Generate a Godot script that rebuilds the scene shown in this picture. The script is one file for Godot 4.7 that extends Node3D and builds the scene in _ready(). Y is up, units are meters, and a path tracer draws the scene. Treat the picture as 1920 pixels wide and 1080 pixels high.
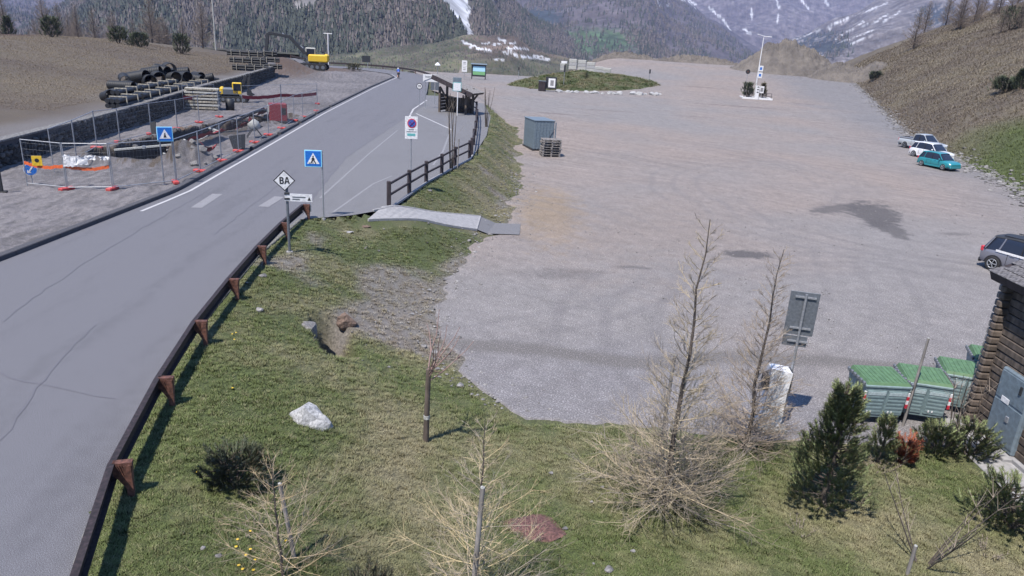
extends Node3D
# Mountain road, gravel car park and building site seen from a roof: helpers first, then _ready().

const NOON := Vector3(0.28, -0.86, -0.43)
var rng := RandomNumberGenerator.new()
var M := {}
var T := {}
var used := {}
var n_big := FastNoiseLite.new()
var n_mid := FastNoiseLite.new()
var n_fine := FastNoiseLite.new()
var lut := {}

class MB:
	var v := PackedVector3Array()
	var n := PackedVector3Array()
	var c := PackedColorArray()
	var col := Color(1, 1, 1)
	func tri(a: Vector3, b: Vector3, d: Vector3) -> void:
		var m := (b - a).cross(d - a).normalized()
		trin(a, b, d, m, m, m)
	func trin(a: Vector3, b: Vector3, d: Vector3, na: Vector3, nb: Vector3, nd: Vector3) -> void:
		v.append(a); v.append(d); v.append(b)
		n.append(na); n.append(nd); n.append(nb)
		c.append(col); c.append(col); c.append(col)
	func quad(a: Vector3, b: Vector3, d: Vector3, e: Vector3) -> void:
		tri(a, b, d); tri(a, d, e)
	func hexa(p: Array) -> void:   # 8 corners: bottom 0-3 counter-clockwise seen from above, top 4-7
		quad(p[3], p[2], p[1], p[0]); quad(p[4], p[5], p[6], p[7])
		for i in 4:
			var j := (i + 1) % 4
			quad(p[i], p[j], p[j + 4], p[i + 4])
	func box(at: Vector3, s: Vector3, b := Basis.IDENTITY, bev := 0.0) -> void:
		var h := s * 0.5
		if bev <= 0.0:
			var p := []
			for y in [-h.y, h.y]:
				for q in [Vector2(-h.x, h.z), Vector2(h.x, h.z), Vector2(h.x, -h.z), Vector2(-h.x, -h.z)]:
					p.append(at + b * Vector3(q.x, y, q.y))
			hexa(p)
			return
		var i := h - Vector3.ONE * bev
		for ax in 3:
			var u := (ax + 1) % 3
			var w := (ax + 2) % 3
			for s1 in [-1.0, 1.0]:
				var q := []
				for k in [[-1.0, -1.0], [1.0, -1.0], [1.0, 1.0], [-1.0, 1.0]]:
					var e := Vector3()
					e[ax] = s1 * h[ax]; e[u] = k[0] * i[u]; e[w] = k[1] * i[w]
					q.append(at + b * e)
				if s1 > 0: quad(q[0], q[1], q[2], q[3])
				else: quad(q[3], q[2], q[1], q[0])
				for s2 in [-1.0, 1.0]:   # edge between faces ax and u, running along w
					var r := []
					for k in [[h[ax], i[u], -1.0], [i[ax], h[u], -1.0], [i[ax], h[u], 1.0], [h[ax], i[u], 1.0]]:
						var e := Vector3()
						e[ax] = s1 * k[0]; e[u] = s2 * k[1]; e[w] = k[2] * i[w]
						r.append(at + b * e)
					if s1 * s2 > 0: quad(r[0], r[1], r[2], r[3])
					else: quad(r[3], r[2], r[1], r[0])
		for sx in [-1.0, 1.0]:
			for sy in [-1.0, 1.0]:
				for sz in [-1.0, 1.0]:
					var a := at + b * Vector3(sx * h.x, sy * i.y, sz * i.z)
					var d := at + b * Vector3(sx * i.x, sy * h.y, sz * i.z)
					var e := at + b * Vector3(sx * i.x, sy * i.y, sz * h.z)
					if sx * sy * sz > 0: tri(a, d, e)
					else: tri(e, d, a)
	func bar(p: Vector3, q: Vector3, w: float, h: float, bev := 0.0) -> void:   # a squared bar from p to q
		var z := (q - p).normalized()
		var up := Vector3.UP if absf(z.y) < 0.95 else Vector3.RIGHT
		var x := up.cross(z).normalized()
		box((p + q) * 0.5, Vector3(w, h, p.distance_to(q)), Basis(x, z.cross(x), z), bev)
	func tube(p: Vector3, q: Vector3, r0: float, r1: float, k := 8, cap := true) -> void:
		var z := (q - p).normalized()
		var up := Vector3.UP if absf(z.y) < 0.95 else Vector3.RIGHT
		var x := up.cross(z).normalized()
		var y := z.cross(x)
		for i in k:
			var a := TAU * i / k
			var e := TAU * (i + 1) / k
			var m0 := x * cos(a) + y * sin(a)
			var m1 := x * cos(e) + y * sin(e)
			trin(p + m0 * r0, p + m1 * r0, q + m1 * r1, m0, m1, m1)
			trin(p + m0 * r0, q + m1 * r1, q + m0 * r1, m0, m1, m0)
			if cap:
				trin(q, q + m0 * r1, q + m1 * r1, z, z, z)
				trin(p, p + m1 * r0, p + m0 * r0, -z, -z, -z)
	func path(pts: Array, r0: float, r1: float, k := 5) -> void:
		var m := pts.size() - 1
		for i in m:
			tube(pts[i], pts[i + 1], lerpf(r0, r1, float(i) / m), lerpf(r0, r1, float(i + 1) / m), k, i == 0 or i == m - 1)
	func grid(rows: Array, wrap := false) -> void:   # rows of points joined into a smooth sheet
		var nr := rows.size()
		var nc: int = rows[0].size()
		var nn := []
		for i in nr:
			var line := PackedVector3Array()
			for j in nc:
				var jp := (j + 1) % nc if wrap else mini(j + 1, nc - 1)
				var jm := (j - 1 + nc) % nc if wrap else maxi(j - 1, 0)
				var du: Vector3 = rows[i][jp] - rows[i][jm]
				var dv: Vector3 = rows[mini(i + 1, nr - 1)][j] - rows[maxi(i - 1, 0)][j]
				line.append(du.cross(dv).normalized())
			nn.append(line)
		for i in nr - 1:
			for j in (nc if wrap else nc - 1):
				var k := (j + 1) % nc
				trin(rows[i][j], rows[i][k], rows[i + 1][k], nn[i][j], nn[i][k], nn[i + 1][k])
				trin(rows[i][j], rows[i + 1][k], rows[i + 1][j], nn[i][j], nn[i + 1][k], nn[i + 1][j])
	func lathe(prof: Array, at: Vector3, b := Basis.IDENTITY, k := 16) -> void:   # Vector2(radius, height along b.y)
		var rows := []
		for p in prof:
			var line := PackedVector3Array()
			for j in k:
				var a := -TAU * j / k
				line.append(at + b * Vector3(p.x * cos(a), p.y, p.x * sin(a)))
			rows.append(line)
		grid(rows, true)
	func prism(poly: Array, depth: float, x: Transform3D) -> void:   # polygon in local xy (counter-clockwise), thick along local z
		var pk := PackedVector2Array(poly)
		var ids := Geometry2D.triangulate_polygon(pk)
		var h := depth * 0.5
		for i in range(0, ids.size(), 3):
			var a := pk[ids[i]]; var d := pk[ids[i + 1]]; var e := pk[ids[i + 2]]
			if (d - a).cross(e - a) < 0:
				var sw := d; d = e; e = sw
			tri(x * Vector3(a.x, a.y, h), x * Vector3(d.x, d.y, h), x * Vector3(e.x, e.y, h))
			tri(x * Vector3(e.x, e.y, -h), x * Vector3(d.x, d.y, -h), x * Vector3(a.x, a.y, -h))
		for i in pk.size():
			var a := pk[i]; var d := pk[(i + 1) % pk.size()]
			quad(x * Vector3(a.x, a.y, -h), x * Vector3(d.x, d.y, -h), x * Vector3(d.x, d.y, h), x * Vector3(a.x, a.y, h))
	func mesh() -> ArrayMesh:
		var a := []
		a.resize(Mesh.ARRAY_MAX)
		a[Mesh.ARRAY_VERTEX] = v; a[Mesh.ARRAY_NORMAL] = n; a[Mesh.ARRAY_COLOR] = c
		var m := ArrayMesh.new()
		m.add_surface_from_arrays(Mesh.PRIMITIVE_TRIANGLES, a)
		return m

# ---------- naming ----------
func numbered(s: String) -> String:
	if not used.has(s):
		used[s] = 0
		return s
	used[s] += 1
	return "%s_%03d" % [s, used[s]]
func tag(o: Node, label: String, category: String, group := "") -> Node:
	o.set_meta("label", label); o.set_meta("category", category)
	if group: o.set_meta("group", group)
	return o
func thing(called: String, label: String, category: String, at := Vector3.ZERO, turn := 0.0, group := "") -> Node3D:
	var o := Node3D.new()
	o.name = numbered(called)
	add_child(o)
	o.position = at; o.rotation.y = turn
	tag(o, label, category, group)
	return o
func inst(called: String, mesh: Mesh, m: Material, parent: Node, xf := Transform3D.IDENTITY) -> MeshInstance3D:
	var o := MeshInstance3D.new()
	o.mesh = mesh; o.material_override = m
	o.name = numbered(called) if parent == self else called
	parent.add_child(o, true)
	o.transform = xf
	return o
func part(called: String, mb: MB, m: Material, parent: Node) -> MeshInstance3D:
	return inst(called, mb.mesh(), m, parent)
func structure(called: String, mesh: Mesh, m: Material) -> MeshInstance3D:
	var o := inst(called, mesh, m, self)
	o.set_meta("kind", "structure")
	return o
func copy_of(src: Node3D, label: String, at: Vector3, turn: float) -> Node3D:
	var o: Node3D = src.duplicate()
	o.name = numbered(String(src.name).rstrip("0123456789").trim_suffix("_"))
	add_child(o)
	o.position = at; o.rotation.y = turn
	o.set_meta("label", label)
	return o
func ordinal(k: int) -> String:   # 0 -> first
	if k < 20: return ORD[k]
	var tens: String = ["", "", "twenty", "thirty", "forty", "fifty", "sixty", "seventy", "eighty", "ninety"][(k + 1) / 10]
	if (k + 1) % 10 == 0: return tens.trim_suffix("y") + "ieth"
	return tens + "-" + ORD[(k + 1) % 10 - 1]
const ORD := ["first", "second", "third", "fourth", "fifth", "sixth", "seventh", "eighth", "ninth", "tenth", "eleventh", "twelfth", "thirteenth", "fourteenth", "fifteenth", "sixteenth", "seventeenth", "eighteenth", "nineteenth", "twentieth"]

# ---------- materials ----------
func lin(r: float, g: float, b: float) -> Color:
	return Color(r, g, b).linear_to_srgb()
func noise_img(size: int, freq: float, oct: int, lo: float, hi: float, kind := FastNoiseLite.TYPE_SIMPLEX, sd := 1, gain := 0.55) -> Image:
	var f := FastNoiseLite.new()
	f.noise_type = kind; f.seed = sd; f.frequency = freq
	f.fractal_type = FastNoiseLite.FRACTAL_FBM if oct > 1 else FastNoiseLite.FRACTAL_NONE
	f.fractal_octaves = oct; f.fractal_gain = gain
	var im := f.get_seamless_image(size, size)
	im.convert(Image.FORMAT_RGB8)
	var d := im.get_data()
	for i in d.size():
		d[i] = int(255.0 * lerpf(lo, hi, d[i] / 255.0))
	return Image.create_from_data(size, size, false, Image.FORMAT_RGB8, d)
func tex(im: Image) -> ImageTexture:
	return ImageTexture.create_from_image(im)
func bump(im: Image, k: float) -> ImageTexture:
	var b: Image = im.duplicate()
	b.convert(Image.FORMAT_RGBA8)
	b.bump_map_to_normal_map(k)
	return tex(b)
func mat(name_: String, c: Color, rough := 0.8, metal := 0.0, grain := "", scale := 1.0, world := false, nrm := "", nk := 0.6) -> StandardMaterial3D:
	var m := StandardMaterial3D.new()
	m.albedo_color = c; m.roughness = rough; m.metallic = metal
	m.vertex_color_use_as_albedo = true
	if grain:
		m.albedo_texture = T[grain]
		m.uv1_triplanar = true; m.uv1_world_triplanar = world
		m.uv1_scale = Vector3.ONE * scale
	if nrm:
		m.normal_enabled = true; m.normal_texture = T[nrm]; m.normal_scale = nk
		m.uv1_triplanar = true; m.uv1_world_triplanar = world
		m.uv1_scale = Vector3.ONE * scale
	M[name_] = m
	return m
func make_materials() -> void:
	var gi := noise_img(512, 0.06, 3, 0.42, 1.0, FastNoiseLite.TYPE_SIMPLEX, 3, 0.7)
	T.grain = tex(gi)
	T.grain_n = bump(gi, 3.0)
	var gv := noise_img(512, 0.09, 2, 0.45, 1.0, FastNoiseLite.TYPE_CELLULAR, 7, 0.6)
	T.gravel = tex(gv)
	T.gravel_n = bump(gv, 5.0)
	var tf := noise_img(512, 0.05, 4, 0.4, 1.0, FastNoiseLite.TYPE_SIMPLEX, 11, 0.75)
	T.turf = tex(tf)
	T.turf_n = bump(tf, 6.0)
	T.soft = tex(noise_img(256, 0.02, 4, 0.8, 1.0, FastNoiseLite.TYPE_SIMPLEX, 13))
	var rk := noise_img(512, 0.02, 6, 0.4, 1.0, FastNoiseLite.TYPE_SIMPLEX, 17, 0.62)
	T.rock = tex(rk)
	T.rock_n = bump(rk, 6.0)
	var wi := noise_img(256, 0.03, 4, 0.55, 1.0, FastNoiseLite.TYPE_SIMPLEX, 23)
	wi.resize(256, 2048, Image.INTERPOLATE_BILINEAR)
	wi.crop(256, 512)
	T.wood = tex(wi)
	mat("asphalt", lin(0.235, 0.237, 0.270), 0.9, 0, "grain", 1.6, true, "grain_n", 0.2)
	mat("bay", lin(0.275, 0.277, 0.30), 0.92, 0, "grain", 1.6, true, "grain_n", 0.2)
	mat("gravel", lin(1, 1, 1), 0.96, 0, "gravel", 0.55, true, "gravel_n", 0.8)
	mat("turf", lin(1, 1, 1), 0.95, 0, "turf", 0.45, true, "turf_n", 0.9)
	mat("far_turf", lin(1.0, 1.0, 1.0), 0.95, 0, "rock", 0.0016, true, "rock_n", 0.9)
	mat("blades", lin(1, 1, 1), 0.8)
	M.blades.backlight_enabled = true; M.blades.backlight = Color(0.12, 0.14, 0.06)
	mat("concrete", lin(0.33, 0.33, 0.345), 0.9, 0, "soft", 0.7, true, "grain_n", 0.3)
	mat("edge_concrete", lin(0.32, 0.32, 0.30), 0.95, 0, "rock", 1.1, true, "grain_n", 0.5)
	mat("coping", lin(0.30, 0.295, 0.295), 0.95, 0, "rock", 0.6, true, "grain_n", 0.5)
	mat("kerb", lin(0.12, 0.12, 0.14), 0.9, 0, "grain", 0.8, true)
	mat("line", lin(0.80, 0.80, 0.83), 0.8, 0, "grain", 1.2, true)
	mat("faded_line", lin(0.40, 0.40, 0.43), 0.85, 0, "grain", 1.6, true)
	mat("crack", lin(0.10, 0.10, 0.12), 0.95)
	mat("rust", lin(0.20, 0.085, 0.06), 0.75, 0, "rock", 0.8, false, "rock_n", 0.2)
	mat("rust_dark", lin(0.045, 0.03, 0.034), 0.7, 0, "rock", 0.8, false, "rock_n", 0.2)
	mat("galv", lin(0.42, 0.44, 0.48), 0.5, 0.6, "soft", 2.0)
	mat("grey_metal", lin(0.16, 0.18, 0.21), 0.5, 0.3, "soft", 2.0)
	mat("dark_metal", lin(0.035, 0.038, 0.045), 0.55, 0.2, "soft", 2.0)
	mat("white", lin(0.80, 0.81, 0.84), 0.45, 0, "soft", 1.5)
	mat("off_white", lin(0.72, 0.73, 0.70), 0.7, 0, "grain", 0.6)
	mat("black", lin(0.012, 0.012, 0.015), 0.55)
	mat("blue_sign", lin(0.012, 0.16, 0.60), 0.4, 0, "soft", 1.5)
	mat("sign_edge", lin(0.25, 0.62, 0.85), 0.45)
	mat("red_sign", lin(0.45, 0.03, 0.05), 0.45)
	mat("yellow", lin(0.75, 0.50, 0.03), 0.5, 0, "soft", 1.2)
	mat("orange", lin(0.72, 0.14, 0.04), 0.6, 0, "soft", 1.2)
	mat("red_plastic", lin(0.48, 0.06, 0.06), 0.6, 0, "soft", 1.5)
	mat("net_red", lin(0.45, 0.055, 0.07), 0.8, 0, "grain", 1.5)
	mat("generator_red", lin(0.22, 0.035, 0.045), 0.5, 0, "soft", 1.2)
	mat("rubber", lin(0.02, 0.02, 0.022), 0.8, 0, "soft", 2.0)
	mat("pipe_black", lin(0.010, 0.012, 0.016), 0.6)
	mat("fence_wood", lin(0.055, 0.042, 0.05), 0.8, 0, "wood", 0.7)
	mat("old_wood", lin(0.15, 0.12, 0.10), 0.85, 0, "wood", 0.6, false, "rock_n", 0.3)
	mat("grey_wood", lin(0.33, 0.31, 0.30), 0.85, 0, "wood", 0.7)
	mat("pale_wood", lin(0.46, 0.43, 0.36), 0.85, 0, "wood", 0.7)
	mat("bark", lin(0.15, 0.125, 0.11), 0.95, 0, "rock", 1.5, false, "rock_n", 0.8)
	mat("twig", lin(1, 1, 1), 0.9)
	mat("needle", lin(1, 1, 1), 0.7)
	M.needle.backlight_enabled = true; M.needle.backlight = Color(0.05, 0.07, 0.03)
	mat("rock_white", lin(0.66, 0.67, 0.69), 0.9, 0, "rock", 1.2, false, "rock_n", 1.0)
	mat("rock_grey", lin(0.32, 0.31, 0.31), 0.92, 0, "rock", 1.2, false, "rock_n", 1.0)
	mat("rock_brown", lin(0.27, 0.19, 0.15), 0.92, 0, "rock", 1.2, false, "rock_n", 1.0)
	mat("rock_red", lin(0.23, 0.115, 0.105), 0.9, 0, "rock", 1.2, false, "rock_n", 0.8)
	mat("wall_stone", lin(1, 1, 1), 0.95, 0, "rock", 0.9, false, "rock_n", 1.0)
	mat("bin_teal", lin(0.20, 0.28, 0.30), 0.55, 0, "soft", 1.0)
	mat("bin_lid", lin(0.10, 0.195, 0.10), 0.6, 0, "soft", 0.8)
	mat("bin_panel", lin(0.45, 0.55, 0.58), 0.45, 0, "soft", 2.5)
	mat("cabinet", lin(0.165, 0.215, 0.26), 0.5, 0, "soft", 1.0)
	mat("box_blue", lin(0.17, 0.22, 0.265), 0.5, 0.1, "soft", 0.8)
	mat("slate", lin(0.22, 0.21, 0.22), 0.8, 0, "rock", 0.9, false, "rock_n", 0.4)
	mat("glass", lin(0.015, 0.02, 0.035), 0.06, 0.0)
	mat("teal_panel", lin(0.10, 0.35, 0.36), 0.5)
	mat("sky_print", lin(0.35, 0.60, 0.75), 0.5)
	mat("green_print", lin(0.16, 0.36, 0.17), 0.5)
	mat("cloth_blue", lin(0.03, 0.10, 0.40), 0.8)
	mat("cloth_dark", lin(0.02, 0.02, 0.028), 0.8)
	mat("skin", lin(0.42, 0.24, 0.17), 0.6)
func paint(c: Color) -> StandardMaterial3D:
	var m := StandardMaterial3D.new()
	m.albedo_color = c; m.roughness = 0.35; m.metallic = 0.25
	m.clearcoat_enabled = true; m.clearcoat = 0.8; m.clearcoat_roughness = 0.08
	return m

# ---------- terrain ----------
func table(key: String, pts: Array) -> void:
	var a := PackedFloat32Array()
	for i in 1000:
		var d := i * 0.25
		var val: float = pts[pts.size() - 1].y
		if d <= pts[0].x:
			val = pts[0].y
		else:
			for k in pts.size() - 1:
				if d <= pts[k + 1].x:
					val = lerpf(pts[k].y, pts[k + 1].y, (d - pts[k].x) / (pts[k + 1].x - pts[k].x))
					break
		a.append(val)
	lut[key] = a
func look(key: String, d: float) -> float:
	var f := clampf(d * 4.0, 0.0, 998.0)
	var i := int(f)
	var a: PackedFloat32Array = lut[key]
	return lerpf(a[i], a[i + 1], f - i)
func edge(d: float, k: float) -> float:   # natural wobble of a border
	return n_mid.get_noise_2d(d * 3.0, k) * 0.9 + n_fine.get_noise_2d(d * 3.0, k + 9.0) * 0.25
func seg_dist(p: Vector2, a: Vector2, b: Vector2) -> float:
	var t := clampf((p - a).dot(b - a) / (b - a).length_squared(), 0.0, 1.0)
	return p.distance_to(a.lerp(b, t))
const TRENCH_A := Vector2(-20.4, -37.0)
const TRENCH_B := Vector2(-20.3, -50.5)
const TRENCH_C := Vector2(-18.9, -36.9)
func gh(x: float, z: float) -> float:
	var d := -z
	var xr := look("XR", d)
	if x < xr:
		var y := 0.0
		if d > 160.0: y = -(d - 160.0) * 0.06
		var xw := look("XW", d)
		if x < xw:
			var v := xw - x
			var g := 1.0 - 0.5 * smoothstep(110.0, 170.0, d)
			y += 1.1 * smoothstep(0.0, 0.8, v) + 2.6 * smoothstep(3.0, 32.0, v) * g - 0.03 * maxf(0.0, v - 36.0)
			y += n_mid.get_noise_2d(x, z) * 0.25 * smoothstep(3.0, 10.0, v)
		return y
	var k := smoothstep(0.0, 24.0, x)
	var y := lerpf(look("YC", d), look("YR", d), k)
	var xb := look("XB", d)
	if x < xb:
		var u := (x - xr) / (xb - xr)
		var s := smoothstep(0.0, 1.0, u)
		if d > 24.0 and d < 37.0:   # the footway lies on an even ramp
			s = lerpf(s, u, smoothstep(2.8, 1.2, seg_dist(Vector2(x, z), Vector2(-5.7, -27.9), Vector2(-1.7, -32.0))))
		y *= s
		if d < 40.0:
			var c := Vector2(x, z)
			y -= 1.05 * smoothstep(0.6, 0.2, seg_dist(c, Vector2(-4.85, -17.7), Vector2(-4.2, -16.3)))
			y += n_mid.get_noise_2d(x * 2.0, z * 2.0) * 0.10 * smoothstep(0.3, 1.5, x - xr)
	var xh := look("XH", d)
	if x > xh:
		var t := x - xh
		y += 40.0 * (1.0 - exp(-t * 0.6 / 40.0)) * smoothstep(0.0, 4.0, t)
		y += (n_mid.get_noise_2d(x, z) * 0.55 + n_fine.get_noise_2d(x, z) * 0.2) * smoothstep(0.0, 6.0, t)
	return y
func on(p: Vector2, lift := 0.0) -> Vector3:
	return Vector3(p.x, gh(p.x, p.y) + lift, p.y)
func sheet(rows: int, cols: int, f: Callable) -> ArrayMesh:   # f(i, j) -> [Vector3, Color]
	var v := PackedVector3Array(); var c := PackedColorArray(); var n := PackedVector3Array(); var ix := PackedInt32Array()
	v.resize(rows * cols); c.resize(rows * cols); n.resize(rows * cols)
	for i in rows:
		for j in cols:
			var r: Array = f.call(i, j)
			v[i * cols + j] = r[0]; c[i * cols + j] = r[1]
	for i in rows:
		for j in cols:
			var a := v[mini(i + 1, rows - 1) * cols + j] - v[maxi(i - 1, 0) * cols + j]
			var b := v[i * cols + mini(j + 1, cols - 1)] - v[i * cols + maxi(j - 1, 0)]
			var m := a.cross(b).normalized()
			n[i * cols + j] = m if m.y > 0.0 else -m
	for i in rows - 1:
		for j in cols - 1:
			var p := i * cols + j
			ix.append_array([p, p + cols, p + 1, p + 1, p + cols, p + cols + 1])
	var a := []
	a.resize(Mesh.ARRAY_MAX)
	a[Mesh.ARRAY_VERTEX] = v; a[Mesh.ARRAY_NORMAL] = n; a[Mesh.ARRAY_COLOR] = c; a[Mesh.ARRAY_INDEX] = ix
	var m := ArrayMesh.new()
	m.add_surface_from_arrays(Mesh.PRIMITIVE_TRIANGLES, a)
	return m
func mixc(a: Color, b: Color, t: float) -> Color:
	return a.lerp(b, clampf(t, 0.0, 1.0))
const STRAW := Color(0.265, 0.24, 0.15)
const GREEN := Color(0.108, 0.138, 0.047)
const EARTH := Color(0.235, 0.195, 0.17)
const STONY := Color(0.34, 0.32, 0.325)
func lawn_colour(x: float, z: float) -> Color:
	var d := -z
	var a := n_mid.get_noise_2d(x * 4.0, z * 4.0) + 0.5 * n_fine.get_noise_2d(x * 6.0, z * 6.0)
	var s := 0.25 + a * 0.8
	s -= 0.35 * smoothstep(2.2, 0.4, absf(x - look("XR", d)))          # greener beside the rail
	s += 0.42 * smoothstep(3.2, 0.0, Vector2(x + 2.0, z + 12.0).length())
	s += 0.35 * smoothstep(3.0, 0.5, Vector2(x + 4.6, z + 19.5).length())
	s += 0.28 * smoothstep(4.0, 0.0, Vector2(x - 7.8, z + 11.6).length())
	s += 0.3 * smoothstep(1.6, 0.2, Vector2(x + 0.6, z + 9.2).length())
	s -= 0.30 * smoothstep(2.2, 0.0, Vector2(x - 2.5, z + 10.6).length())
	s -= 0.3 * smoothstep(-1.5, -4.0, x) * smoothstep(15.0, 11.0, d)
	s += 0.4 * smoothstep(26.0, 36.0, d)
	var c := mixc(GREEN, STRAW, s)
	var stony := smoothstep(0.0, 0.5, n_mid.get_noise_2d(x * 5.0 + 50.0, z * 5.0) + 0.15 + 1.1 * smoothstep(-6.0, -2.0, x) * smoothstep(16.5, 19.0, d) - 0.9 * smoothstep(19.0, 15.5, d) - 1.35 * smoothstep(22.0, 28.0, d))
	if d > 15.0 and d < 60.0:
		c = mixc(c, mixc(EARTH, STONY, 0.5 + n_fine.get_noise_2d(x * 9.0, z * 9.0)), stony * 0.8)
	return c
func ground_colour(x: float, z: float) -> Color:
	var d := -z
	var a := n_mid.get_noise_2d(x * 0.8, z * 0.8)
	var b := n_fine.get_noise_2d(x, z)
	if x < look("XW", d):
		var v := look("XW", d) - x
		var c := mixc(Color(0.20, 0.165, 0.12), Color(0.15, 0.12, 0.095), 0.45 + a * 0.9 + b * 0.5)
		c = mixc(c, Color(0.12, 0.085, 0.075), smoothstep(32.0, 48.0, v + a * 10.0))
		c = mixc(Color(0.24, 0.225, 0.225), c, smoothstep(2.0, 5.5, v + a * 3.0))
		return c
	if x > look("XH", d) - 2.0:
		var c := mixc(Color(0.235, 0.20, 0.145), Color(0.165, 0.135, 0.105), 0.5 + a * 1.0 + b * 0.7)
		var g := smoothstep(17.0, 6.0, Vector2(x - 43.0, (z + 55.0) * 0.8).length() + a * 6.0)
		return mixc(c, Color(0.115, 0.15, 0.045), g)
	if d > 90.0:
		return mixc(Color(0.20, 0.19, 0.13), Color(0.12, 0.14, 0.06), 0.5 + a)
	return lawn_colour(x, z)
# ---------- the setting ----------
func strip(pts: Array, width: float, lift: float, jag := 0.0) -> MB:   # a flat ribbon lying on the ground along Vector2 points
	var mb := MB.new()
	var fine := []
	for i in pts.size() - 1:
		var m := maxi(1, int(pts[i].distance_to(pts[i + 1]) / 1.5)) if jag <= 0.0 else maxi(2, int(pts[i].distance_to(pts[i + 1]) / 0.35))
		for k in m:
			fine.append(pts[i].lerp(pts[i + 1], float(k) / m) + Vector2(rng.randf_range(-jag, jag), rng.randf_range(-jag, jag)))
	fine.append(pts[pts.size() - 1])
	var l := []
	for i in fine.size():
		var t: Vector2 = (fine[mini(i + 1, fine.size() - 1)] - fine[maxi(i - 1, 0)]).normalized().orthogonal()
		var w := width * (1.0 if jag <= 0.0 else rng.randf_range(0.4, 1.2)) * 0.5
		l.append([on(fine[i] + t * w, lift), on(fine[i] - t * w, lift)])
	for i in l.size() - 1:
		mb.quad(l[i][0], l[i][1], l[i + 1][1], l[i + 1][0])
	return mb
func along(key: String, d0: float, d1: float, off: float, step := 2.0) -> Array:
	var a := []
	var d := d0
	while d < d1:
		a.append(Vector2(look(key, d) + off, -d))
		d += step
	a.append(Vector2(look(key, d1) + off, -d1))
	return a
func logd(i: int, m: int, a: float, b: float) -> float:
	return a * pow(b / a, float(i) / (m - 1))

func build_ground() -> void:
	var f := func(i: int, j: int) -> Array:
		var d := logd(i, 330, 3.0, 240.0)
		var x := lerpf(-(12.0 + 0.86 * d), 14.0 + 0.92 * d, j / 379.0)
		var y := gh(x, -d)
		var low := false
		if x > look("CL", d) + 0.7 and x < look("XH", d) - 0.8 and d > 15.3: low = true
		if x > look("XL", d) + 0.15 and x < look("XR", d) - 0.1: low = true
		if x > look("XW", d) + 0.1 and x < look("XL", d) + 0.2 and d < 150.0: low = true
		if low: y -= 0.3 if x > look("XL", d) else 2.3
		else: y += n_fine.get_noise_2d(x * 3.0, -d * 3.0) * 0.03
		return [Vector3(x, y, -d), ground_colour(x, -d)]
	structure("ground", sheet(330, 380, f), M.turf)

func stain(p: Vector2, c: Vector2, r: Vector2, a: float, soft := 0.35) -> float:
	var q := (p - c).rotated(-a) / r
	var w := q.length() + n_fine.get_noise_2d(p.x * 3.0, p.y * 3.0) * 0.4 + n_fine.get_noise_2d(p.x * 11.0, p.y * 11.0) * 0.35
	return 1.0 - smoothstep(1.0 - soft, 1.0 + soft * 0.3, w)

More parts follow.
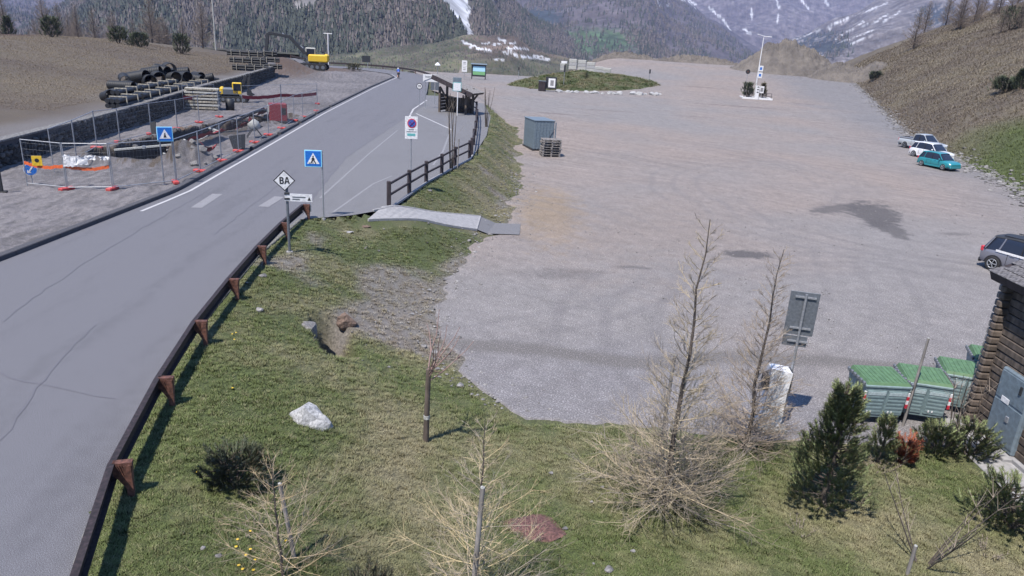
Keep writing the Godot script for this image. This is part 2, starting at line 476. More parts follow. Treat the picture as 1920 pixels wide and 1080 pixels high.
func car_park_colour(x: float, d: float) -> Color:
	var p := Vector2(x, -d)
	var a := n_big.get_noise_2d(x * 2.2, d * 2.2)
	var b := n_mid.get_noise_2d(x * 1.2, d * 1.2)
	# wheel-swept streaks follow big turning arcs across the yard
	var q := p - Vector2(-28.0, -2.0)
	var ang := atan2(q.y, q.x)
	var rad := q.length()
	var s1 := n_fine.get_noise_2d(rad * 5.0, ang * 26.0)
	var q2 := p - Vector2(60.0, -150.0)
	var s2 := n_fine.get_noise_2d(q2.length() * 4.0, atan2(q2.y, q2.x) * 30.0)
	var c := mixc(Color(0.375, 0.355, 0.355), Color(0.43, 0.365, 0.335), 0.5 + a * 1.5 + b * 0.6)
	c = mixc(c, Color(0.30, 0.30, 0.32), smoothstep(18.0, 30.0, x - 0.18 * d + b * 6.0) * 0.8)
	c = mixc(c, Color(0.33, 0.32, 0.345), smoothstep(21.0, 15.0, d + b * 4.0) * 0.7)
	c = mixc(c, Color(0.42, 0.33, 0.24), 0.95 * stain(p, Vector2(1.7, -36.5), Vector2(2.0, 7.5), 0.0, 0.7))
	c = mixc(c, Color(0.40, 0.335, 0.30), 0.55 * stain(p, Vector2(6.5, -34.0), Vector2(5.0, 10.0), 0.3, 0.9))
	var far := smoothstep(25.0, 60.0, d)
	var k := 1.0 + s1 * lerpf(0.12, 0.18, far) * smoothstep(-0.3, 0.3, b + a) + s2 * lerpf(0.08, 0.20, far) * smoothstep(-0.35, 0.35, n_mid.get_noise_2d(x * 0.7 + 30.0, d * 0.5)) + n_fine.get_noise_2d(x * 18.0, d * 18.0) * 0.20 + n_fine.get_noise_2d(x * 6.0, d * 6.0) * 0.14 + n_fine.get_noise_2d(x * 2.0, d * 2.0) * 0.10
	c = Color(c.r * k, c.g * k, c.b * k)
	for t in [[-6.0, -22.0, 9.0], [-4.5, -30.0, 10.5], [14.0, -20.0, 11.0], [15.5, -21.0, 9.2], [4.0, -52.0, 19.0], [5.0, -53.0, 17.3], [24.0, -30.0, 12.0], [26.0, -44.0, 16.0], [27.5, -45.0, 14.4], [10.0, -80.0, 33.0], [-12.0, -40.0, 24.0], [-14.0, -38.0, 30.0]]:
		var off := absf(p.distance_to(Vector2(t[0], t[1])) - t[2] + b * 0.5)
		off = minf(off, absf(off - 1.5))
		var press := smoothstep(0.26, 0.10, off) * smoothstep(-0.25, 0.35, n_mid.get_noise_2d(x * 0.9 + t[0] * 5.0, d * 0.9))
		c = mixc(c, Color(0.27, 0.255, 0.265), 0.30 * press)
	var damp := Color(0.15, 0.14, 0.145)
	c = mixc(c, damp, 0.9 * stain(p, Vector2(10.17, -30.27), Vector2(1.15, 0.75), 0.0))
	c = mixc(c, damp, 0.9 * stain(p, Vector2(20.56, -40.79), Vector2(1.5, 4.2), 0.35, 0.3))
	c = mixc(c, damp, 0.75 * stain(p, Vector2(18.96, -41.75), Vector2(0.9, 3.2), 0.9, 0.35))
	c = mixc(c, damp, 0.8 * stain(p, Vector2(19.70, -37.09), Vector2(0.8, 2.4), 0.2, 0.35))
	c = mixc(c, damp, 0.55 * stain(p, Vector2(4.80, -27.24), Vector2(0.7, 0.22), -0.1))
	c = mixc(c, damp, 0.4 * stain(p, Vector2(1.98, -25.87), Vector2(1.8, 0.8), -0.1, 0.7))
	c = mixc(c, damp, 0.5 * stain(p, Vector2(22.87, -36.73), Vector2(0.9, 0.35), -0.2))
	var band := absf(d - 18.6 - 0.03 * (x - 5.0) * (x - 5.0) * 0.25 - b * 0.9)
	c = mixc(c, Color(0.235, 0.22, 0.215), 0.8 * smoothstep(0.6, 0.15, band) * smoothstep(-3.0, -1.0, x) * smoothstep(15.0, 12.5, x))
	for t in [[Vector2(14.51, -91.16), 12.0, 0.5], [Vector2(31.18, -106.01), 8.0, 0.8], [Vector2(42.90, -115.37), 5.0, 0.5], [Vector2(32.54, -131.34), 9.0, 0.8], [Vector2(4.98, -85.26), 6.0, 0.6]]:
		c = mixc(c, Color(0.21, 0.175, 0.17), 0.75 * stain(p, t[0], Vector2(t[1], t[2]), 0.12, 0.6) * smoothstep(-0.2, 0.3, s2 + b))
	return c

func build_car_park() -> void:
	var f := func(i: int, j: int) -> Array:
		var d := logd(i, 520, 14.45, 203.0)
		var u := j / 339.0
		var x0 := look("CL", d) + edge(d, 3.0) * smoothstep(14.0, 20.0, d)
		var x1 := look("XH", d) + edge(d, 40.0) * (1.0 + d * 0.008)
		var x := lerpf(x0, x1, u)
		var dd := d + (n_mid.get_noise_2d(x * 3.0, 7.0) * 0.5 + n_fine.get_noise_2d(x * 5.0, 2.0) * 0.15) * smoothstep(17.0, 14.45, d)
		var y := gh(x, -dd) + 0.03 + n_fine.get_noise_2d(x * 1.5, dd * 1.5) * 0.02
		if u == 0.0 or u == 1.0 or i == 0: y -= 0.10
		return [Vector3(x, y, -dd), car_park_colour(x, dd)]
	structure("car_park", sheet(520, 340, f), M.gravel)

func yard_height(x: float, z: float) -> float:
	var p := Vector2(x, z)
	var y := gh(x, z) + 0.02 + n_fine.get_noise_2d(x * 2.0, z * 2.0) * 0.08 + n_fine.get_noise_2d(x * 7.0, z * 7.0) * 0.04 + n_mid.get_noise_2d(x, z) * 0.08
	var t := minf(seg_dist(p, TRENCH_A, TRENCH_B), minf(seg_dist(p, TRENCH_A, TRENCH_C) - 0.45, seg_dist(p, TRENCH_B, Vector2(-18.9, -58.0)) + 0.35))
	t += n_mid.get_noise_2d(x * 3.0, z * 3.0) * 0.25
	y -= 2.2 * smoothstep(1.3, 0.9, t)
	y += 0.30 * smoothstep(2.2, 1.3, t) * smoothstep(1.0, 1.3, t)
	y += 0.75 * smoothstep(1.6, 0.2, p.distance_to(Vector2(-16.9, -36.6)) + n_fine.get_noise_2d(x * 4.0, z * 4.0) * 0.4)
	var far := Vector2((x + 40.5) / 9.0, (z + 121.0) / 13.0).length() + n_mid.get_noise_2d(x, z) * 0.3
	y += 2.4 * smoothstep(1.0, 0.1, far)
	var low := Vector2((x + 30.0) / 5.0, (z + 118.0) / 9.0).length()
	y += 0.9 * smoothstep(1.0, 0.1, low + n_mid.get_noise_2d(x * 2.0, z * 2.0) * 0.3)
	return y
func build_yard() -> void:
	var f := func(i: int, j: int) -> Array:
		var d := logd(i, 420, 12.0, 152.0)
		var x := lerpf(look("XW", d) + 0.02, look("XL", d) - 0.28, j / 139.0)
		var y := yard_height(x, -d)
		var s := n_fine.get_noise_2d(x * 7.0, d * 1.6)
		var g := n_fine.get_noise_2d(x * 12.0, d * 12.0)
		var c := mixc(Color(0.33, 0.31, 0.325), Color(0.18, 0.17, 0.18), 0.5 + s * 0.9 + n_mid.get_noise_2d(x, d) * 0.8 + g * 0.7)
		var p := Vector2(x, -d)
		var dug := minf(seg_dist(p, TRENCH_A, TRENCH_B), minf(seg_dist(p, TRENCH_A, TRENCH_C) - 0.45, seg_dist(p, TRENCH_B, Vector2(-18.9, -58.0)) + 0.35)) + s * 0.9
		if dug < 1.55: c = mixc(Color(0.15, 0.125, 0.105), Color(0.10, 0.088, 0.08), 0.5 + s * 2.0)
		c = mixc(c, Color(0.17, 0.12, 0.095), smoothstep(103.0, 116.0, d + s * 6.0) * smoothstep(-30.0, -37.0, x + s * 4.0))
		return [Vector3(x, y, -d), c]
	structure("gravel_yard", sheet(420, 140, f), M.gravel)

func build_road() -> void:
	var f := func(i: int, j: int) -> Array:
		var d := logd(i, 420, 3.0, 170.0)
		var x := lerpf(look("XL", d), look("RR", d), j / 99.0)
		var u := (x - look("XL", d)) / (look("RR", d) - look("XL", d)) + 0.02 * n_mid.get_noise_2d(x, d * 0.4)
		var worn := 0.0
		for w in [0.16, 0.36, 0.62, 0.83]: worn += smoothstep(0.09, 0.02, absf(u - w))
		var k := 1.0 + 0.13 * n_fine.get_noise_2d(x * 6.0, d * 0.7) + 0.12 * n_mid.get_noise_2d(x * 2.0, d * 0.8) + 0.10 * worn + 0.10 * n_fine.get_noise_2d(x * 9.0, d * 9.0)
		return [Vector3(x, gh(x, -d) + 0.004, -d), Color(k, k, k)]
	var road := structure("road", sheet(420, 100, f), M.asphalt)
	var g := func(i: int, j: int) -> Array:
		var d := lerpf(26.2, 92.0, i / 119.0)
		var x := lerpf(look("RR", d) + 0.0, look("XR", d), j / 29.0)
		var k := 1.0 + 0.08 * n_fine.get_noise_2d(x * 5.0, d * 3.0) + 0.09 * n_mid.get_noise_2d(x * 2.0, d * 2.0)
		return [Vector3(x, 0.008, -d), Color(k, k, k)]
	structure("bus_bay", sheet(120, 30, g), M.bay)
	part("edge_line", strip(along("XL", 26.0, 150.0, 0.42), 0.12, 0.009), M.line, road)
	part("faded_line", strip([Vector2(-7.22, -27.65), Vector2(-6.89, -33.81), Vector2(-6.41, -36.16)], 0.10, 0.013), M.faded_line, road)
	part("faded_line", strip([Vector2(-9.91, -68.47), Vector2(-5.53, -57.52)], 0.14, 0.013), M.line, road)
	part("faded_line", strip([Vector2(-5.53, -57.52), Vector2(-4.86, -45.37), Vector2(-4.82, -40.14)], 0.13, 0.013), M.faded_line, road)
	part("faded_line", strip([Vector2(-9.81, -63.02), Vector2(-10.77, -72.52), Vector2(-11.02, -84.42)], 0.16, 0.013), M.line, road)
	part("faded_line", strip([Vector2(-8.39, -30.00), Vector2(-8.97, -42.55), Vector2(-9.33, -54.81)], 0.10, 0.013), M.faded_line, road)
	for q in [[Vector2(-12.37, -27.02), Vector2(-12.62, -29.65)], [Vector2(-10.06, -27.85), Vector2(-10.07, -29.84)]]:
		part("crossing_bar", strip(q, 0.42, 0.012), M.faded_line, road)
	for q in [[Vector2(-11.65, -15.07), Vector2(-11.95, -16.65), Vector2(-12.32, -19.30), Vector2(-12.75, -23.40), Vector2(-13.30, -30.86)], [Vector2(-8.28, -10.22), Vector2(-8.81, -11.76), Vector2(-9.22, -13.49), Vector2(-9.55, -15.24)], [Vector2(-9.96, -12.63), Vector2(-8.97, -12.24), Vector2(-8.05, -12.07), Vector2(-7.29, -11.89)], [Vector2(-10.22, -23.42), Vector2(-10.59, -28.51), Vector2(-11.23, -36.40)], [Vector2(-12.39, -58.87), Vector2(-13.68, -77.01), Vector2(-15.01, -96.22)]]:
		part("crack", strip(q, 0.035, 0.010, 0.05), M.crack, road)
	part("seam", strip(along("RR", 27.0, 90.0, 0.0), 0.05, 0.014, 0.04), M.crack, road)
	# kerb along the left edge
	var mb := MB.new()
	var pts := along("XL", 10.0, 150.0, -0.14, 1.0)
	for i in pts.size() - 1:
		if i % 7 == 3 and i > 25 and i < 60: continue
		mb.bar(on(pts[i], 0.03), on(pts[i + 1], 0.03), 0.26, 0.24, 0.02)
	structure("kerb", mb.mesh(), M.kerb)
	# concrete footway that runs down from the bay to the car park
	mb = MB.new()
	var lo := []
	var hi := []
	for i in 13:
		lo.append(Vector2(-5.78, -27.30).lerp(Vector2(-1.73, -30.99), i / 12.0)); hi.append(Vector2(-5.50, -28.70).lerp(Vector2(-1.69, -33.01), i / 12.0))
	for i in 12:
		var p := []
		for q in [lo[i], lo[i + 1], hi[i + 1], hi[i]]: p.append(on(q, -0.2))
		var w := []
		for q in [lo[i], lo[i + 1], hi[i + 1], hi[i]]: w.append(on(q, 0.09))
		mb.hexa(p + w)
	var path_ := structure("path", mb.mesh(), M.concrete)
	mb = MB.new()
	for e in [lo, hi]:
		for i in 12: mb.bar(on(e[i], 0.045), on(e[i + 1], 0.045), 0.09, 0.12, 0.015)
	mb.bar(on(lo[12], 0.045), on(hi[12], 0.045), 0.09, 0.12, 0.015)
	part("edging", mb, M.concrete, path_)
	mb = MB.new()
	var a0: Vector2 = lo[12]
	var b0: Vector2 = hi[12]
	for i in 8:
		var u := Vector2(0.24, -0.02) * i
		var v := Vector2(0.24, -0.02) * (i + 1)
		var w := []
		for q in [a0 + u, a0 + v, b0 + v, b0 + u]: w.append(on(q, 0.07))
		mb.quad(w[0], w[1], w[2], w[3])
	part("gravel_apron", mb, M.bay, path_)
	mb = MB.new()
	for k in 40:
		var a := lerpf(28.2, 46.0, k / 40.0)
		mb.bar(on(Vector2(look("XR", a) - 0.05, -a), 0.03), on(Vector2(look("XR", a + 0.45) - 0.05, -a - 0.45), 0.03), 0.10, 0.10, 0.01)
	structure("bay_kerb", mb.mesh(), M.concrete)

# ---------- mountains ----------
const SNOW_KNOLL := [[894, 92, 922, 97, 2.2], [945, 100, 975, 107, 2.0], [976, 107, 1030, 114, 2.2], [950, 92, 960, 94, 1.8], [965, 92, 990, 94, 1.6], [935, 74, 946, 79, 2.4], [905, 84, 918, 82, 1.5], [880, 90, 890, 88, 1.6], [925, 86, 938, 84, 1.5], [955, 84, 968, 82, 1.4], [1000, 106, 1020, 108, 1.4], [868, 80, 884, 86, 2.0], [990, 110, 1000, 111, 1.4], [930, 112, 945, 113, 1.3]]
const SNOW_RIDGE := [[1466, 79, 1566, 21, 1.8], [1478, 82, 1600, 28, 1.2], [1559, 77, 1604, 45, 1.5], [1566, 84, 1624, 62, 1.4], [1590, 86, 1626, 70, 1.5], [1600, 30, 1640, 12, 1.6], [1620, 50, 1648, 30, 1.8], [1640, 46, 1668, 26, 1.8], [1540, 60, 1580, 38, 1.3], [1575, 66, 1612, 50, 1.3]]
const SNOW_FACE := [[1267, 0, 1294, 14, 1.3], [1437, 0, 1442, 12, 1.6], [1446, 31, 1447, 46, 2.2], [1443, 14, 1446, 30, 1.4], [1320, 20, 1352, 46, 1.2], [1352, 46, 1362, 60, 1.2], [1480, 4, 1500, 22, 1.4], [1395, 20, 1400, 44, 1.0], [1520, 2, 1535, 16, 1.4], [1385, 58, 1400, 66, 1.3]]
const SNOW_LEFT := [[-20, 46, 50, 4, 5.0], [16, 34, 46, -8, 7.0], [40, 24, 82, -2, 4.0], [60, 30, 86, 8, 2.0], [-30, 24, 10, 6, 3.0]]
func on_streak(list: Array, x: float, y: float, wob: float) -> bool:
	var p := Vector2(x, y)
	for s in list:
		if seg_dist(p, Vector2(s[0], s[1]), Vector2(s[2], s[3])) + wob < s[4]: return true
	return false
const TAN1 := 1.0 / 1345.0
var ridges := []
func crest(pts: Array, x: float) -> float:
	if x <= pts[0].x: return pts[0].y
	for k in pts.size() - 1:
		if x <= pts[k + 1].x: return lerpf(pts[k].y, pts[k + 1].y, smoothstep(0.0, 1.0, (x - pts[k].x) / (pts[k + 1].x - pts[k].x)) * 0.5 + 0.5 * (x - pts[k].x) / (pts[k + 1].x - pts[k].x))
	return pts[pts.size() - 1].y
func hill(brg: float, d: float) -> Array:   # bearing and depth -> [height, which ridge, apparent rise]
	var x := (brg - 987.0) * TAN1 * 0.947 * d
	var h := lerpf(-3.0, -45.0, smoothstep(215.0, 420.0, d))
	if brg < 560.0: h = lerpf(0.5, -30.0, smoothstep(215.0, 480.0, d))
	if brg > 1500.0: h = maxf(h, lerpf(-45.0, 2.0, smoothstep(1500.0, 1640.0, brg)) * smoothstep(420.0, 200.0, d))
	var id := -1
	for r in ridges.size():
		var g: Dictionary = ridges[r]
		if d < g.a: continue
		var top: float = 6.7 + crest(g.c, brg) * TAN1 * 0.9 * g.b
		var t: float = (d - g.a) / (g.b - g.a)
		var y: float = lerpf(g.f, top, pow(t, g.p)) if t < 1.0 else top - (d - g.b) * 0.45
		y += (n_big.get_noise_2d(x * 7.0 / g.w, d * 7.0 / g.w) * 0.9 + n_mid.get_noise_2d(x * 4.0 / g.w, d * 4.0 / g.w) * 0.3) * g.w * minf(1.0, t * 4.0)
		if y > h:
			h = y; id = r
	return [h, id, (h - 6.7) / d / (TAN1 * 0.9)]
func hill_colour(brg: float, d: float, h: float, id: int, e: float) -> Color:
	var x := (brg - 987.0) * TAN1 * 0.947 * d
	var low := 83.0 + (brg - 960.0) * 0.0627 - e
	var a := n_big.get_noise_2d(brg * 0.9, low * 1.6)
	var b := n_mid.get_noise_2d(brg * 2.0, low * 3.0)
	var f := n_fine.get_noise_2d(brg * 1.1, low * 1.6)
	var snow := Color(0.82, 0.85, 0.92)
	match id:
		0:   # knoll beyond the road
			var c := mixc(Color(0.11, 0.13, 0.07), Color(0.17, 0.155, 0.11), 0.5 + b * 1.4 + f)
			c = mixc(c, Color(0.20, 0.155, 0.13), smoothstep(860.0, 900.0, brg + b * 60.0) * smoothstep(122.0, 96.0, low + b * 20.0))
			if on_streak(SNOW_KNOLL, brg, low, f * 2.0 + b): c = snow
			return c
		1:   # wooded mountain
			var c := mixc(Color(0.075, 0.085, 0.065), Color(0.115, 0.105, 0.105), 0.5 + a + f)
			c = mixc(c, Color(0.115, 0.14, 0.075), smoothstep(86.0, 104.0, low + b * 22.0) * smoothstep(820.0, 700.0, brg) + 0.55 * smoothstep(560.0, 380.0, brg + a * 160.0) * smoothstep(20.0, 70.0, low + b * 30.0))
			var sc := lerpf(850.0, 886.0, clampf(low / 78.0, -1.0, 1.0)) + b * 5.0
			var wd := lerpf(22.0, 5.5, smoothstep(10.0, 50.0, low)) + f * 7.0
			if absf(brg - sc) < wd and low < 80.0: c = snow
			var arc := Vector2(brg - 893.0, (low - 38.0) * 1.0).length() + b * 3.0
			if absf(arc - 41.0) < 2.6 + f * 3.0 and brg > 893.0 and f > -0.25: c = snow if f > -0.1 else Color(0.30, 0.27, 0.26)
			if Vector2((brg - 575.0) / 34.0, (low - 8.0 - (575.0 - brg) * 0.35) / 12.0).length() + f * 0.7 < 0.9: c = Color(0.33, 0.32, 0.32)
			return c
		2:
			var c := mixc(Color(0.115, 0.105, 0.125), Color(0.165, 0.145, 0.16), 0.5 + a + f * 0.8)
			c = mixc(c, Color(0.085, 0.15, 0.075), smoothstep(1.0, 0.55, Vector2((brg - 1110.0) / 110.0, (low - 82.0) / 32.0).length() + b * 0.4))
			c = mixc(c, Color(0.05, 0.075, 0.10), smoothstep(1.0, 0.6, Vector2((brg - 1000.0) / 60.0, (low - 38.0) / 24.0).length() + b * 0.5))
			if low < 22.0 and absf(n_mid.get_noise_2d(brg * 0.2, low * 1.2 - brg * 0.5)) < 0.04 and f > 0.0 and brg > 1220.0: c = snow
			return c
		3:
			var c := mixc(Color(0.165, 0.145, 0.15), Color(0.25, 0.23, 0.235), 0.5 + a * 1.2 + f)
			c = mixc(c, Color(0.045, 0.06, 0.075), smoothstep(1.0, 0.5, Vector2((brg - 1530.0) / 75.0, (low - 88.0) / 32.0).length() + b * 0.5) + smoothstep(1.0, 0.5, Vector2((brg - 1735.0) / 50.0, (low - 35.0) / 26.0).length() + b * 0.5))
			var w := absf(n_mid.get_noise_2d((brg - 0.5 * low) * 0.16, (low + brg * 0.48) * 1.1))
			if w < 0.05 and low > 10.0 + a * 30.0: c = Color(0.30, 0.285, 0.30)
			if on_streak(SNOW_RIDGE, brg, low, f * 2.4 + b * 1.5): c = snow if f > -0.1 else Color(0.42, 0.40, 0.42)
			return c
		4:
			var c := mixc(Color(0.15, 0.13, 0.15), Color(0.235, 0.21, 0.23), 0.5 + a + f + b * 0.6)
			var w := absf(n_mid.get_noise_2d(brg * 0.55 + low * 0.25, low * 0.16))
			c = mixc(c, Color(0.30, 0.28, 0.29), smoothstep(0.05, 0.0, w) * 0.7)
			c = mixc(c, Color(0.13, 0.115, 0.14), smoothstep(0.08, 0.0, absf(n_mid.get_noise_2d(brg * 0.5 - low * 0.5 + 90.0, low * 0.3))) * 0.6)
			if on_streak(SNOW_FACE, brg, low, f * 2.2 + b): c = snow
			return c
		5, 6:
			var c := mixc(Color(0.17, 0.16, 0.19), Color(0.23, 0.21, 0.24), 0.5 + a + f)
			if id == 5 and on_streak(SNOW_LEFT, brg, low, f * 3.0 + b * 3.0): c = snow
			if id == 6 and n_mid.get_noise_2d((brg - low) * 0.5, (brg + low) * 0.2) + f * 0.4 > 0.0: c = snow
			return c
	var c0 := mixc(Color(0.13, 0.105, 0.08), Color(0.095, 0.10, 0.06), 0.5 + b)
	return mixc(c0, Color(0.11, 0.13, 0.07), smoothstep(420.0, 700.0, brg))
func build_mountains() -> void:
	var v := func(a: Array) -> Array:
		var o := []
		for i in range(0, a.size(), 2): o.append(Vector2(a[i], a[i + 1]))
		return o
	ridges = [
		{a = 260.0, b = 560.0, f = -30.0, p = 1.0, w = 5.0, c = v.call([420, -90, 560, -62, 640, -40, 760, -24, 820, -8, 870, 8, 960, 18, 1010, -12, 1100, -27, 1160, -45, 1250, -90])},
		{a = 430.0, b = 1500.0, f = -42.0, p = 1.1, w = 26.0, c = v.call([-150, -70, 0, -45, 60, -12, 110, 18, 160, 64, 210, 120, 400, 230, 800, 235, 900, 140, 940, 84, 1010, 26, 1110, -18, 1200, -60])},
		{a = 900.0, b = 2800.0, f = -60.0, p = 1.15, w = 45.0, c = v.call([860, 40, 1000, 150, 1200, 190, 1260, 110, 1330, 66, 1400, 24, 1440, 0, 1500, -45])},
		{a = 1000.0, b = 2600.0, f = -50.0, p = 1.1, w = 95.0, c = v.call([1380, -40, 1450, 5, 1480, 36, 1560, 75, 1640, 125, 1740, 150, 1780, 132, 1850, 108, 2000, 70])},
		{a = 3000.0, b = 4800.0, f = -60.0, p = 1.0, w = 150.0, c = v.call([1150, 120, 1300, 220, 1600, 230, 1750, 190, 1850, 60])},
		{a = 3000.0, b = 5000.0, f = -60.0, p = 1.0, w = 60.0, c = v.call([-200, -40, -60, -12, 10, 2, 50, 26, 100, 60, 260, 120])},
		{a = 3200.0, b = 4600.0, f = -60.0, p = 1.0, w = 60.0, c = v.call([1700, 190, 1790, 175, 1860, 150, 1888, 134, 1960, 112, 2080, 90])},
	]
	var f := func(i: int, j: int) -> Array:
		var d := logd(i, 400, 205.0, 5600.0)
		var brg := lerpf(-170.0, 2090.0, j / 899.0)
		var r := hill(brg, d)
		return [Vector3((brg - 987.0) * TAN1 * 0.947 * d, r[0], -d), hill_colour(brg, d, r[0], r[1], r[2])]
	structure("mountains", sheet(400, 900, f), M.far_turf)

func cone_tree(tiers: int, sides: int, w: float) -> ArrayMesh:
	var mb := MB.new()
	for t in tiers:
		var y0 := 0.08 + 0.8 * t / tiers
		var y1 := minf(1.0, y0 + 0.55)
		var r := w * (1.0 - 0.75 * t / tiers)
		for k in sides:
			var a := TAU * k / sides + t * 0.6
			var b := TAU * (k + 1) / sides + t * 0.6
			var ra := r * (1.0 if k % 2 == 0 else 0.6)
			var rb := r * (0.6 if k % 2 == 0 else 1.0)
			mb.tri(Vector3(cos(a) * ra, y0, sin(a) * ra), Vector3(0, y1, 0), Vector3(cos(b) * rb, y0 + 0.04, sin(b) * rb))
	return mb.mesh()
func scatter(called: String, mesh: Mesh, m: Material, xs: Array, cols: Array, label: String, category: String) -> void:
	var mm := MultiMesh.new()
	mm.transform_format = MultiMesh.TRANSFORM_3D
	mm.use_colors = true
	mm.mesh = mesh
	mm.instance_count = xs.size()
	for i in xs.size():
		mm.set_instance_transform(i, xs[i])
		mm.set_instance_color(i, cols[i])
	var o := MultiMeshInstance3D.new()
	o.multimesh = mm; o.material_override = m
	o.name = numbered(called)
	add_child(o)
	tag(o, label, category)
	o.set_meta("kind", "stuff")
func build_forest() -> void:
	var xs := []
	var cs := []
	var tries := 0
	while xs.size() < 60000 and tries < 130000:
		tries += 1
		var brg := rng.randf_range(-100.0, 1830.0)
		var near := rng.randf() < 0.72
		var d := rng.randf_range(440.0, 1500.0) if near else rng.randf_range(950.0, 2500.0)
		if tries % 12 == 0:
			brg = rng.randf_range(560.0, 1150.0); d = rng.randf_range(280.0, 560.0)
		var r := hill(brg, d)
		var id: int = r[1]
		if id < 0 or id > 3: continue
		if id == 0 and rng.randf() < 0.5: continue
		if r[2] > 130.0: continue
		var c := hill_colour(brg, d, r[0], id, r[2])
		if c.r > 0.24 or (c.g > c.r * 1.22 and rng.randf() < 0.86): continue
		var a := n_big.get_noise_2d(brg * 1.3, d * 0.4)
		if id == 3 and c.r > 0.12: continue
		var yy: float = 83.0 + (brg - 960.0) * 0.0627 - r[2]
		if id == 1 and absf(brg - lerpf(850.0, 886.0, clampf(yy / 78.0, -1.0, 1.0))) < lerpf(26.0, 9.0, smoothstep(10.0, 50.0, yy)) and yy < 88.0: continue
		if id == 2 and a < -0.05 and rng.randf() < 0.7: continue
		var s := rng.randf_range(5.5, 10.0) * (1.0 if id == 1 else 1.25)
		if id == 0: s = rng.randf_range(0.8, 2.2)
		var b := Basis(Vector3.UP, rng.randf() * TAU).scaled(Vector3(s * 0.85, s, s * 0.85))
		xs.append(Transform3D(b, Vector3((brg - 987.0) * TAN1 * 0.947 * d, r[0] - 0.5, -d)))
		var larch := rng.randf() < 0.5 + a
		var k := rng.randf_range(0.7, 1.3)
		cs.append(Color(0.125, 0.112, 0.108) * k if larch else Color(0.06, 0.072, 0.06) * k)
	scatter("mountain_forest", cone_tree(2, 6, 0.28), M.twig, xs, cs, "dense wood of bare larches and dark spruces covering the mountainsides", "forest")

func tuft(blades: int, spread: float, lean: float) -> ArrayMesh:
	var mb := MB.new()
	for k in blades:
		var a := rng.randf() * TAU
		var p := Vector3(cos(a), 0, sin(a)) * rng.randf() * spread
		var o := Vector3(cos(a + rng.randf_range(-1, 1)), 0, sin(a)) * lean * rng.randf_range(0.3, 1.2)
		var h := rng.randf_range(0.55, 1.0)
		var w := Vector3(-sin(a), 0, cos(a)) * rng.randf_range(0.03, 0.07)
		var up := Vector3(o.x * 0.3, 1.0, o.z * 0.3).normalized()
		mb.col = Color(1, 1, 1) * rng.randf_range(0.8, 1.15)
		var mid := p + o * 0.4 + Vector3.UP * h * 0.6
		mb.trin(p - w, p + w, mid + w * 0.7, up, up, up)
		mb.trin(p - w, mid + w * 0.7, mid - w * 0.7, up, up, up)
		mb.trin(mid - w * 0.7, mid + w * 0.7, p + o + Vector3.UP * h, up, up, up)
	return mb.mesh()
const ISLAND := Vector2(10.68, -121.47)
func island_point(a: float, r: float) -> Vector3:
	var q := ISLAND + Vector2(cos(a) * 11.5 * r * (1.0 + 0.12 * cos(2.0 * a)), -8.0 + sin(a) * 12.5 * r) + Vector2(-4.8 * r * sin(a) + n_fine.get_noise_2d(cos(a) * 6.0, sin(a) * 6.0) * 1.6 * r, n_fine.get_noise_2d(cos(a) * 5.0, sin(a) * 5.0 + 4.0) * 1.6 * r)
	var y := gh(q.x, q.y) - 0.15 + (1.55 + 0.75 * cos(a + 2.6)) * (1.0 - r * r) + 0.3 * smoothstep(1.0, 0.9, r) + n_fine.get_noise_2d(q.x * 2.0, q.y * 2.0) * 0.2
	return Vector3(q.x, y, q.y)
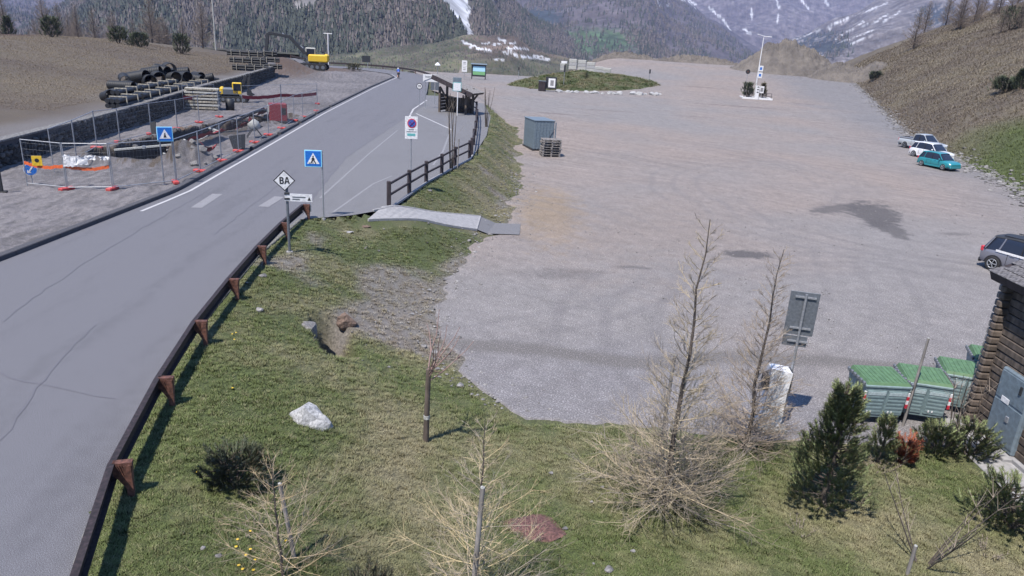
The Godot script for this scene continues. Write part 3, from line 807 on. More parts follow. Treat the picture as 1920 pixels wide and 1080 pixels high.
func build_grass() -> void:
	var xs := []
	var cs := []
	for i in 290000:
		var d := 6.4 * pow(84.0 / 6.4, pow(rng.randf(), 1.35))
		var x := rng.randf_range(maxf(-9.0, -0.74 * d - 1.0), 0.80 * d + 1.0)
		var xr := look("XR", d)
		if x < xr + 0.12: continue
		var inside := x > look("CL", d) + edge(d, 3.0) * smoothstep(14.0, 20.0, d) - 0.05 and d > 14.3 + n_mid.get_noise_2d(x * 3.0, 7.0) * 0.5
		if inside: continue
		if x > 11.0 and d > 11.8: continue
		var c := lawn_colour(x, -d)
		if c.b > 0.2 and rng.randf() < 0.75: continue
		if d > 15.0 and rng.randf() < 0.25: continue
		if x > 10.15 and d > 12.3: continue
		if d > 26.6 and d < 33.5 and x > -6.2 and absf((d - 27.0) - (x + 6.0) * 0.95 - 0.6) < 1.3: continue
		var h := rng.randf_range(0.028, 0.065) * (1.0 + 0.6 * n_fine.get_noise_2d(x * 5.0, d * 5.0)) * (1.0 + d * 0.012)
		var w := rng.randf_range(0.05, 0.09) * (1.0 + d * 0.02)
		var b := Basis(Vector3.UP, rng.randf() * TAU).scaled(Vector3(w, h, w))
		xs.append(Transform3D(b, on(Vector2(x, -d), -0.008)))
		var k := rng.randf_range(0.6, 1.3)
		var straw := rng.randf() < 0.15
		var cc := mixc(c, STRAW, 0.6) if straw else c
		cs.append(Color(cc.r * k, cc.g * k, cc.b * k * 0.95))
	for i in 5200:
		var a := rng.randf() * TAU
		var p := island_point(a, sqrt(rng.randf()))
		var h := rng.randf_range(0.15, 0.38)
		xs.append(Transform3D(Basis(Vector3.UP, rng.randf() * TAU).scaled(Vector3(h, h, h)), p - Vector3(0, 0.03, 0)))
		var n := n_fine.get_noise_2d(p.x * 1.3, p.z * 1.3)
		cs.append(mixc(Color(0.085, 0.12, 0.04), Color(0.21, 0.19, 0.11), 0.45 + n * 1.4) * rng.randf_range(0.75, 1.25))
	scatter("grass", tuft(12, 0.95, 0.6), M.blades, xs, cs, "short green and straw coloured grass on the near bank and island", "grass")
	xs = []; cs = []
	for i in 150000:
		var right := rng.randf() < 0.6
		var d := 45.0 * pow(190.0 / 45.0, rng.randf())
		var x: float
		if right:
			x = look("XH", d) + 60.0 * pow(rng.randf(), 1.1)
			if x > 0.86 * d + 4.0: continue
		else:
			x = look("XW", d) - 4.0 - 45.0 * rng.randf()
			if x < -0.8 * d - 4.0 or d > 140.0: continue
		var c := ground_colour(x, -d)
		var h := (rng.randf_range(0.14, 0.32) if right else rng.randf_range(0.09, 0.18)) * (0.6 + d * 0.006)
		var b := Basis(Vector3.UP, rng.randf() * TAU).scaled(Vector3(h * 0.9, h, h * 0.9))
		xs.append(Transform3D(b, on(Vector2(x, -d), -0.03)))
		var k := rng.randf_range(0.8, 1.2)
		cs.append(Color(c.r * k, c.g * k, c.b * k))
	scatter("dry_grass", tuft(9, 0.8, 0.8), M.blades, xs, cs, "dry brown tussock grass over the left field and right hillside", "grass")
# ---------- plants ----------
func rv(s: float) -> Vector3:
	return Vector3(rng.randf_range(-s, s), rng.randf_range(-s, s), rng.randf_range(-s, s))
func twig_run(mb: MB, p: Vector3, dir: Vector3, length: float, r: float, segs: int, bend: Vector3, wob: float, k := 3) -> Array:
	var out := [p]
	var q := p
	var d := dir.normalized()
	for i in segs:
		d = (d + bend / segs + rv(wob)).normalized()
		var e := q + d * length / segs
		mb.tube(q, e, lerpf(r, r * 0.35, float(i) / segs), lerpf(r, r * 0.35, float(i + 1) / segs), k, false)
		q = e
		out.append(q)
	return out
func bare_larch(called: String, label: String, group: String, at: Vector3, h: float, spread: float, branches: int, subs: int, lean: Vector3, thick := 1.0, low := 0.03, grey := Color(0.20, 0.18, 0.175), straw := Color(0.38, 0.315, 0.22), bush := 1.75, slim := 1.2) -> Node3D:
	var t := thing(called, label, "tree", at, 0.0, group)
	var tr := MB.new()
	tr.col = Color(1, 1, 1)
	var cr := MB.new()
	var r0 := 0.012 * h * thick
	var pts := [Vector3(0, -0.1, 0)]
	for i in 9:
		var f := (i + 1) / 9.0
		pts.append(Vector3(lean.x * f * h + rng.randf_range(-1, 1) * 0.008 * h, f * h, lean.z * f * h + rng.randf_range(-1, 1) * 0.008 * h))
	tr.path(pts, r0, r0 * 0.12, 7)
	for b in branches:
		var f := lerpf(low, 0.97, pow(float(b) / branches, bush))
		var i := mini(int(f * 9.0), 8)
		var p: Vector3 = pts[i].lerp(pts[i + 1], f * 9.0 - i)
		var a := b * 2.4 + rng.randf_range(-0.5, 0.5)
		var len_ := spread * pow(1.0 - 0.92 * f, slim) * rng.randf_range(0.45, 1.15) + 0.05 * h
		var up := lerpf(0.15, 0.75, f) + rng.randf_range(-0.4, 0.5) * (1.0 - 0.6 * f)
		var dir := Vector3(cos(a), up, sin(a))
		var tint := rng.randf()
		cr.col = mixc(grey, straw, tint)
		var run := twig_run(cr, p, dir, len_, r0 * 0.24 * (1.0 - 0.6 * f), 4, Vector3(0, 0.35, 0), 0.10, 4)
		for s in int(subs * (1.15 - 0.75 * f)):
			var u := rng.randf_range(0.12, 1.0)
			var k := mini(int(u * 4.0), 3)
			var q: Vector3 = run[k].lerp(run[k + 1], u * 4.0 - k)
			var sd := (dir + rv(0.9) + Vector3(0, 0.15, 0)).normalized()
			cr.col = mixc(grey, straw, clampf(tint + rng.randf_range(-0.25, 0.35), 0.0, 1.0)) * rng.randf_range(0.8, 1.15)
			var r2 := twig_run(cr, q, sd, len_ * rng.randf_range(0.2, 0.5), r0 * 0.08, 2, Vector3(0, 0.3, 0), 0.22)
			if subs > 5:
				for z in 2:
					twig_run(cr, r2[1], (sd + rv(1.0)).normalized(), len_ * rng.randf_range(0.08, 0.22), r0 * 0.06, 1, Vector3(0, 0.2, 0), 0.2)
	part("trunk", tr, M.bark, t)
	part("crown", cr, M.twig, t)
	return t
func sapling(called: String, label: String, at: Vector3, h: float, stems: int, spread: float, group := "") -> Node3D:
	var t := thing(called, label, "tree", at, 0.0, group)
	var cr := MB.new()
	for s in stems:
		var tr := MB.new()
		var a := rng.randf() * TAU
		var dir := Vector3(cos(a) * spread, 1.0, sin(a) * spread)
		var run := twig_run(tr, Vector3(cos(a), 0, sin(a)) * 0.08 - Vector3(0, 0.05, 0), dir, h * rng.randf_range(0.75, 1.0), 0.006 * h + 0.004, 6, Vector3.ZERO, 0.05, 4)
		cr.col = Color(0.32, 0.27, 0.22)
		for k in 7:
			var u := rng.randi_range(2, 5)
			twig_run(cr, run[u], Vector3(rng.randf_range(-1, 1), 1.3, rng.randf_range(-1, 1)), h * rng.randf_range(0.08, 0.2), 0.006, 2, Vector3.ZERO, 0.1)
		part("trunk" if stems < 2 else "stem", tr, M.bark, t)
	part("crown", cr, M.twig, t)
	return t
func needle_shoot(mb: MB, p: Vector3, d: Vector3, len_: float, nl: float, count: int, c: Color) -> void:
	var x := d.cross(Vector3.UP if absf(d.y) < 0.9 else Vector3.RIGHT).normalized()
	var y := d.cross(x)
	mb.col = Color(0.16, 0.12, 0.08)
	mb.tube(p, p + d * len_, 0.006, 0.004, 3, false)
	for k in count:
		var u := rng.randf()
		var a := rng.randf() * TAU
		var o := (x * cos(a) + y * sin(a))
		var q := p + d * len_ * u
		var e := q + (o * 0.8 + d * rng.randf_range(0.4, 1.1)).normalized() * nl * rng.randf_range(0.7, 1.1)
		var w := d.cross(o) * nl * 0.07
		mb.col = c * rng.randf_range(0.65, 1.35)
		mb.trin(q - w, q + w, e, o, o, (o + d).normalized())
func pine(called: String, label: String, at: Vector3, h: float, w: float, shoots: int, conical: float, tint := Color(0.15, 0.185, 0.085), group := "", scale := 1.0) -> Node3D:
	var t := thing(called, label, "shrub" if h < 1.6 else "tree", at, rng.randf() * TAU, group)
	var tr := MB.new()
	var cr := MB.new()
	var stems := 1 if conical > 0.5 else 5
	var tops := []
	for s in stems:
		if s > 0:
			part("stem", tr, M.bark, t)
			tr = MB.new()
		var a := TAU * s / stems + rng.randf()
		var dir := Vector3(0, 1, 0) if stems == 1 else Vector3(cos(a) * 0.7, 0.9, sin(a) * 0.7)
		tops.append(twig_run(tr, Vector3(0, -0.05, 0), dir, h * (0.97 if stems == 1 else 0.8), 0.02 * h + 0.01, 6, Vector3(0, 0.5, 0), 0.04, 6))
	for s in shoots:
		var st: Array = tops[s % stems]
		var f := pow(rng.randf(), 0.8) * 0.93
		var a := rng.randf() * TAU
		var rad := w * 0.5 * (lerpf(1.0, 0.16, f) if conical > 0.5 else sqrt(maxf(0.05, 1.0 - f * f * 0.85)))
		rad *= sqrt(rng.randf_range(0.25, 1.0)) * (1.0 + 0.25 * sin(a * 3.0 + f * 9.0))
		var i := mini(int(f * 6.0), 5)
		var core: Vector3 = st[i].lerp(st[i + 1], f * 6.0 - i)
		var q := Vector3(cos(a) * rad, f * h * 0.92 + 0.06 * h, sin(a) * rad)
		if stems > 1: q += Vector3(core.x, 0, core.z) * 0.4
		var d := Vector3(cos(a) * 0.55, 0.85, sin(a) * 0.55).normalized()
		if s % 5 == 0:
			tr.tube(core, q, 0.012, 0.006, 4, false)
		needle_shoot(cr, q, (d + rv(0.25)).normalized(), 0.17 * scale, 0.085 * scale, 46, tint * rng.randf_range(0.85, 1.5))
	if conical > 0.5:
		needle_shoot(cr, tops[0][6] - Vector3(0, 0.15, 0), Vector3.UP, 0.26 * scale, 0.09 * scale, 60, tint * 1.15)
	part("trunk" if stems == 1 else "stem", tr, M.bark, t)
	part("crown", cr, M.needle, t)
	return t
func stake(label: String, a: Vector3, h: float, lean: Vector3, r := 0.035) -> void:
	var t := thing("timber_stake", label, "stake", a, 0.0, "stakes holding the young trees")
	var mb := MB.new()
	var top := Vector3(lean.x * h, h, lean.z * h)
	mb.tube(Vector3(0, -0.15, 0), top, r * 1.1, r, 7)
	part("pole", mb, M.grey_wood, t)
	mb = MB.new()
	mb.tube(top, top + Vector3(0, 0.012, 0), r * 0.97, r * 0.9, 7)
	part("cut_end", mb, M.off_white, t)

# ---------- stones ----------
func rock_mesh(sd: int, s: Vector3, rough := 0.3, sharp := 7) -> ArrayMesh:
	var mb := MB.new()
	var f := FastNoiseLite.new()
	f.seed = sd; f.frequency = 0.8
	var cuts := []
	var r := RandomNumberGenerator.new()
	r.seed = sd * 7 + 1
	for k in sharp:
		cuts.append([Vector3(r.randf_range(-1, 1), r.randf_range(-0.4, 1), r.randf_range(-1, 1)).normalized(), r.randf_range(0.55, 0.85)])
	var rows := []
	for i in 11:
		var line := PackedVector3Array()
		for j in 16:
			var a := PI * i / 10.0
			var b := -TAU * j / 16.0
			var p := Vector3(sin(a) * cos(b), cos(a), sin(a) * sin(b))
			p *= 1.0 + f.get_noise_3dv(p * 1.6) * rough
			for q in cuts:
				var e: float = p.dot(q[0]) - q[1]
				if e > 0: p -= q[0] * e
			line.append(p * s)
		rows.append(line)
	for i in 10:
		for j in 16:
			var k := (j + 1) % 16
			mb.tri(rows[i + 1][j], rows[i][j], rows[i][k])
			mb.tri(rows[i + 1][j], rows[i][k], rows[i + 1][k])
	return mb.mesh()
func rock(called: String, label: String, at: Vector3, s: Vector3, turn: float, m: Material, sd: int, group := "", sharp := 7) -> MeshInstance3D:
	var o := inst(called, rock_mesh(sd, s, 0.3, sharp), m, self, Transform3D(Basis(Vector3.UP, turn), at))
	tag(o, label, "rock", group)
	return o

# ---------- signs ----------
func text(parent: Node, called: String, s: String, size: float, at: Vector3, m: Material, b := Basis.IDENTITY, font := "Droid Sans", bold := true, squeeze := 1.0) -> void:
	var t := TextMesh.new()
	var f := SystemFont.new()
	f.font_names = PackedStringArray([font])
	if bold: f.font_weight = 700
	t.font = f; t.text = s; t.font_size = 64; t.pixel_size = size / 64.0; t.depth = 0.004
	inst(called, t, m, parent, Transform3D(b.scaled_local(Vector3(squeeze, 1, 1)), at))
func pole_part(t: Node3D, h: float, r := 0.03, m: Material = null, lean := 0.0) -> void:
	var mb := MB.new()
	mb.tube(Vector3(0, -0.25, 0), Vector3(lean, h, 0), r, r, 10)
	part("pole", mb, m if m else M.galv, t)
	mb = MB.new()
	mb.tube(Vector3(0, -0.05, 0), Vector3(0, 0.03, 0), r * 2.6, r * 2.4, 10)
	part("footing", mb, M.concrete, t)
func plate(t: Node3D, called: String, w: float, h: float, at: Vector3, m: Material, d := 0.02) -> MeshInstance3D:
	var mb := MB.new()
	mb.box(at, Vector3(w, h, d), Basis.IDENTITY, minf(0.006, d * 0.3))
	return part(called, mb, m, t)
func disc(t: Node3D, called: String, r: float, at: Vector3, m: Material, d := 0.01) -> MeshInstance3D:
	var mb := MB.new()
	mb.tube(at - Vector3(0, 0, d), at, r, r, 24)
	return part(called, mb, m, t)
func poly(t: Node, called: String, pts: Array, at: Vector3, m: Material, d := 0.006) -> MeshInstance3D:
	var mb := MB.new()
	mb.prism(pts, d, Transform3D(Basis.IDENTITY, at))
	return part(called, mb, m, t)
func crossing_sign(label: String, at: Vector3, h: float, turn: float, w: float, walker: bool, side: float) -> void:
	var t := thing("pedestrian_crossing_sign", label, "road sign", at, turn, "blue pedestrian crossing signs")
	pole_part(t, h, 0.03)
	var c := Vector3(side, h - w * 0.5 + 0.01, 0.055)
	plate(t, "rim", w, w, c, M.sign_edge)
	plate(t, "panel", w * 0.90, w * 0.90, c + Vector3(0, 0, 0.008), M.blue_sign)
	var k := w * 0.36
	var f := poly(t, "triangle", [Vector2(-k, -k * 0.85), Vector2(k, -k * 0.85), Vector2(0, k * 0.95)], c + Vector3(0, 0, 0.022), M.white)
	var z := c + Vector3(0, 0, 0.027)
	if walker:
		disc(t, "symbol_head", k * 0.12, z + Vector3(0, k * 0.35, 0), M.black, 0.004)
		poly(t, "symbol_body", [Vector2(-0.16 * k, -0.1 * k), Vector2(-0.45 * k, -0.75 * k), Vector2(-0.25 * k, -0.75 * k), Vector2(0.02 * k, -0.3 * k), Vector2(0.28 * k, -0.75 * k), Vector2(0.46 * k, -0.75 * k), Vector2(0.14 * k, -0.1 * k), Vector2(0.3 * k, -0.15 * k), Vector2(0.1 * k, 0.2 * k), Vector2(-0.1 * k, 0.2 * k), Vector2(-0.34 * k, -0.12 * k)], z, M.black)
		for s in [-0.62, -0.1, 0.32]:
			poly(t, "symbol_bar", [Vector2(s * k, -0.84 * k), Vector2((s + 0.14) * k, -0.84 * k), Vector2((s + 0.10) * k, -0.62 * k), Vector2((s + 0.02) * k, -0.62 * k)], z, M.black, 0.004)
	else:
		poly(t, "symbol_body", [Vector2(-0.1 * k, -0.1 * k), Vector2(-0.28 * k, -0.62 * k), Vector2(0.28 * k, -0.62 * k), Vector2(0.1 * k, -0.1 * k), Vector2(0.09 * k, 0.25 * k), Vector2(-0.09 * k, 0.25 * k)], z, M.black)
	for y in [-w * 0.3, w * 0.3]:
		var mb := MB.new()
		mb.box(Vector3(side * 0.5, c.y + y, 0.03), Vector3(absf(side) + 0.12, 0.03, 0.03))
		part("clamp", mb, M.galv, t)

# ---------- vehicles ----------
func wheel(parent: Node3D, at: Vector3, r: float, w: float, rim_m: Material, side: float) -> void:
	var mb := MB.new()
	var b := Basis(Vector3.RIGHT, PI / 2.0 * side)   # local y -> outwards along z
	mb.lathe([Vector2(r * 0.62, -w * 0.5), Vector2(r * 0.9, -w * 0.5), Vector2(r, -w * 0.32), Vector2(r, w * 0.32), Vector2(r * 0.92, w * 0.5), Vector2(r * 0.66, w * 0.5), Vector2(r * 0.62, w * 0.34), Vector2(0.0, w * 0.30)], at, b, 22)
	var t := part("wheel", mb, M.rubber, parent)
	mb = MB.new()
	mb.lathe([Vector2(r * 0.68, w * 0.36), Vector2(r * 0.66, w * 0.5), Vector2(r * 0.58, w * 0.52), Vector2(r * 0.55, w * 0.42)], at, b, 22)
	for k in 5:
		var a := TAU * k / 5.0
		var u := Vector3(cos(a), sin(a), 0)
		var z := Vector3(0, 0, side)
		mb.bar(at + z * w * 0.46, at + u * r * 0.60 + z * w * 0.46, r * 0.15, r * 0.10, 0.004)
	mb.tube(at + Vector3(0, 0, side * w * 0.40), at + Vector3(0, 0, side * w * 0.54), r * 0.16, r * 0.13, 12)
	part("rim", mb, rim_m, t)
func body_ring(x: float, yb: float, yt: float, w: float, tuck: float) -> PackedVector3Array:
	var h := yt - yb
	var o := PackedVector3Array()
	for q in [[0.0, 0.55], [0.0, 0.88], [0.10, 0.97], [0.40, 1.0], [0.72, 0.985], [0.90, tuck], [1.0, tuck - 0.10], [1.04, 0.4]]:
		o.append(Vector3(x, yb + h * q[0], w * q[1]))
	for i in range(7, -1, -1):
		o.append(Vector3(o[i].x, o[i].y, -o[i].z))
	return o
func car(called: String, label: String, category: String, at: Vector3, turn: float, s: Dictionary) -> Node3D:
	var t := thing(called, label, category, at, turn, "cars parked on the gravel")
	var pm := paint(s.colour)
	var w: float = s.width * 0.5
	var mb := MB.new()
	var rows := []
	for q in s.body: rows.append(body_ring(q[0], q[1], q[2], w * q[3], 0.95))
	mb.grid(rows, true)
	for e in [rows[0], rows[rows.size() - 1]]:
		var c := Vector3.ZERO
		for p in e: c += p / e.size()
		for i in e.size():
			mb.quad(e[i], e[(i + 1) % e.size()], c, c)
	part("body", mb, pm, t)
	# glass house
	mb = MB.new()
	rows = []
	for q in s.cabin:   # x, belt y, roof y, half width at the roof
		var line := PackedVector3Array()
		var wb: float = w * 0.93
		var wr: float = w * q[3]
		line.append_array([Vector3(q[0], q[1] - 0.03, wb), Vector3(q[0], lerpf(q[1], q[2], 0.55), lerpf(wb, wr, 0.5)), Vector3(q[0], q[2] - 0.01, wr), Vector3(q[0], q[2] + 0.0, wr * 0.5), Vector3(q[0], q[2], -wr * 0.5), Vector3(q[0], q[2] - 0.01, -wr), Vector3(q[0], lerpf(q[1], q[2], 0.55), -lerpf(wb, wr, 0.5)), Vector3(q[0], q[1] - 0.03, -wb)])
		rows.append(line)
	mb.grid(rows)
	part("windows", mb, M.glass, t)
	# roof skin and pillars
	mb = MB.new()
	var cab: Array = s.cabin
	rows = []
	for i in range(s.roof[0], s.roof[1] + 1):
		var q: Array = cab[i]
		var line := PackedVector3Array()
		for k in [[1.03, -0.05], [1.03, 0.012], [0.85, 0.035], [0.4, 0.045], [-0.4, 0.045], [-0.85, 0.035], [-1.03, 0.012], [-1.03, -0.05]]:
			line.append(Vector3(q[0], q[2] + k[1], w * q[3] * k[0]))
		rows.append(line)
	mb.grid(rows)
	part("roof", mb, pm if not s.has("roof_m") else s.roof_m, t)
	for p in s.pillars:   # [x low, x high, thickness]
		for sd in [-1.0, 1.0]:
			mb = MB.new()
			mb.bar(Vector3(p[0], p[3] - 0.02, sd * w * 0.945), Vector3(p[1], p[4], sd * w * (p[5] + 0.02)), p[2], 0.03, 0.006)
			part("pillar", mb, pm if not p[6] else M.black, t)
	for sd in [-1.0, 1.0]:
		mb = MB.new()
		mb.box(Vector3(s.mirror, cab[1][1] + 0.06, sd * (w + 0.07)), Vector3(0.14, 0.12, 0.16), Basis.IDENTITY, 0.03)
		part("mirror", mb, pm, t)
		mb = MB.new()
		mb.box(Vector3(s.lamp_f, s.lamp_fy, sd * w * 0.72), Vector3(0.16, 0.13, w * 0.40), Basis(Vector3.UP, sd * 0.35), 0.03)
		part("headlight", mb, M.white, t)
		mb = MB.new()
		mb.box(Vector3(s.lamp_r, s.lamp_ry, sd * w * 0.80), Vector3(0.14, s.lamp_h, w * 0.26), Basis(Vector3.UP, -sd * 0.2), 0.02)
		part("tail_light", mb, M.red_sign, t)
		for x in s.axles:
			mb = MB.new()
			var arc := []
			for k in 11: arc.append(Vector2(cos(PI * k / 10.0), sin(PI * k / 10.0)) * (s.wheel + 0.065))
			for k in 11: arc.append(Vector2(cos(PI - PI * k / 10.0), sin(PI - PI * k / 10.0)) * (s.wheel - 0.02))
			mb.prism(arc, 0.05, Transform3D(Basis.IDENTITY, Vector3(x, s.wheel - 0.01, sd * (w * 0.995))))
			part("wheel_arch", mb, M.black if s.clad else pm, t)
			wheel(t, Vector3(x, s.wheel, sd * (w - 0.06)), s.wheel, 0.22, s.rim_m, sd)
		mb = MB.new()
		mb.box(Vector3(0.0, s.sill, sd * w * 0.985), Vector3(s.axles[1] - s.axles[0] - s.wheel * 2.1, 0.14, 0.05), Basis.IDENTITY, 0.015)
		part("sill", mb, M.black if s.clad else pm, t)
		for x in s.handles:
			mb = MB.new()
			mb.box(Vector3(x, cab[1][1] - 0.10, sd * (w * 0.99 + 0.012)), Vector3(0.2, 0.03, 0.025), Basis.IDENTITY, 0.006)
			part("door_handle", mb, pm, t)
	for sd in [-1.0, 1.0]:
		for x in s.seams:
			mb = MB.new()
			mb.box(Vector3(x, s.wheel + (cab[1][1] - s.wheel) * 0.52, sd * w * 1.002), Vector3(0.014, (cab[1][1] - s.wheel) * 0.78, 0.012))
			part("door_seam", mb, M.black, t)
	for e in [[s.nose, 0.32], [s.tail, 0.36]]:
		mb = MB.new()
		mb.box(Vector3(e[0], e[1], 0), Vector3(0.12, 0.22, w * 1.72), Basis.IDENTITY, 0.04)
		part("bumper", mb, M.black if s.clad else pm, t)
	mb = MB.new()
	mb.box(Vector3(s.tail - 0.07 * signf(-s.tail), 0.62, 0), Vector3(0.02, 0.11, 0.52))
	part("number_plate", mb, M.white, t)
	return t
func hatch(colour: Color, l: float, wd: float, h: float, wheel_r: float, clad: bool) -> Dictionary:
	var a := l * 0.5
	var belt := h * 0.60
	return {colour = colour, width = wd, wheel = wheel_r, clad = clad, sill = 0.27, rim_m = M.galv,
		body = [[-a, 0.42, belt * 0.92, 0.80], [-a + 0.10, 0.32, belt * 1.0, 0.93], [-a * 0.72, 0.27, belt * 1.03, 1.0], [-a * 0.2, 0.25, belt * 1.02, 1.0], [a * 0.32, 0.25, belt * 0.99, 1.0], [a * 0.46, 0.25, belt * 0.97, 1.0], [a * 0.80, 0.27, belt * 0.90, 0.98], [a - 0.10, 0.27, belt * 0.80, 0.92], [a, 0.34, belt * 0.66, 0.80]],
		cabin = [[-a + 0.12, belt, belt + 0.02, 0.80], [-a + 0.42, belt, h * 0.955, 0.72], [-a * 0.35, belt, h, 0.74], [a * 0.05, belt, h * 0.985, 0.73], [a * 0.25, belt, h * 0.94, 0.71], [a * 0.52, belt * 0.98, belt, 0.80]], roof = [1, 4],
		pillars = [[a * 0.50, a * 0.19, 0.07, belt, h * 0.94, 0.71, false], [-a * 0.12, -a * 0.14, 0.07, belt, h * 0.98, 0.73, true], [-a + 0.22, -a + 0.46, 0.16, belt, h * 0.95, 0.72, false], [-a * 0.60, -a * 0.55, 0.10, belt, h * 0.96, 0.72, false]],
		mirror = a * 0.36, lamp_f = a - 0.16, lamp_fy = belt * 0.68, lamp_r = -a + 0.10, lamp_ry = belt * 0.93, lamp_h = 0.24, axles = [-a * 0.64, a * 0.62], handles = [-a * 0.28, a * 0.10], nose = a - 0.04, tail = -a + 0.05, seams = [-a * 0.38, -a * 0.13, a * 0.34]}
func pickup(colour: Color) -> Dictionary:
	return {colour = colour, width = 1.86, wheel = 0.38, clad = false, sill = 0.42, rim_m = M.grey_metal,
		body = [[-2.62, 0.55, 1.02, 0.90], [-2.55, 0.48, 1.08, 0.97], [-1.6, 0.42, 1.09, 1.0], [-0.4, 0.40, 1.08, 1.0], [0.9, 0.40, 1.07, 1.0], [1.2, 0.40, 1.06, 1.0], [2.2, 0.42, 0.98, 0.97], [2.5, 0.46, 0.86, 0.90], [2.62, 0.52, 0.72, 0.78]],
		cabin = [[-0.72, 1.06, 1.10, 0.80], [-0.60, 1.06, 1.72, 0.74], [-0.10, 1.06, 1.80, 0.76], [0.45, 1.06, 1.78, 0.75], [0.62, 1.06, 1.70, 0.73], [1.28, 1.04, 1.07, 0.80]], roof = [1, 4],
		pillars = [[1.26, 0.60, 0.08, 1.06, 1.70, 0.73, false], [0.12, 0.08, 0.09, 1.06, 1.78, 0.75, true], [-0.66, -0.58, 0.14, 1.06, 1.72, 0.74, false]],
		mirror = 1.0, lamp_f = 2.42, lamp_fy = 0.86, lamp_r = -2.56, lamp_ry = 0.90, lamp_h = 0.3, axles = [-1.55, 1.62], handles = [-0.35, 0.45], nose = 2.55, tail = -2.60, seams = [-0.78, 0.10, 1.05]}

func excavator(label: String, at: Vector3, turn: float, s: float, boom: Array, house_turn: float, grey: bool) -> Node3D:
	var t := thing("excavator", label, "excavator", at, turn, "yellow excavators on the building site")
	for sd in [-1.0, 1.0]:
		var mb := MB.new()
		var prof := []
		for k in 9: prof.append(Vector2(1.25 + 0.38 * sin(PI * k / 8.0), 0.38 - 0.38 * cos(PI * k / 8.0)) * s)
		for k in 9: prof.append(Vector2(-1.25 - 0.38 * sin(PI * k / 8.0), 0.38 + 0.38 * cos(PI * k / 8.0)) * s)
		mb.prism(prof, 0.45 * s, Transform3D(Basis.IDENTITY, Vector3(0, 0, sd * 0.95 * s)))
		var tr := part("track", mb, M.rubber, t)
		mb = MB.new()
		for k in 22:
			var x := -1.4 + 2.8 * k / 21.0
			for y in [0.005, 0.76]:
				mb.box(Vector3(x, y, sd * 0.95) * s, Vector3(0.06, 0.05, 0.47) * s)
		for x in [-1.25, -0.6, 0.0, 0.6, 1.25]:
			mb.tube(Vector3(x, 0.38, sd * 1.16) * s, Vector3(x, 0.38, sd * 1.20) * s, 0.22 * s, 0.20 * s, 12)
		part("grouser", mb, M.grey_metal, tr)
	var mb := MB.new()
	mb.box(Vector3(0, 0.55, 0) * s, Vector3(1.6, 0.35, 1.5) * s, Basis.IDENTITY, 0.05 * s)
	mb.tube(Vector3(0, 0.7, 0) * s, Vector3(0, 0.92, 0) * s, 0.6 * s, 0.6 * s, 18)
	part("undercarriage", mb, M.dark_metal, t)
	var hb := Basis(Vector3.UP, house_turn)
	mb = MB.new()
	mb.box(hb * Vector3(-0.55, 1.35, 0) * s, Vector3(2.2, 0.85, 2.0) * s, hb, 0.12 * s)
	part("house", mb, M.yellow if not grey else M.grey_metal, t)
	mb = MB.new()
	mb.box(hb * Vector3(-1.5, 1.40, 0) * s, Vector3(0.55, 0.95, 2.02) * s, hb, 0.16 * s)
	part("counterweight", mb, M.yellow, t)
	mb = MB.new()
	mb.box(hb * Vector3(0.35, 1.78, 0.55) * s, Vector3(1.15, 1.45, 0.9) * s, hb, 0.08 * s)
	var cab := part("cab", mb, M.yellow if grey else M.off_white, t)
	for q in [[Vector3(0.35, 1.95, 1.012), Vector3(0.9, 0.85, 0.02)], [Vector3(0.35, 1.95, 0.088), Vector3(0.9, 0.85, 0.02)], [Vector3(0.936, 1.9, 0.55), Vector3(0.02, 1.0, 0.7)], [Vector3(-0.236, 2.0, 0.55), Vector3(0.02, 0.7, 0.7)]]:
		mb = MB.new()
		mb.box(hb * q[0] * s, q[1] * s, hb)
		part("window", mb, M.glass, cab)
	var p: Array = []
	for q in boom: p.append(hb * Vector3(q.x, q.y, -0.15) * s)
	mb = MB.new()
	mb.bar(p[0], p[1], 0.34 * s, 0.40 * s, 0.03 * s)
	mb.bar(p[1], p[2], 0.32 * s, 0.34 * s, 0.03 * s)
	part("boom", mb, M.dark_metal, t)
	mb = MB.new()
	mb.bar(p[2], p[3], 0.28 * s, 0.36 * s, 0.03 * s)
	part("arm", mb, M.dark_metal, t)
	mb = MB.new()
	mb.tube(p[0].lerp(p[1], 0.15) + Vector3(0, 0.35, 0) * s, p[1].lerp(p[2], 0.35) + Vector3(0, 0.25, 0) * s, 0.07 * s, 0.06 * s, 8)
	part("ram", mb, M.galv, t)
	mb = MB.new()
	mb.prism([Vector2(0, 0), Vector2(-0.25, -0.35), Vector2(-0.15, -0.85), Vector2(0.35, -1.0), Vector2(0.8, -0.75), Vector2(0.45, -0.6), Vector2(0.3, -0.1)].map(func(q: Vector2) -> Vector2: return q * s), 0.9 * s, Transform3D(hb, p[3]))
	part("bucket", mb, M.dark_metal, t)
	return t
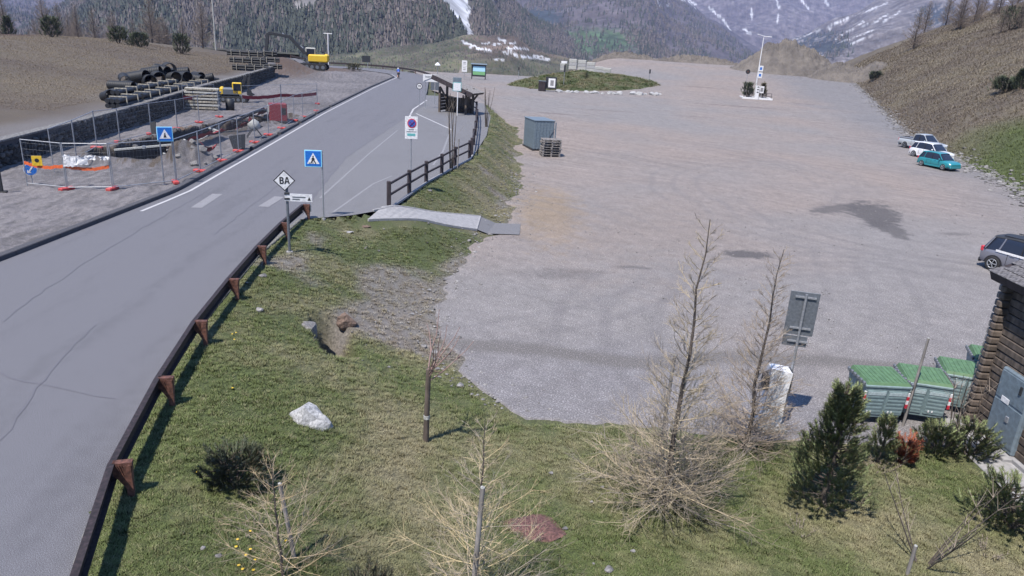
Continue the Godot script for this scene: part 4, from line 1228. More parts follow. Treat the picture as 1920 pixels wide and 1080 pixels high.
# ---------- roadside things ----------
func build_guardrail() -> void:
	var ds := [3.6, 6.3, 9.0, 11.75, 14.5, 17.4, 20.5, 23.4, 26.3]
	var t := thing("guardrail", "rust brown steel guardrail along the near edge of the road", "guardrail", on(Vector2(look("GR", 9.0), -9.0)))
	var o := t.position
	var pts := []
	for d in ds: pts.append(Vector3(look("GR", d) - 0.03, 0.0, -d) - o)
	for i in ds.size():
		var p: Vector3 = pts[i]
		var dir: Vector3 = (pts[mini(i + 1, ds.size() - 1)] - pts[maxi(i - 1, 0)]).normalized()
		var side := dir.cross(Vector3.UP).normalized()
		var b := Basis(side, Vector3.UP, side.cross(Vector3.UP))
		var mb := MB.new()
		mb.prism([Vector2(0.13, -0.45), Vector2(0.20, -0.45), Vector2(0.20, 0.52), Vector2(0.10, 0.52)], 0.08, Transform3D(b, p + side * 0.03))
		var post := part("post", mb, M.rust, t)
		mb = MB.new()
		mb.prism([Vector2(0.18, 0.0), Vector2(0.215, 0.56), Vector2(-0.05, 0.56), Vector2(-0.05, 0.34), Vector2(0.0, 0.30)], 0.11, Transform3D(b, p + side * 0.03 + dir * 0.04))
		for k in 6:
			mb.bar(p - dir * 0.03 + side * (0.0 + 0.035 * k) + Vector3(0, 0.54, 0), p - dir * 0.03 + side * (0.12 + 0.015 * k) + Vector3(0, 0.24, 0), 0.008, 0.014)
		part("bracket", mb, M.rust, post)
		if i < ds.size() - 1:
			var q: Vector3 = pts[i + 1]
			var s2 := (q - p).normalized().cross(Vector3.UP)
			mb = MB.new()
			var off := s2 * -0.07
			mb.bar(p + off + Vector3(0, 0.42, 0), q + off + Vector3(0, 0.42, 0), 0.03, 0.26)
			mb.bar(p + off + s2 * 0.04 + Vector3(0, 0.55, 0), q + off + s2 * 0.04 + Vector3(0, 0.55, 0), 0.09, 0.02)
			mb.bar(p + off + s2 * 0.04 + Vector3(0, 0.285, 0), q + off + s2 * 0.04 + Vector3(0, 0.285, 0), 0.09, 0.02)
			part("rail", mb, M.rust_dark, t)
	var e: Vector3 = pts[ds.size() - 1]
	var mb := MB.new()
	var arc := []
	for k in 9:
		var a := PI * k / 8.0
		arc.append(e + Vector3(-0.07 + 0.17 * (1.0 - cos(a)), 0.42, -0.25 * sin(a)))
	for k in 8: mb.bar(arc[k], arc[k + 1], 0.03, 0.26, 0.005)
	part("rounded_end", mb, M.grey_metal, t)
	mb = MB.new()
	mb.tube(e + Vector3(0.10, 0.38, -0.27), e + Vector3(0.10, 0.38, -0.29), 0.09, 0.10, 16)
	part("reflector", mb, M.white, t)
	# concrete strip that carries the rail
	mb = MB.new()
	for k in 46:
		var a := 3.0 + 0.5 * k
		mb.bar(on(Vector2(look("XR", a) + 0.03, -a), 0.02), on(Vector2(look("XR", a + 0.5) + 0.03, -a - 0.5), 0.0), 0.13, 0.10, 0.02)
	structure("road_edge", mb.mesh(), M.edge_concrete)

func build_signs() -> void:
	crossing_sign("blue pedestrian crossing sign with walking figure at end of guardrail", on(Vector2(-7.31, -26.56)), 2.60, 0.16, 0.62, true, -0.31)
	crossing_sign("smaller blue triangle sign among the site fence panels", on(Vector2(-15.43, -30.81)), 2.50, 0.5, 0.62, false, 0.22)
	# diamond sign and arrow board
	var h := 2.69
	var t := thing("direction_signpost", "dark post with white diamond letter sign and white arrow board", "signpost", on(Vector2(-7.25, -22.20)), 0.28)
	pole_part(t, h - 0.5, 0.045, M.grey_metal)
	var k := 0.33
	var c := Vector3(-0.06, h - k - 0.02, 0.06)
	poly(t, "diamond_border", [Vector2(0, -k), Vector2(k, 0), Vector2(0, k), Vector2(-k, 0)], c, M.black, 0.02)
	k = 0.29
	var dm := poly(t, "diamond", [Vector2(0, -k), Vector2(k, 0), Vector2(0, k), Vector2(-k, 0)], c + Vector3(0, 0, 0.012), M.white, 0.012)
	text(dm, "lettering", "BA", 0.30, c + Vector3(0, 0.0, 0.021), M.black, Basis.IDENTITY, "Droid Sans", true, 0.85)
	poly(t, "arrow_board", [Vector2(-0.05, -0.11), Vector2(0.78, -0.15), Vector2(0.78, 0.09), Vector2(-0.05, 0.13)], Vector3(-0.02, h - 0.88, 0.07), M.white, 0.02)
	for q in [[0.18, 0.58, 0.012], [0.18, 0.40, -0.055]]:
		poly(t, "print_line", [Vector2(q[0], q[2] - 0.014), Vector2(q[1], q[2] - 0.03), Vector2(q[1], q[2] + 0.004), Vector2(q[0], q[2] + 0.02)], Vector3(-0.02, h - 0.88, 0.083), M.grey_metal, 0.004)
	poly(t, "arrow", [Vector2(0.64, -0.10), Vector2(0.74, -0.105), Vector2(0.69, 0.02)], Vector3(-0.02, h - 0.88, 0.083), M.black, 0.004)
	var mb: MB
	for y in [-0.76, -0.92]:
		mb = MB.new()
		mb.box(Vector3(0, h + y, 0.03), Vector3(0.16, 0.06, 0.13), Basis.IDENTITY, 0.008)
		part("clamp", mb, M.dark_metal, t)
	# no stopping
	h = 3.40
	t = thing("no_stopping_sign", "tall white no stopping sign panel beside wooden fence", "road sign", on(Vector2(-4.90, -32.46)), 0.18)
	pole_part(t, h - 0.05, 0.03)
	plate(t, "panel", 0.56, 0.98, Vector3(0, h - 0.50, 0.05), M.white)
	disc(t, "red_ring", 0.20, Vector3(0.02, h - 0.30, 0.072), M.red_sign)
	disc(t, "blue_field", 0.155, Vector3(0.02, h - 0.30, 0.077), M.cloth_blue)
	mb = MB.new()
	for s in [-1.0, 1.0]: mb.bar(Vector3(0.02 - 0.11 * s, h - 0.41, 0.079), Vector3(0.02 + 0.11 * s, h - 0.19, 0.079), 0.05, 0.004)
	part("red_cross", mb, M.red_sign, t)
	for q in [[0.24, -0.58, 0.035], [0.42, -0.67, 0.03]]:
		plate(t, "print_line", q[0], q[2], Vector3(0, h + q[1], 0.063), M.grey_metal, 0.006)
	plate(t, "green_notice", 0.36, 0.11, Vector3(0, h - 0.80, 0.063), M.teal_panel, 0.006)
	# speed limit, end of village, grey boards
	h = 2.26
	t = thing("speed_limit_sign", "round white speed limit sign with dark ring on low post", "road sign", on(Vector2(-10.83, -77.03)), 0.1)
	pole_part(t, h - 0.05, 0.03)
	disc(t, "ring", 0.31, Vector3(0, h - 0.3, 0.05), M.dark_metal, 0.02)
	disc(t, "panel", 0.245, Vector3(0, h - 0.3, 0.056), M.white)
	text(t, "number", "70", 0.30, Vector3(0, h - 0.3, 0.058), M.black)
	h = 3.32
	t = thing("village_end_sign", "wide white end of village sign with black diagonal bar", "road sign", on(Vector2(-9.86, -74.40)), 0.1)
	pole_part(t, h - 0.6, 0.035)
	plate(t, "panel", 1.5, 0.72, Vector3(0.50, h - 0.36, 0.05), M.white)
	text(t, "lettering", "TREPALLE", 0.25, Vector3(0.50, h - 0.26, 0.064), M.grey_metal)
	mb = MB.new()
	mb.bar(Vector3(-0.2, h - 0.66, 0.068), Vector3(1.2, h - 0.06, 0.068), 0.075, 0.006)
	part("diagonal_bar", mb, M.black, t)
	h = 2.44
	t = thing("double_board_sign", "pair of narrow grey green boards under village end sign", "road sign", on(Vector2(-9.50, -79.42)), 0.1)
	pole_part(t, h, 0.03)
	for x in [-0.26, 0.24]: plate(t, "board", 0.40, 0.95, Vector3(x, h - 0.48, 0.05), M.grey_metal)
	# site boards at the bend
	h = 3.38
	t = thing("notice_sign", "tall narrow white notice sign left of large board", "notice board", on(Vector2(-10.82, -133.79)), 0.05)
	pole_part(t, h - 0.05, 0.04)
	for y in [0.55, 1.55]: plate(t, "panel", 0.95, 0.95, Vector3(0, h - y + 0.05, 0.06), M.white)
	for y in [0.35, 0.62, 1.3, 1.6]: plate(t, "print_line", 0.5, 0.08, Vector3(0, h - y, 0.075), M.dark_metal, 0.006)
	h = 2.70
	t = thing("panorama_board", "large landscape picture board with dark blue frame and roof", "notice board", on(Vector2(-8.54, -138.76)), 0.05)
	for x in [-1.25, 1.25]:
		mb = MB.new()
		mb.tube(Vector3(x, -0.2, 0), Vector3(x, h, 0), 0.09, 0.09, 8)
		part("post", mb, M.dark_metal, t)
	plate(t, "frame", 2.7, h * 0.82, Vector3(0, h * 0.60, 0.06), M.dark_metal, 0.08)
	plate(t, "picture_sky", 2.25, h * 0.34, Vector3(0.05, h * 0.70, 0.115), M.sky_print, 0.02)
	plate(t, "picture_meadow", 2.25, h * 0.22, Vector3(0.05, h * 0.41, 0.115), M.green_print, 0.02)
	mb = MB.new()
	mb.box(Vector3(0, h + 0.03, 0.1), Vector3(3.0, 0.12, 0.6), Basis(Vector3.RIGHT, 0.25), 0.02)
	part("roof", mb, M.box_blue, t)
	# lamp and tall masts
	h = 3.00
	t = thing("street_lamp", "small street lamp with pale shade above the road bend", "street lamp", on(Vector2(-14.61, -125.23)))
	pole_part(t, h - 0.3, 0.05)
	mb = MB.new()
	mb.lathe([Vector2(0.5, h - 0.45), Vector2(0.30, h - 0.2), Vector2(0.08, h), Vector2(0.0, h)], Vector3.ZERO, Basis.IDENTITY, 14)
	part("lamp_shade", mb, M.white, t)

	t = thing("road_mast", "slim white mast with crossbar behind the big excavator", "lamp post", Vector3(-39.4, -0.3, -150.0))
	pole_part(t, 6.8, 0.10, M.white)
	mb = MB.new()
	mb.bar(Vector3(-0.85, 6.8, 0), Vector3(0.85, 6.8, 0), 0.14, 0.14, 0.02)
	part("crossbar", mb, M.white, t)
	t = thing("lift_mast", "very tall thin pale mast on the left field ridge", "mast", Vector3(-76.0, 0.0, -184.0))
	mb = MB.new()
	mb.tube(Vector3(0, -2, 0), Vector3(0, 17, 0), 0.16, 0.12, 10)
	part("shaft", mb, M.off_white, t)
	mb = MB.new()
	mb.tube(Vector3(0, 17, 0), Vector3(0, 17.4, 0), 0.2, 0.2, 10)
	part("cap", mb, M.galv, t)
	# back of the sign by the bins
	h = 3.34
	t = thing("car_park_sign", "car park sign seen from behind, grey with small plate", "road sign", on(Vector2(6.50, -15.05)), PI - 0.25)
	pole_part(t, h - 0.04, 0.03)
	plate(t, "panel", 0.62, 1.02, Vector3(0.02, h - 0.51, 0.05), M.grey_metal)
	plate(t, "lower_plate", 0.52, 0.26, Vector3(0.06, h - 1.17, 0.05), M.grey_metal)
	for y in [0.12, 0.85, 1.17]:
		mb = MB.new()
		mb.box(Vector3(0, h - y, 0.02), Vector3(0.44, 0.035, 0.04))
		part("bracket", mb, M.galv, t)

func build_wood_fence() -> void:
	var ps := [Vector2(-5.30, -29.16), Vector2(-4.91, -32.08), Vector2(-4.51, -34.86), Vector2(-4.04, -37.45), Vector2(-3.62, -40.40), Vector2(-3.03, -43.42)]
	var t := thing("timber_fence", "dark two rail timber fence along the bus bay", "fence", on(ps[0]))
	var fill := func(th: Node3D, pp: Array, hp: float) -> void:
		for i in pp.size():
			var p := on(pp[i]) - th.position
			var mb := MB.new()
			mb.box(p + Vector3(0, hp * 0.5 - 0.1, 0), Vector3(0.17, hp + 0.2, 0.17), Basis(Vector3.UP, 0.3), 0.025)
			part("post", mb, M.fence_wood, th)
			if i < pp.size() - 1:
				var q := on(pp[i + 1]) - th.position
				for y in [0.45, 0.88]:
					mb = MB.new()
					mb.bar(p + Vector3(0, hp * y, 0), q + Vector3(0, hp * y, 0), 0.07, 0.10, 0.015)
					part("rail", mb, M.fence_wood, th)
	fill.call(t, ps, 1.08)
	var p2 := [Vector2(-2.98, -44.53), Vector2(-3.19, -49.39), Vector2(-3.44, -54.70), Vector2(-3.69, -59.65), Vector2(-3.97, -64.61), Vector2(-4.40, -70.37)]
	t = thing("timber_fence", "dark timber fence seen end on beside the bus shelter", "fence", on(p2[0]))
	fill.call(t, p2, 1.1)
	var p3 := [Vector2(-4.47, -71.43), Vector2(-5.51, -76.15), Vector2(-6.40, -78.86)]
	t = thing("timber_fence", "short dark timber fence behind the bus shelter", "fence", on(p3[0]))
	fill.call(t, p3, 1.2)

func build_shelter() -> void:
	var t := thing("bus_shelter", "timber bus shelter with sloping roof at the bay end", "bus shelter", on(Vector2(-6.39, -71.32)), -0.35)
	var mb := MB.new()
	for q in [Vector3(-1.5, 0, 0.7), Vector3(1.3, 0, 0.7), Vector3(-1.5, 0, -0.9), Vector3(1.3, 0, -0.9)]:
		mb = MB.new()
		mb.box(q + Vector3(0, 1.15, 0), Vector3(0.2, 2.5, 0.2), Basis.IDENTITY, 0.02)
		part("post", mb, M.old_wood, t)
	for q in [[Vector3(-1.5, 2.4, 0.7), Vector3(-0.8, 1.4, 0.7)], [Vector3(1.3, 1.4, 0.7), Vector3(1.9, 2.0, 0.7)], [Vector3(1.3, 1.2, -0.9), Vector3(1.9, 2.0, -0.9)]]:
		mb = MB.new()
		mb.bar(q[0], q[1], 0.14, 0.16, 0.01)
		part("brace", mb, M.old_wood, t)
	for k in 8:
		mb = MB.new()
		mb.box(Vector3(-1.5 + 2.8 * (k + 0.5) / 8.0, 0.7, -0.95), Vector3(0.335, 1.4, 0.05), Basis.IDENTITY, 0.01)
		part("plank", mb, M.old_wood, t)
	for k in 5:
		mb = MB.new()
		mb.box(Vector3(-1.55, 0.3 + 0.3 * k, -0.1), Vector3(0.05, 0.27, 1.5), Basis.IDENTITY, 0.01)
		part("plank", mb, M.old_wood, t)
	mb = MB.new()
	mb.box(Vector3(-0.1, 0.45, -0.55), Vector3(2.6, 0.08, 0.45), Basis.IDENTITY, 0.015)
	part("bench", mb, M.fence_wood, t)
	var slope := Basis(Vector3.BACK, -0.32)
	mb = MB.new()
	mb.box(Vector3(0.1, 2.62, -0.1), Vector3(4.3, 0.2, 2.9), slope, 0.02)
	var rf := part("roof", mb, M.old_wood, t)
	mb = MB.new()
	mb.box(Vector3(0.1, 2.62, -0.1) + slope * Vector3(0, 0.115, 0), Vector3(4.4, 0.02, 3.0), slope)
	part("roof_sheet", mb, M.grey_wood, rf)
	mb = MB.new()
	mb.box(Vector3(0.1, 2.62, -0.1) + slope * Vector3(0, -0.03, 1.53), Vector3(4.45, 0.42, 0.08), slope, 0.01)
	part("fascia", mb, M.fence_wood, rf)
	var h := 3.46
	t = thing("bus_stop_sign", "blue bus stop sign with white timetable panel before shelter", "bus stop", on(Vector2(-6.10, -68.76)), 0.1)
	pole_part(t, h - 0.05, 0.05, M.white)
	plate(t, "header", 0.78, 0.42, Vector3(-0.08, h - 0.22, 0.06), M.box_blue, 0.05)
	plate(t, "timetable", 0.78, 0.80, Vector3(-0.08, h - 0.84, 0.06), M.teal_panel, 0.04)
	plate(t, "paper", 0.68, 0.70, Vector3(-0.08, h - 0.84, 0.085), M.white, 0.01)

# ---------- building site ----------
func fence_panel(a: Vector2, b: Vector2, label: String, tape := 0) -> void:
	var pa := Vector3(a.x, yard_height(a.x, a.y), a.y)
	var pb := Vector3(b.x, yard_height(b.x, b.y), b.y)
	pb.y = maxf(pb.y, -0.05); pa.y = maxf(pa.y, -0.05)
	var t := thing("site_fence_panel", label, "fence panel", pa, 0.0, "wire fence panels round the building site")
	var q := pb - pa
	var u := q.normalized()
	q -= u * 0.06
	var up := Vector3(0, 1, 0)
	var h := 1.95
	var mb := MB.new()
	for e in [Vector3.ZERO, q]: mb.tube(e + up * 0.02, e + up * h, 0.021, 0.021, 6)
	for y in [0.14, h - 0.03]: mb.tube(up * y, q + up * y, 0.019, 0.019, 6)
	part("frame", mb, M.galv, t)
	mb = MB.new()
	var n := int(q.length() / 0.14)
	for k in n:
		var e := q * (k + 0.5) / n
		mb.tube(e + up * 0.15, e + up * (h - 0.04), 0.002, 0.002, 3, false)
	for k in 7:
		mb.tube(up * (0.3 + 0.25 * k), q + up * (0.3 + 0.25 * k), 0.0022, 0.0022, 3, false)
	part("wire_mesh", mb, M.galv, t)
	mb = MB.new()
	mb.box(q + Vector3(0, 0.07, 0), Vector3(0.62, 0.14, 0.24), Basis(up, atan2(-u.z, u.x) + 1.3), 0.03)
	part("foot", mb, M.red_plastic, t)
	if tape > 0:
		mb = MB.new()
		var y := 1.0
		for k in 8:
			var s0 := float(k) / 8.0
			var s1 := float(k + 1) / 8.0
			var d0 := -0.12 * sin(PI * s0) + rng.randf_range(-0.03, 0.03)
			mb.bar(q * s0 + up * (y + d0), q * s1 + up * (y - 0.12 * sin(PI * s1)), 0.01, 0.13 if tape == 1 else 0.28)
		part("warning_net", mb, M.orange if tape == 1 else M.net_red, t)
func pipe(label: String, at: Vector3, dir: Vector3, r: float, l: float) -> void:
	var t := thing("drain_pipe", label, "pipe", at, 0.0, "black corrugated pipes heaped behind the wall")
	var z := dir.normalized()
	var x := z.cross(Vector3.UP).normalized()
	var b := Basis(x, z, x.cross(z))
	var mb := MB.new()
	var prof := []
	var n := int(l / 0.16)
	for k in n:
		var y := -l * 0.5 + l * k / n
		prof.append_array([Vector2(r * 0.94, y), Vector2(r, y + l / n * 0.3), Vector2(r, y + l / n * 0.7), Vector2(r * 0.94, y + l / n * 0.95)])
	mb.lathe(prof, Vector3.ZERO, b, 18)
	part("shell", mb, M.pipe_black, t)
	mb = MB.new()
	mb.lathe([Vector2(r * 0.94, -l * 0.5), Vector2(r * 0.86, -l * 0.5), Vector2(r * 0.86, l * 0.5), Vector2(r * 0.94, l * 0.5)], Vector3.ZERO, b, 18)
	part("lining", mb, M.dark_metal, t)
func bundle(label: String, at: Vector3, dir: Vector3, l: float, w: float, h: float, frames: int) -> void:
	var t := thing("pipe_bundle", label, "pipe bundle", at, atan2(-dir.z, dir.x), "timber framed bundles of black pipes")
	var r := 0.16
	var nx := int(w / (2.0 * r))
	var ny := int(h / (2.0 * r))
	for i in nx:
		for j in ny:
			var mb := MB.new()
			var c := Vector3(0, r + 0.06 + 2.0 * r * j, -w * 0.5 + r + 2.0 * r * i)
			mb.tube(c - Vector3(l * 0.5, 0, 0), c + Vector3(l * 0.5, 0, 0), r * 0.97, r * 0.97, 10)
			part("pipe", mb, M.pipe_black, t)
	for k in frames:
		var x := -l * 0.5 + l * (k + 0.5) / frames
		var mb := MB.new()
		for y in [0.03, 2.0 * r * ny + 0.10]: mb.box(Vector3(x, y, 0), Vector3(0.09, 0.07, w + 0.12), Basis.IDENTITY, 0.008)
		for z in [-w * 0.5 - 0.03, w * 0.5 + 0.03]: mb.box(Vector3(x, r * ny + 0.06, z), Vector3(0.09, 2.0 * r * ny, 0.07), Basis.IDENTITY, 0.008)
		part("timber_frame", mb, M.pale_wood, t)
func build_site() -> void:
	# stone retaining wall: core, coping and facing stones
	var t := thing("stone_wall", "long dark rubble stone retaining wall below the brown field", "wall", on(Vector2(look("XW", 32.0) + 0.3, -32.0)))
	var o := t.position
	var mb := MB.new()
	var cap := MB.new()
	var d := 12.0
	while d < 112.0:
		var d1 := minf(d + 2.0, 112.0)
		var a := Vector3(look("XW", d), 0, -d) - o
		var b := Vector3(look("XW", d1), 0, -d1) - o
		var top := 1.15 + 0.35 * smoothstep(40.0, 70.0, d)
		mb.bar(a + Vector3(-0.25, top * 0.5 - 0.25, 0), b + Vector3(-0.25, top * 0.5 - 0.25, 0), 0.44, top + 0.5)
		cap.bar(a + Vector3(-0.25, top + 0.05, 0), b + Vector3(-0.25, top + 0.05, 0), 0.56, 0.10, 0.015)
		d = d1
	mb.col = Color(0.05, 0.05, 0.052)
	var core := part("core", mb, M.kerb, t)
	part("coping", cap, M.coping, t)
	var variants := []
	for k in 6: variants.append(rock_mesh(90 + k, Vector3(0.19, 0.14, 0.12), 0.25, 9))
	var stone_m := []
	for k in 5:
		var g: float = [0.085, 0.11, 0.14, 0.18, 0.065][k]
		stone_m.append(mat("stone%d" % k, lin(g, g * 0.99, g * 1.02), 0.95, 0, "rock", 0.9, false, "rock_n", 1.0))
	var xs := []
	var cs := []
	var count := 0
	d = 27.0
	while d < 111.5:
		var top := 1.15 + 0.35 * smoothstep(40.0, 70.0, d)
		var y := 0.12
		while y < top - 0.05:
			var s := rng.randf_range(0.8, 1.25) * (1.0 if d < 60 else 1.35)
			var p := Vector3(look("XW", d) + 0.0, y + rng.randf_range(-0.04, 0.04), -d + rng.randf_range(-0.1, 0.1)) - o
			var b := Basis(Vector3.UP, PI / 2.0 + rng.randf_range(-0.2, 0.2)).rotated(Vector3.RIGHT, rng.randf_range(-0.4, 0.4)).scaled(Vector3(s, s, s))
			if count < 290:
				inst("stone", variants[rng.randi() % 6], stone_m[rng.randi() % 5], t, Transform3D(b, p))
				count += 1
			else:
				xs.append(Transform3D(b, p)); cs.append(Color(1, 1, 1) * rng.randf_range(0.06, 0.17))
			y += 0.245 * (1.0 if d < 60 else 1.35)
		d += 0.34 * (1.0 if d < 60 else 1.35)
	var mm := MultiMesh.new()
	mm.transform_format = MultiMesh.TRANSFORM_3D; mm.use_colors = true; mm.mesh = variants[0]; mm.instance_count = xs.size()
	for i in xs.size():
		mm.set_instance_transform(i, xs[i]); mm.set_instance_color(i, cs[i])
	var mi := MultiMeshInstance3D.new()
	mi.multimesh = mm; mi.material_override = M.wall_stone; mi.name = "facing_stones"
	t.add_child(mi); mi.set_meta("kind", "stuff")
	# fence panels
	var f1 := [Vector2(-20.17, -28.94), Vector2(-18.41, -28.80), Vector2(-16.74, -29.20), Vector2(-15.04, -31.19)]
	for i in 3: fence_panel(f1[i], f1[i + 1], ["wire site fence panel holding the yellow notice", "wire site fence panel with white plastic sheet caught on it", "wire site fence panel between white sheet and blue triangle sign"][i], [1, 1, 0][i])
	var f2 := [Vector2(-15.04, -31.19), Vector2(-15.29, -34.17), Vector2(-15.49, -37.22), Vector2(-15.87, -40.57), Vector2(-16.37, -44.50), Vector2(-16.76, -48.14), Vector2(-17.14, -52.09), Vector2(-17.56, -56.31), Vector2(-17.85, -59.53), Vector2(-18.35, -65.62)]
	for i in 9: fence_panel(f2[i], f2[i + 1], "%s wire fence panel along the road kerb counting from blue triangle sign" % ORD[i], 0)
	var f3 := [Vector2(-20.77, -31.68), Vector2(-21.56, -34.74), Vector2(-22.24, -37.73), Vector2(-22.85, -41.09), Vector2(-23.02, -45.06), Vector2(-23.05, -48.61), Vector2(-23.31, -52.62), Vector2(-23.30, -56.20)]
	for i in 7: fence_panel(f3[i], f3[i + 1], "%s wire fence panel in front of stone wall counting from left" % ORD[i], 0)
	var f4 := [Vector2(-27.52, -59.44), Vector2(-26.14, -62.44)]
	fence_panel(f4[0], f4[1], "wire fence panel with red net before the timber stack", 2)
	var f5 := [Vector2(-24.17, -63.27), Vector2(-22.33, -67.99), Vector2(-19.96, -71.62)]
	fence_panel(f5[0], f5[1], "wire fence panel with red net right of the small excavator", 2)
	fence_panel(f5[1], f5[2], "wire fence panel with red net behind the red generator", 2)
	# notice, sheet, arrow sign
	t = thing("warning_notice", "yellow warning notice tied to the site fence", "notice", Vector3(f1[0].x, 0, f1[0].y).lerp(Vector3(f1[1].x, 0, f1[1].y), 0.36) + Vector3(0, 0, 0.05), 0.35)
	plate(t, "panel", 0.36, 0.40, Vector3(0, 1.12, 0.03), M.yellow)
	disc(t, "symbol", 0.08, Vector3(0, 1.14, 0.045), M.black, 0.004)
	mb = MB.new()
	for x in [-0.15, 0.15]: mb.bar(Vector3(x, 0.92, 0.02), Vector3(x, 1.34, 0.02), 0.012, 0.02)
	part("tie", mb, M.dark_metal, t)
	t = thing("plastic_sheet", "crumpled white plastic sheet hanging on the site fence", "plastic sheet", Vector3(f1[1].x, 0, f1[1].y).lerp(Vector3(f1[2].x, 0, f1[2].y), 0.35) + Vector3(0, 0, 0.09), 0.2)
	for q in [[-0.45, 1.36, 0.22, 0.2], [-0.35, 1.18, 0.5, 0.42], [0.05, 1.22, 0.55, 0.34], [0.42, 1.36, 0.4, 0.16], [0.95, 1.34, 0.36, 0.13]]:
		mb = MB.new()
		var rows := []
		for i in 5:
			var line := PackedVector3Array()
			for j in 7:
				line.append(Vector3(q[0] + (j / 6.0 - 0.5) * q[2] + rng.randf_range(-0.03, 0.03), q[1] + (i / 4.0 - 0.5) * q[3] + rng.randf_range(-0.03, 0.03), rng.randf_range(-0.03, 0.03)))
			rows.append(line)
		mb.grid(rows)
		part("fold", mb, M.white, t)
	t = thing("keep_left_sign", "round blue arrow sign on a short site stand", "road sign", on(Vector2(-20.32, -29.49)), 0.5)
	pole_part(t, 0.75, 0.02)
	disc(t, "rim", 0.25, Vector3(0, 0.62, 0.05), M.white, 0.02)
	disc(t, "panel", 0.23, Vector3(0, 0.62, 0.056), M.blue_sign)
	var ap := [Vector2(-0.12, -0.14), Vector2(0.03, -0.14), Vector2(-0.015, -0.09), Vector2(0.12, 0.12), Vector2(0.07, 0.15), Vector2(-0.06, -0.06), Vector2(-0.11, -0.01)]
	poly(t, "arrow", ap, Vector3(0, 0.62, 0.06), M.white, 0.006)
	t = thing("site_barrier", "narrow dark green barrier post at the left picture edge", "barrier", on(Vector2(-20.29, -27.56)), 0.4)
	mb = MB.new()
	mb.box(Vector3(0, 0.55, 0), Vector3(0.16, 1.1, 0.10), Basis.IDENTITY, 0.02)
	part("panel", mb, M.dark_metal, t)
	mb = MB.new()
	mb.box(Vector3(0, 0.04, 0), Vector3(0.4, 0.08, 0.3), Basis.IDENTITY, 0.02)
	part("base", mb, M.rubber, t)
	# generator, tubs, hoses, timber, machines
	t = thing("generator", "dark red site generator box beside the trench", "generator", on(Vector2(-18.38, -55.05), 0.03), 0.42)
	mb = MB.new()
	mb.box(Vector3(0, 0.80, 0), Vector3(1.25, 1.3, 0.95), Basis.IDENTITY, 0.05)
	part("housing", mb, M.generator_red, t)
	mb = MB.new()
	mb.box(Vector3(0, 0.09, 0), Vector3(1.35, 0.18, 1.05), Basis.IDENTITY, 0.02)
	part("skid", mb, M.dark_metal, t)
	plate(t, "grille", 0.35, 0.5, Vector3(0.35, 0.9, 0.48), M.dark_metal)
	mb = MB.new()
	mb.box(Vector3(-0.68, 1.05, 0.1), Vector3(0.12, 0.5, 0.5), Basis.IDENTITY, 0.02)
	part("control_panel", mb, M.off_white, t)
	mb = MB.new()
	mb.tube(Vector3(-0.3, 1.45, -0.2), Vector3(-0.3, 1.75, -0.2), 0.06, 0.05, 8)
	part("exhaust", mb, M.galv, t)
	for q in [[on(Vector2(-16.15, -41.31), 0.05), 0.5, "black plastic tub tipped up against the kerb fence"], [on(Vector2(-22.83, -44.88), 0.05), 0.2, "slim black upright panel standing in the yard by the wall"], [on(Vector2(-24.69, -61.86), 0.05), 0.9, "round dark drum beside the timber stack"]]:
		t = thing("site_tub", q[2], "container", q[0], q[1])
		mb = MB.new()
		if q[1] == 0.9:
			mb.lathe([Vector2(0.0, 0.0), Vector2(0.34, 0.0), Vector2(0.36, 0.5), Vector2(0.32, 0.9), Vector2(0.0, 0.92)], Vector3.ZERO, Basis.IDENTITY, 16)
		else:
			var w := 0.45 if q[1] == 0.5 else 0.16
			mb.prism([Vector2(-w * 0.6, 0), Vector2(w * 0.7, 0.03), Vector2(w * 0.9, 0.85), Vector2(-w, 0.75)], w * 1.1, Transform3D(Basis(Vector3.RIGHT, -0.25), Vector3.ZERO))
		part("shell", mb, M.dark_metal, t)
		mb = MB.new()
		mb.box(Vector3(0, 0.02, 0), Vector3(0.4, 0.05, 0.3), Basis.IDENTITY, 0.01)
		part("base", mb, M.rubber, t)
	t = thing("mortar_mixer", "small pale mixer machine on the verge by the kerb fence", "machine", on(Vector2(-17.19, -46.78), 0.02), 0.4)
	mb = MB.new()
	mb.lathe([Vector2(0.0, -0.3), Vector2(0.26, -0.28), Vector2(0.38, 0.0), Vector2(0.30, 0.3), Vector2(0.22, 0.36)], Vector3(0, 0.75, 0), Basis(Vector3.BACK, 0.7), 16)
	part("drum", mb, M.off_white, t)
	mb = MB.new()
	for q in [[Vector3(-0.5, 0, -0.3), Vector3(0, 0.7, -0.3)], [Vector3(0.5, 0, -0.3), Vector3(0, 0.7, -0.3)], [Vector3(-0.5, 0, 0.3), Vector3(0, 0.7, 0.3)], [Vector3(0.5, 0, 0.3), Vector3(0, 0.7, 0.3)]]: mb.tube(q[0], q[1], 0.03, 0.03, 6)
	part("stand", mb, M.dark_metal, t)
	for k in 3:
		var a: Array = [[Vector3(-20.6, 0.2, -52.0), Vector3(-20.0, 0.75, -55.0), Vector3(-20.4, 0.5, -58.5), Vector3(-20.0, 0.1, -60.5)], [Vector3(-19.0, 0.0, -43.5), Vector3(-19.2, 0.9, -46.0), Vector3(-18.8, 0.75, -49.0), Vector3(-18.5, 0.05, -52.0)], [Vector3(-20.7, -0.4, -48.0), Vector3(-20.6, 0.5, -51.0), Vector3(-20.3, 0.55, -54.0), Vector3(-19.9, 0.05, -57.0)]][k]
		t = thing("black_hose", ["thick black hose curving out of the trench far end", "thin black hose arched over the heap near the kerb", "black hose rising from the middle of the trench"][k], "hose", a[0])
		mb = MB.new()
		var cv := Curve3D.new()
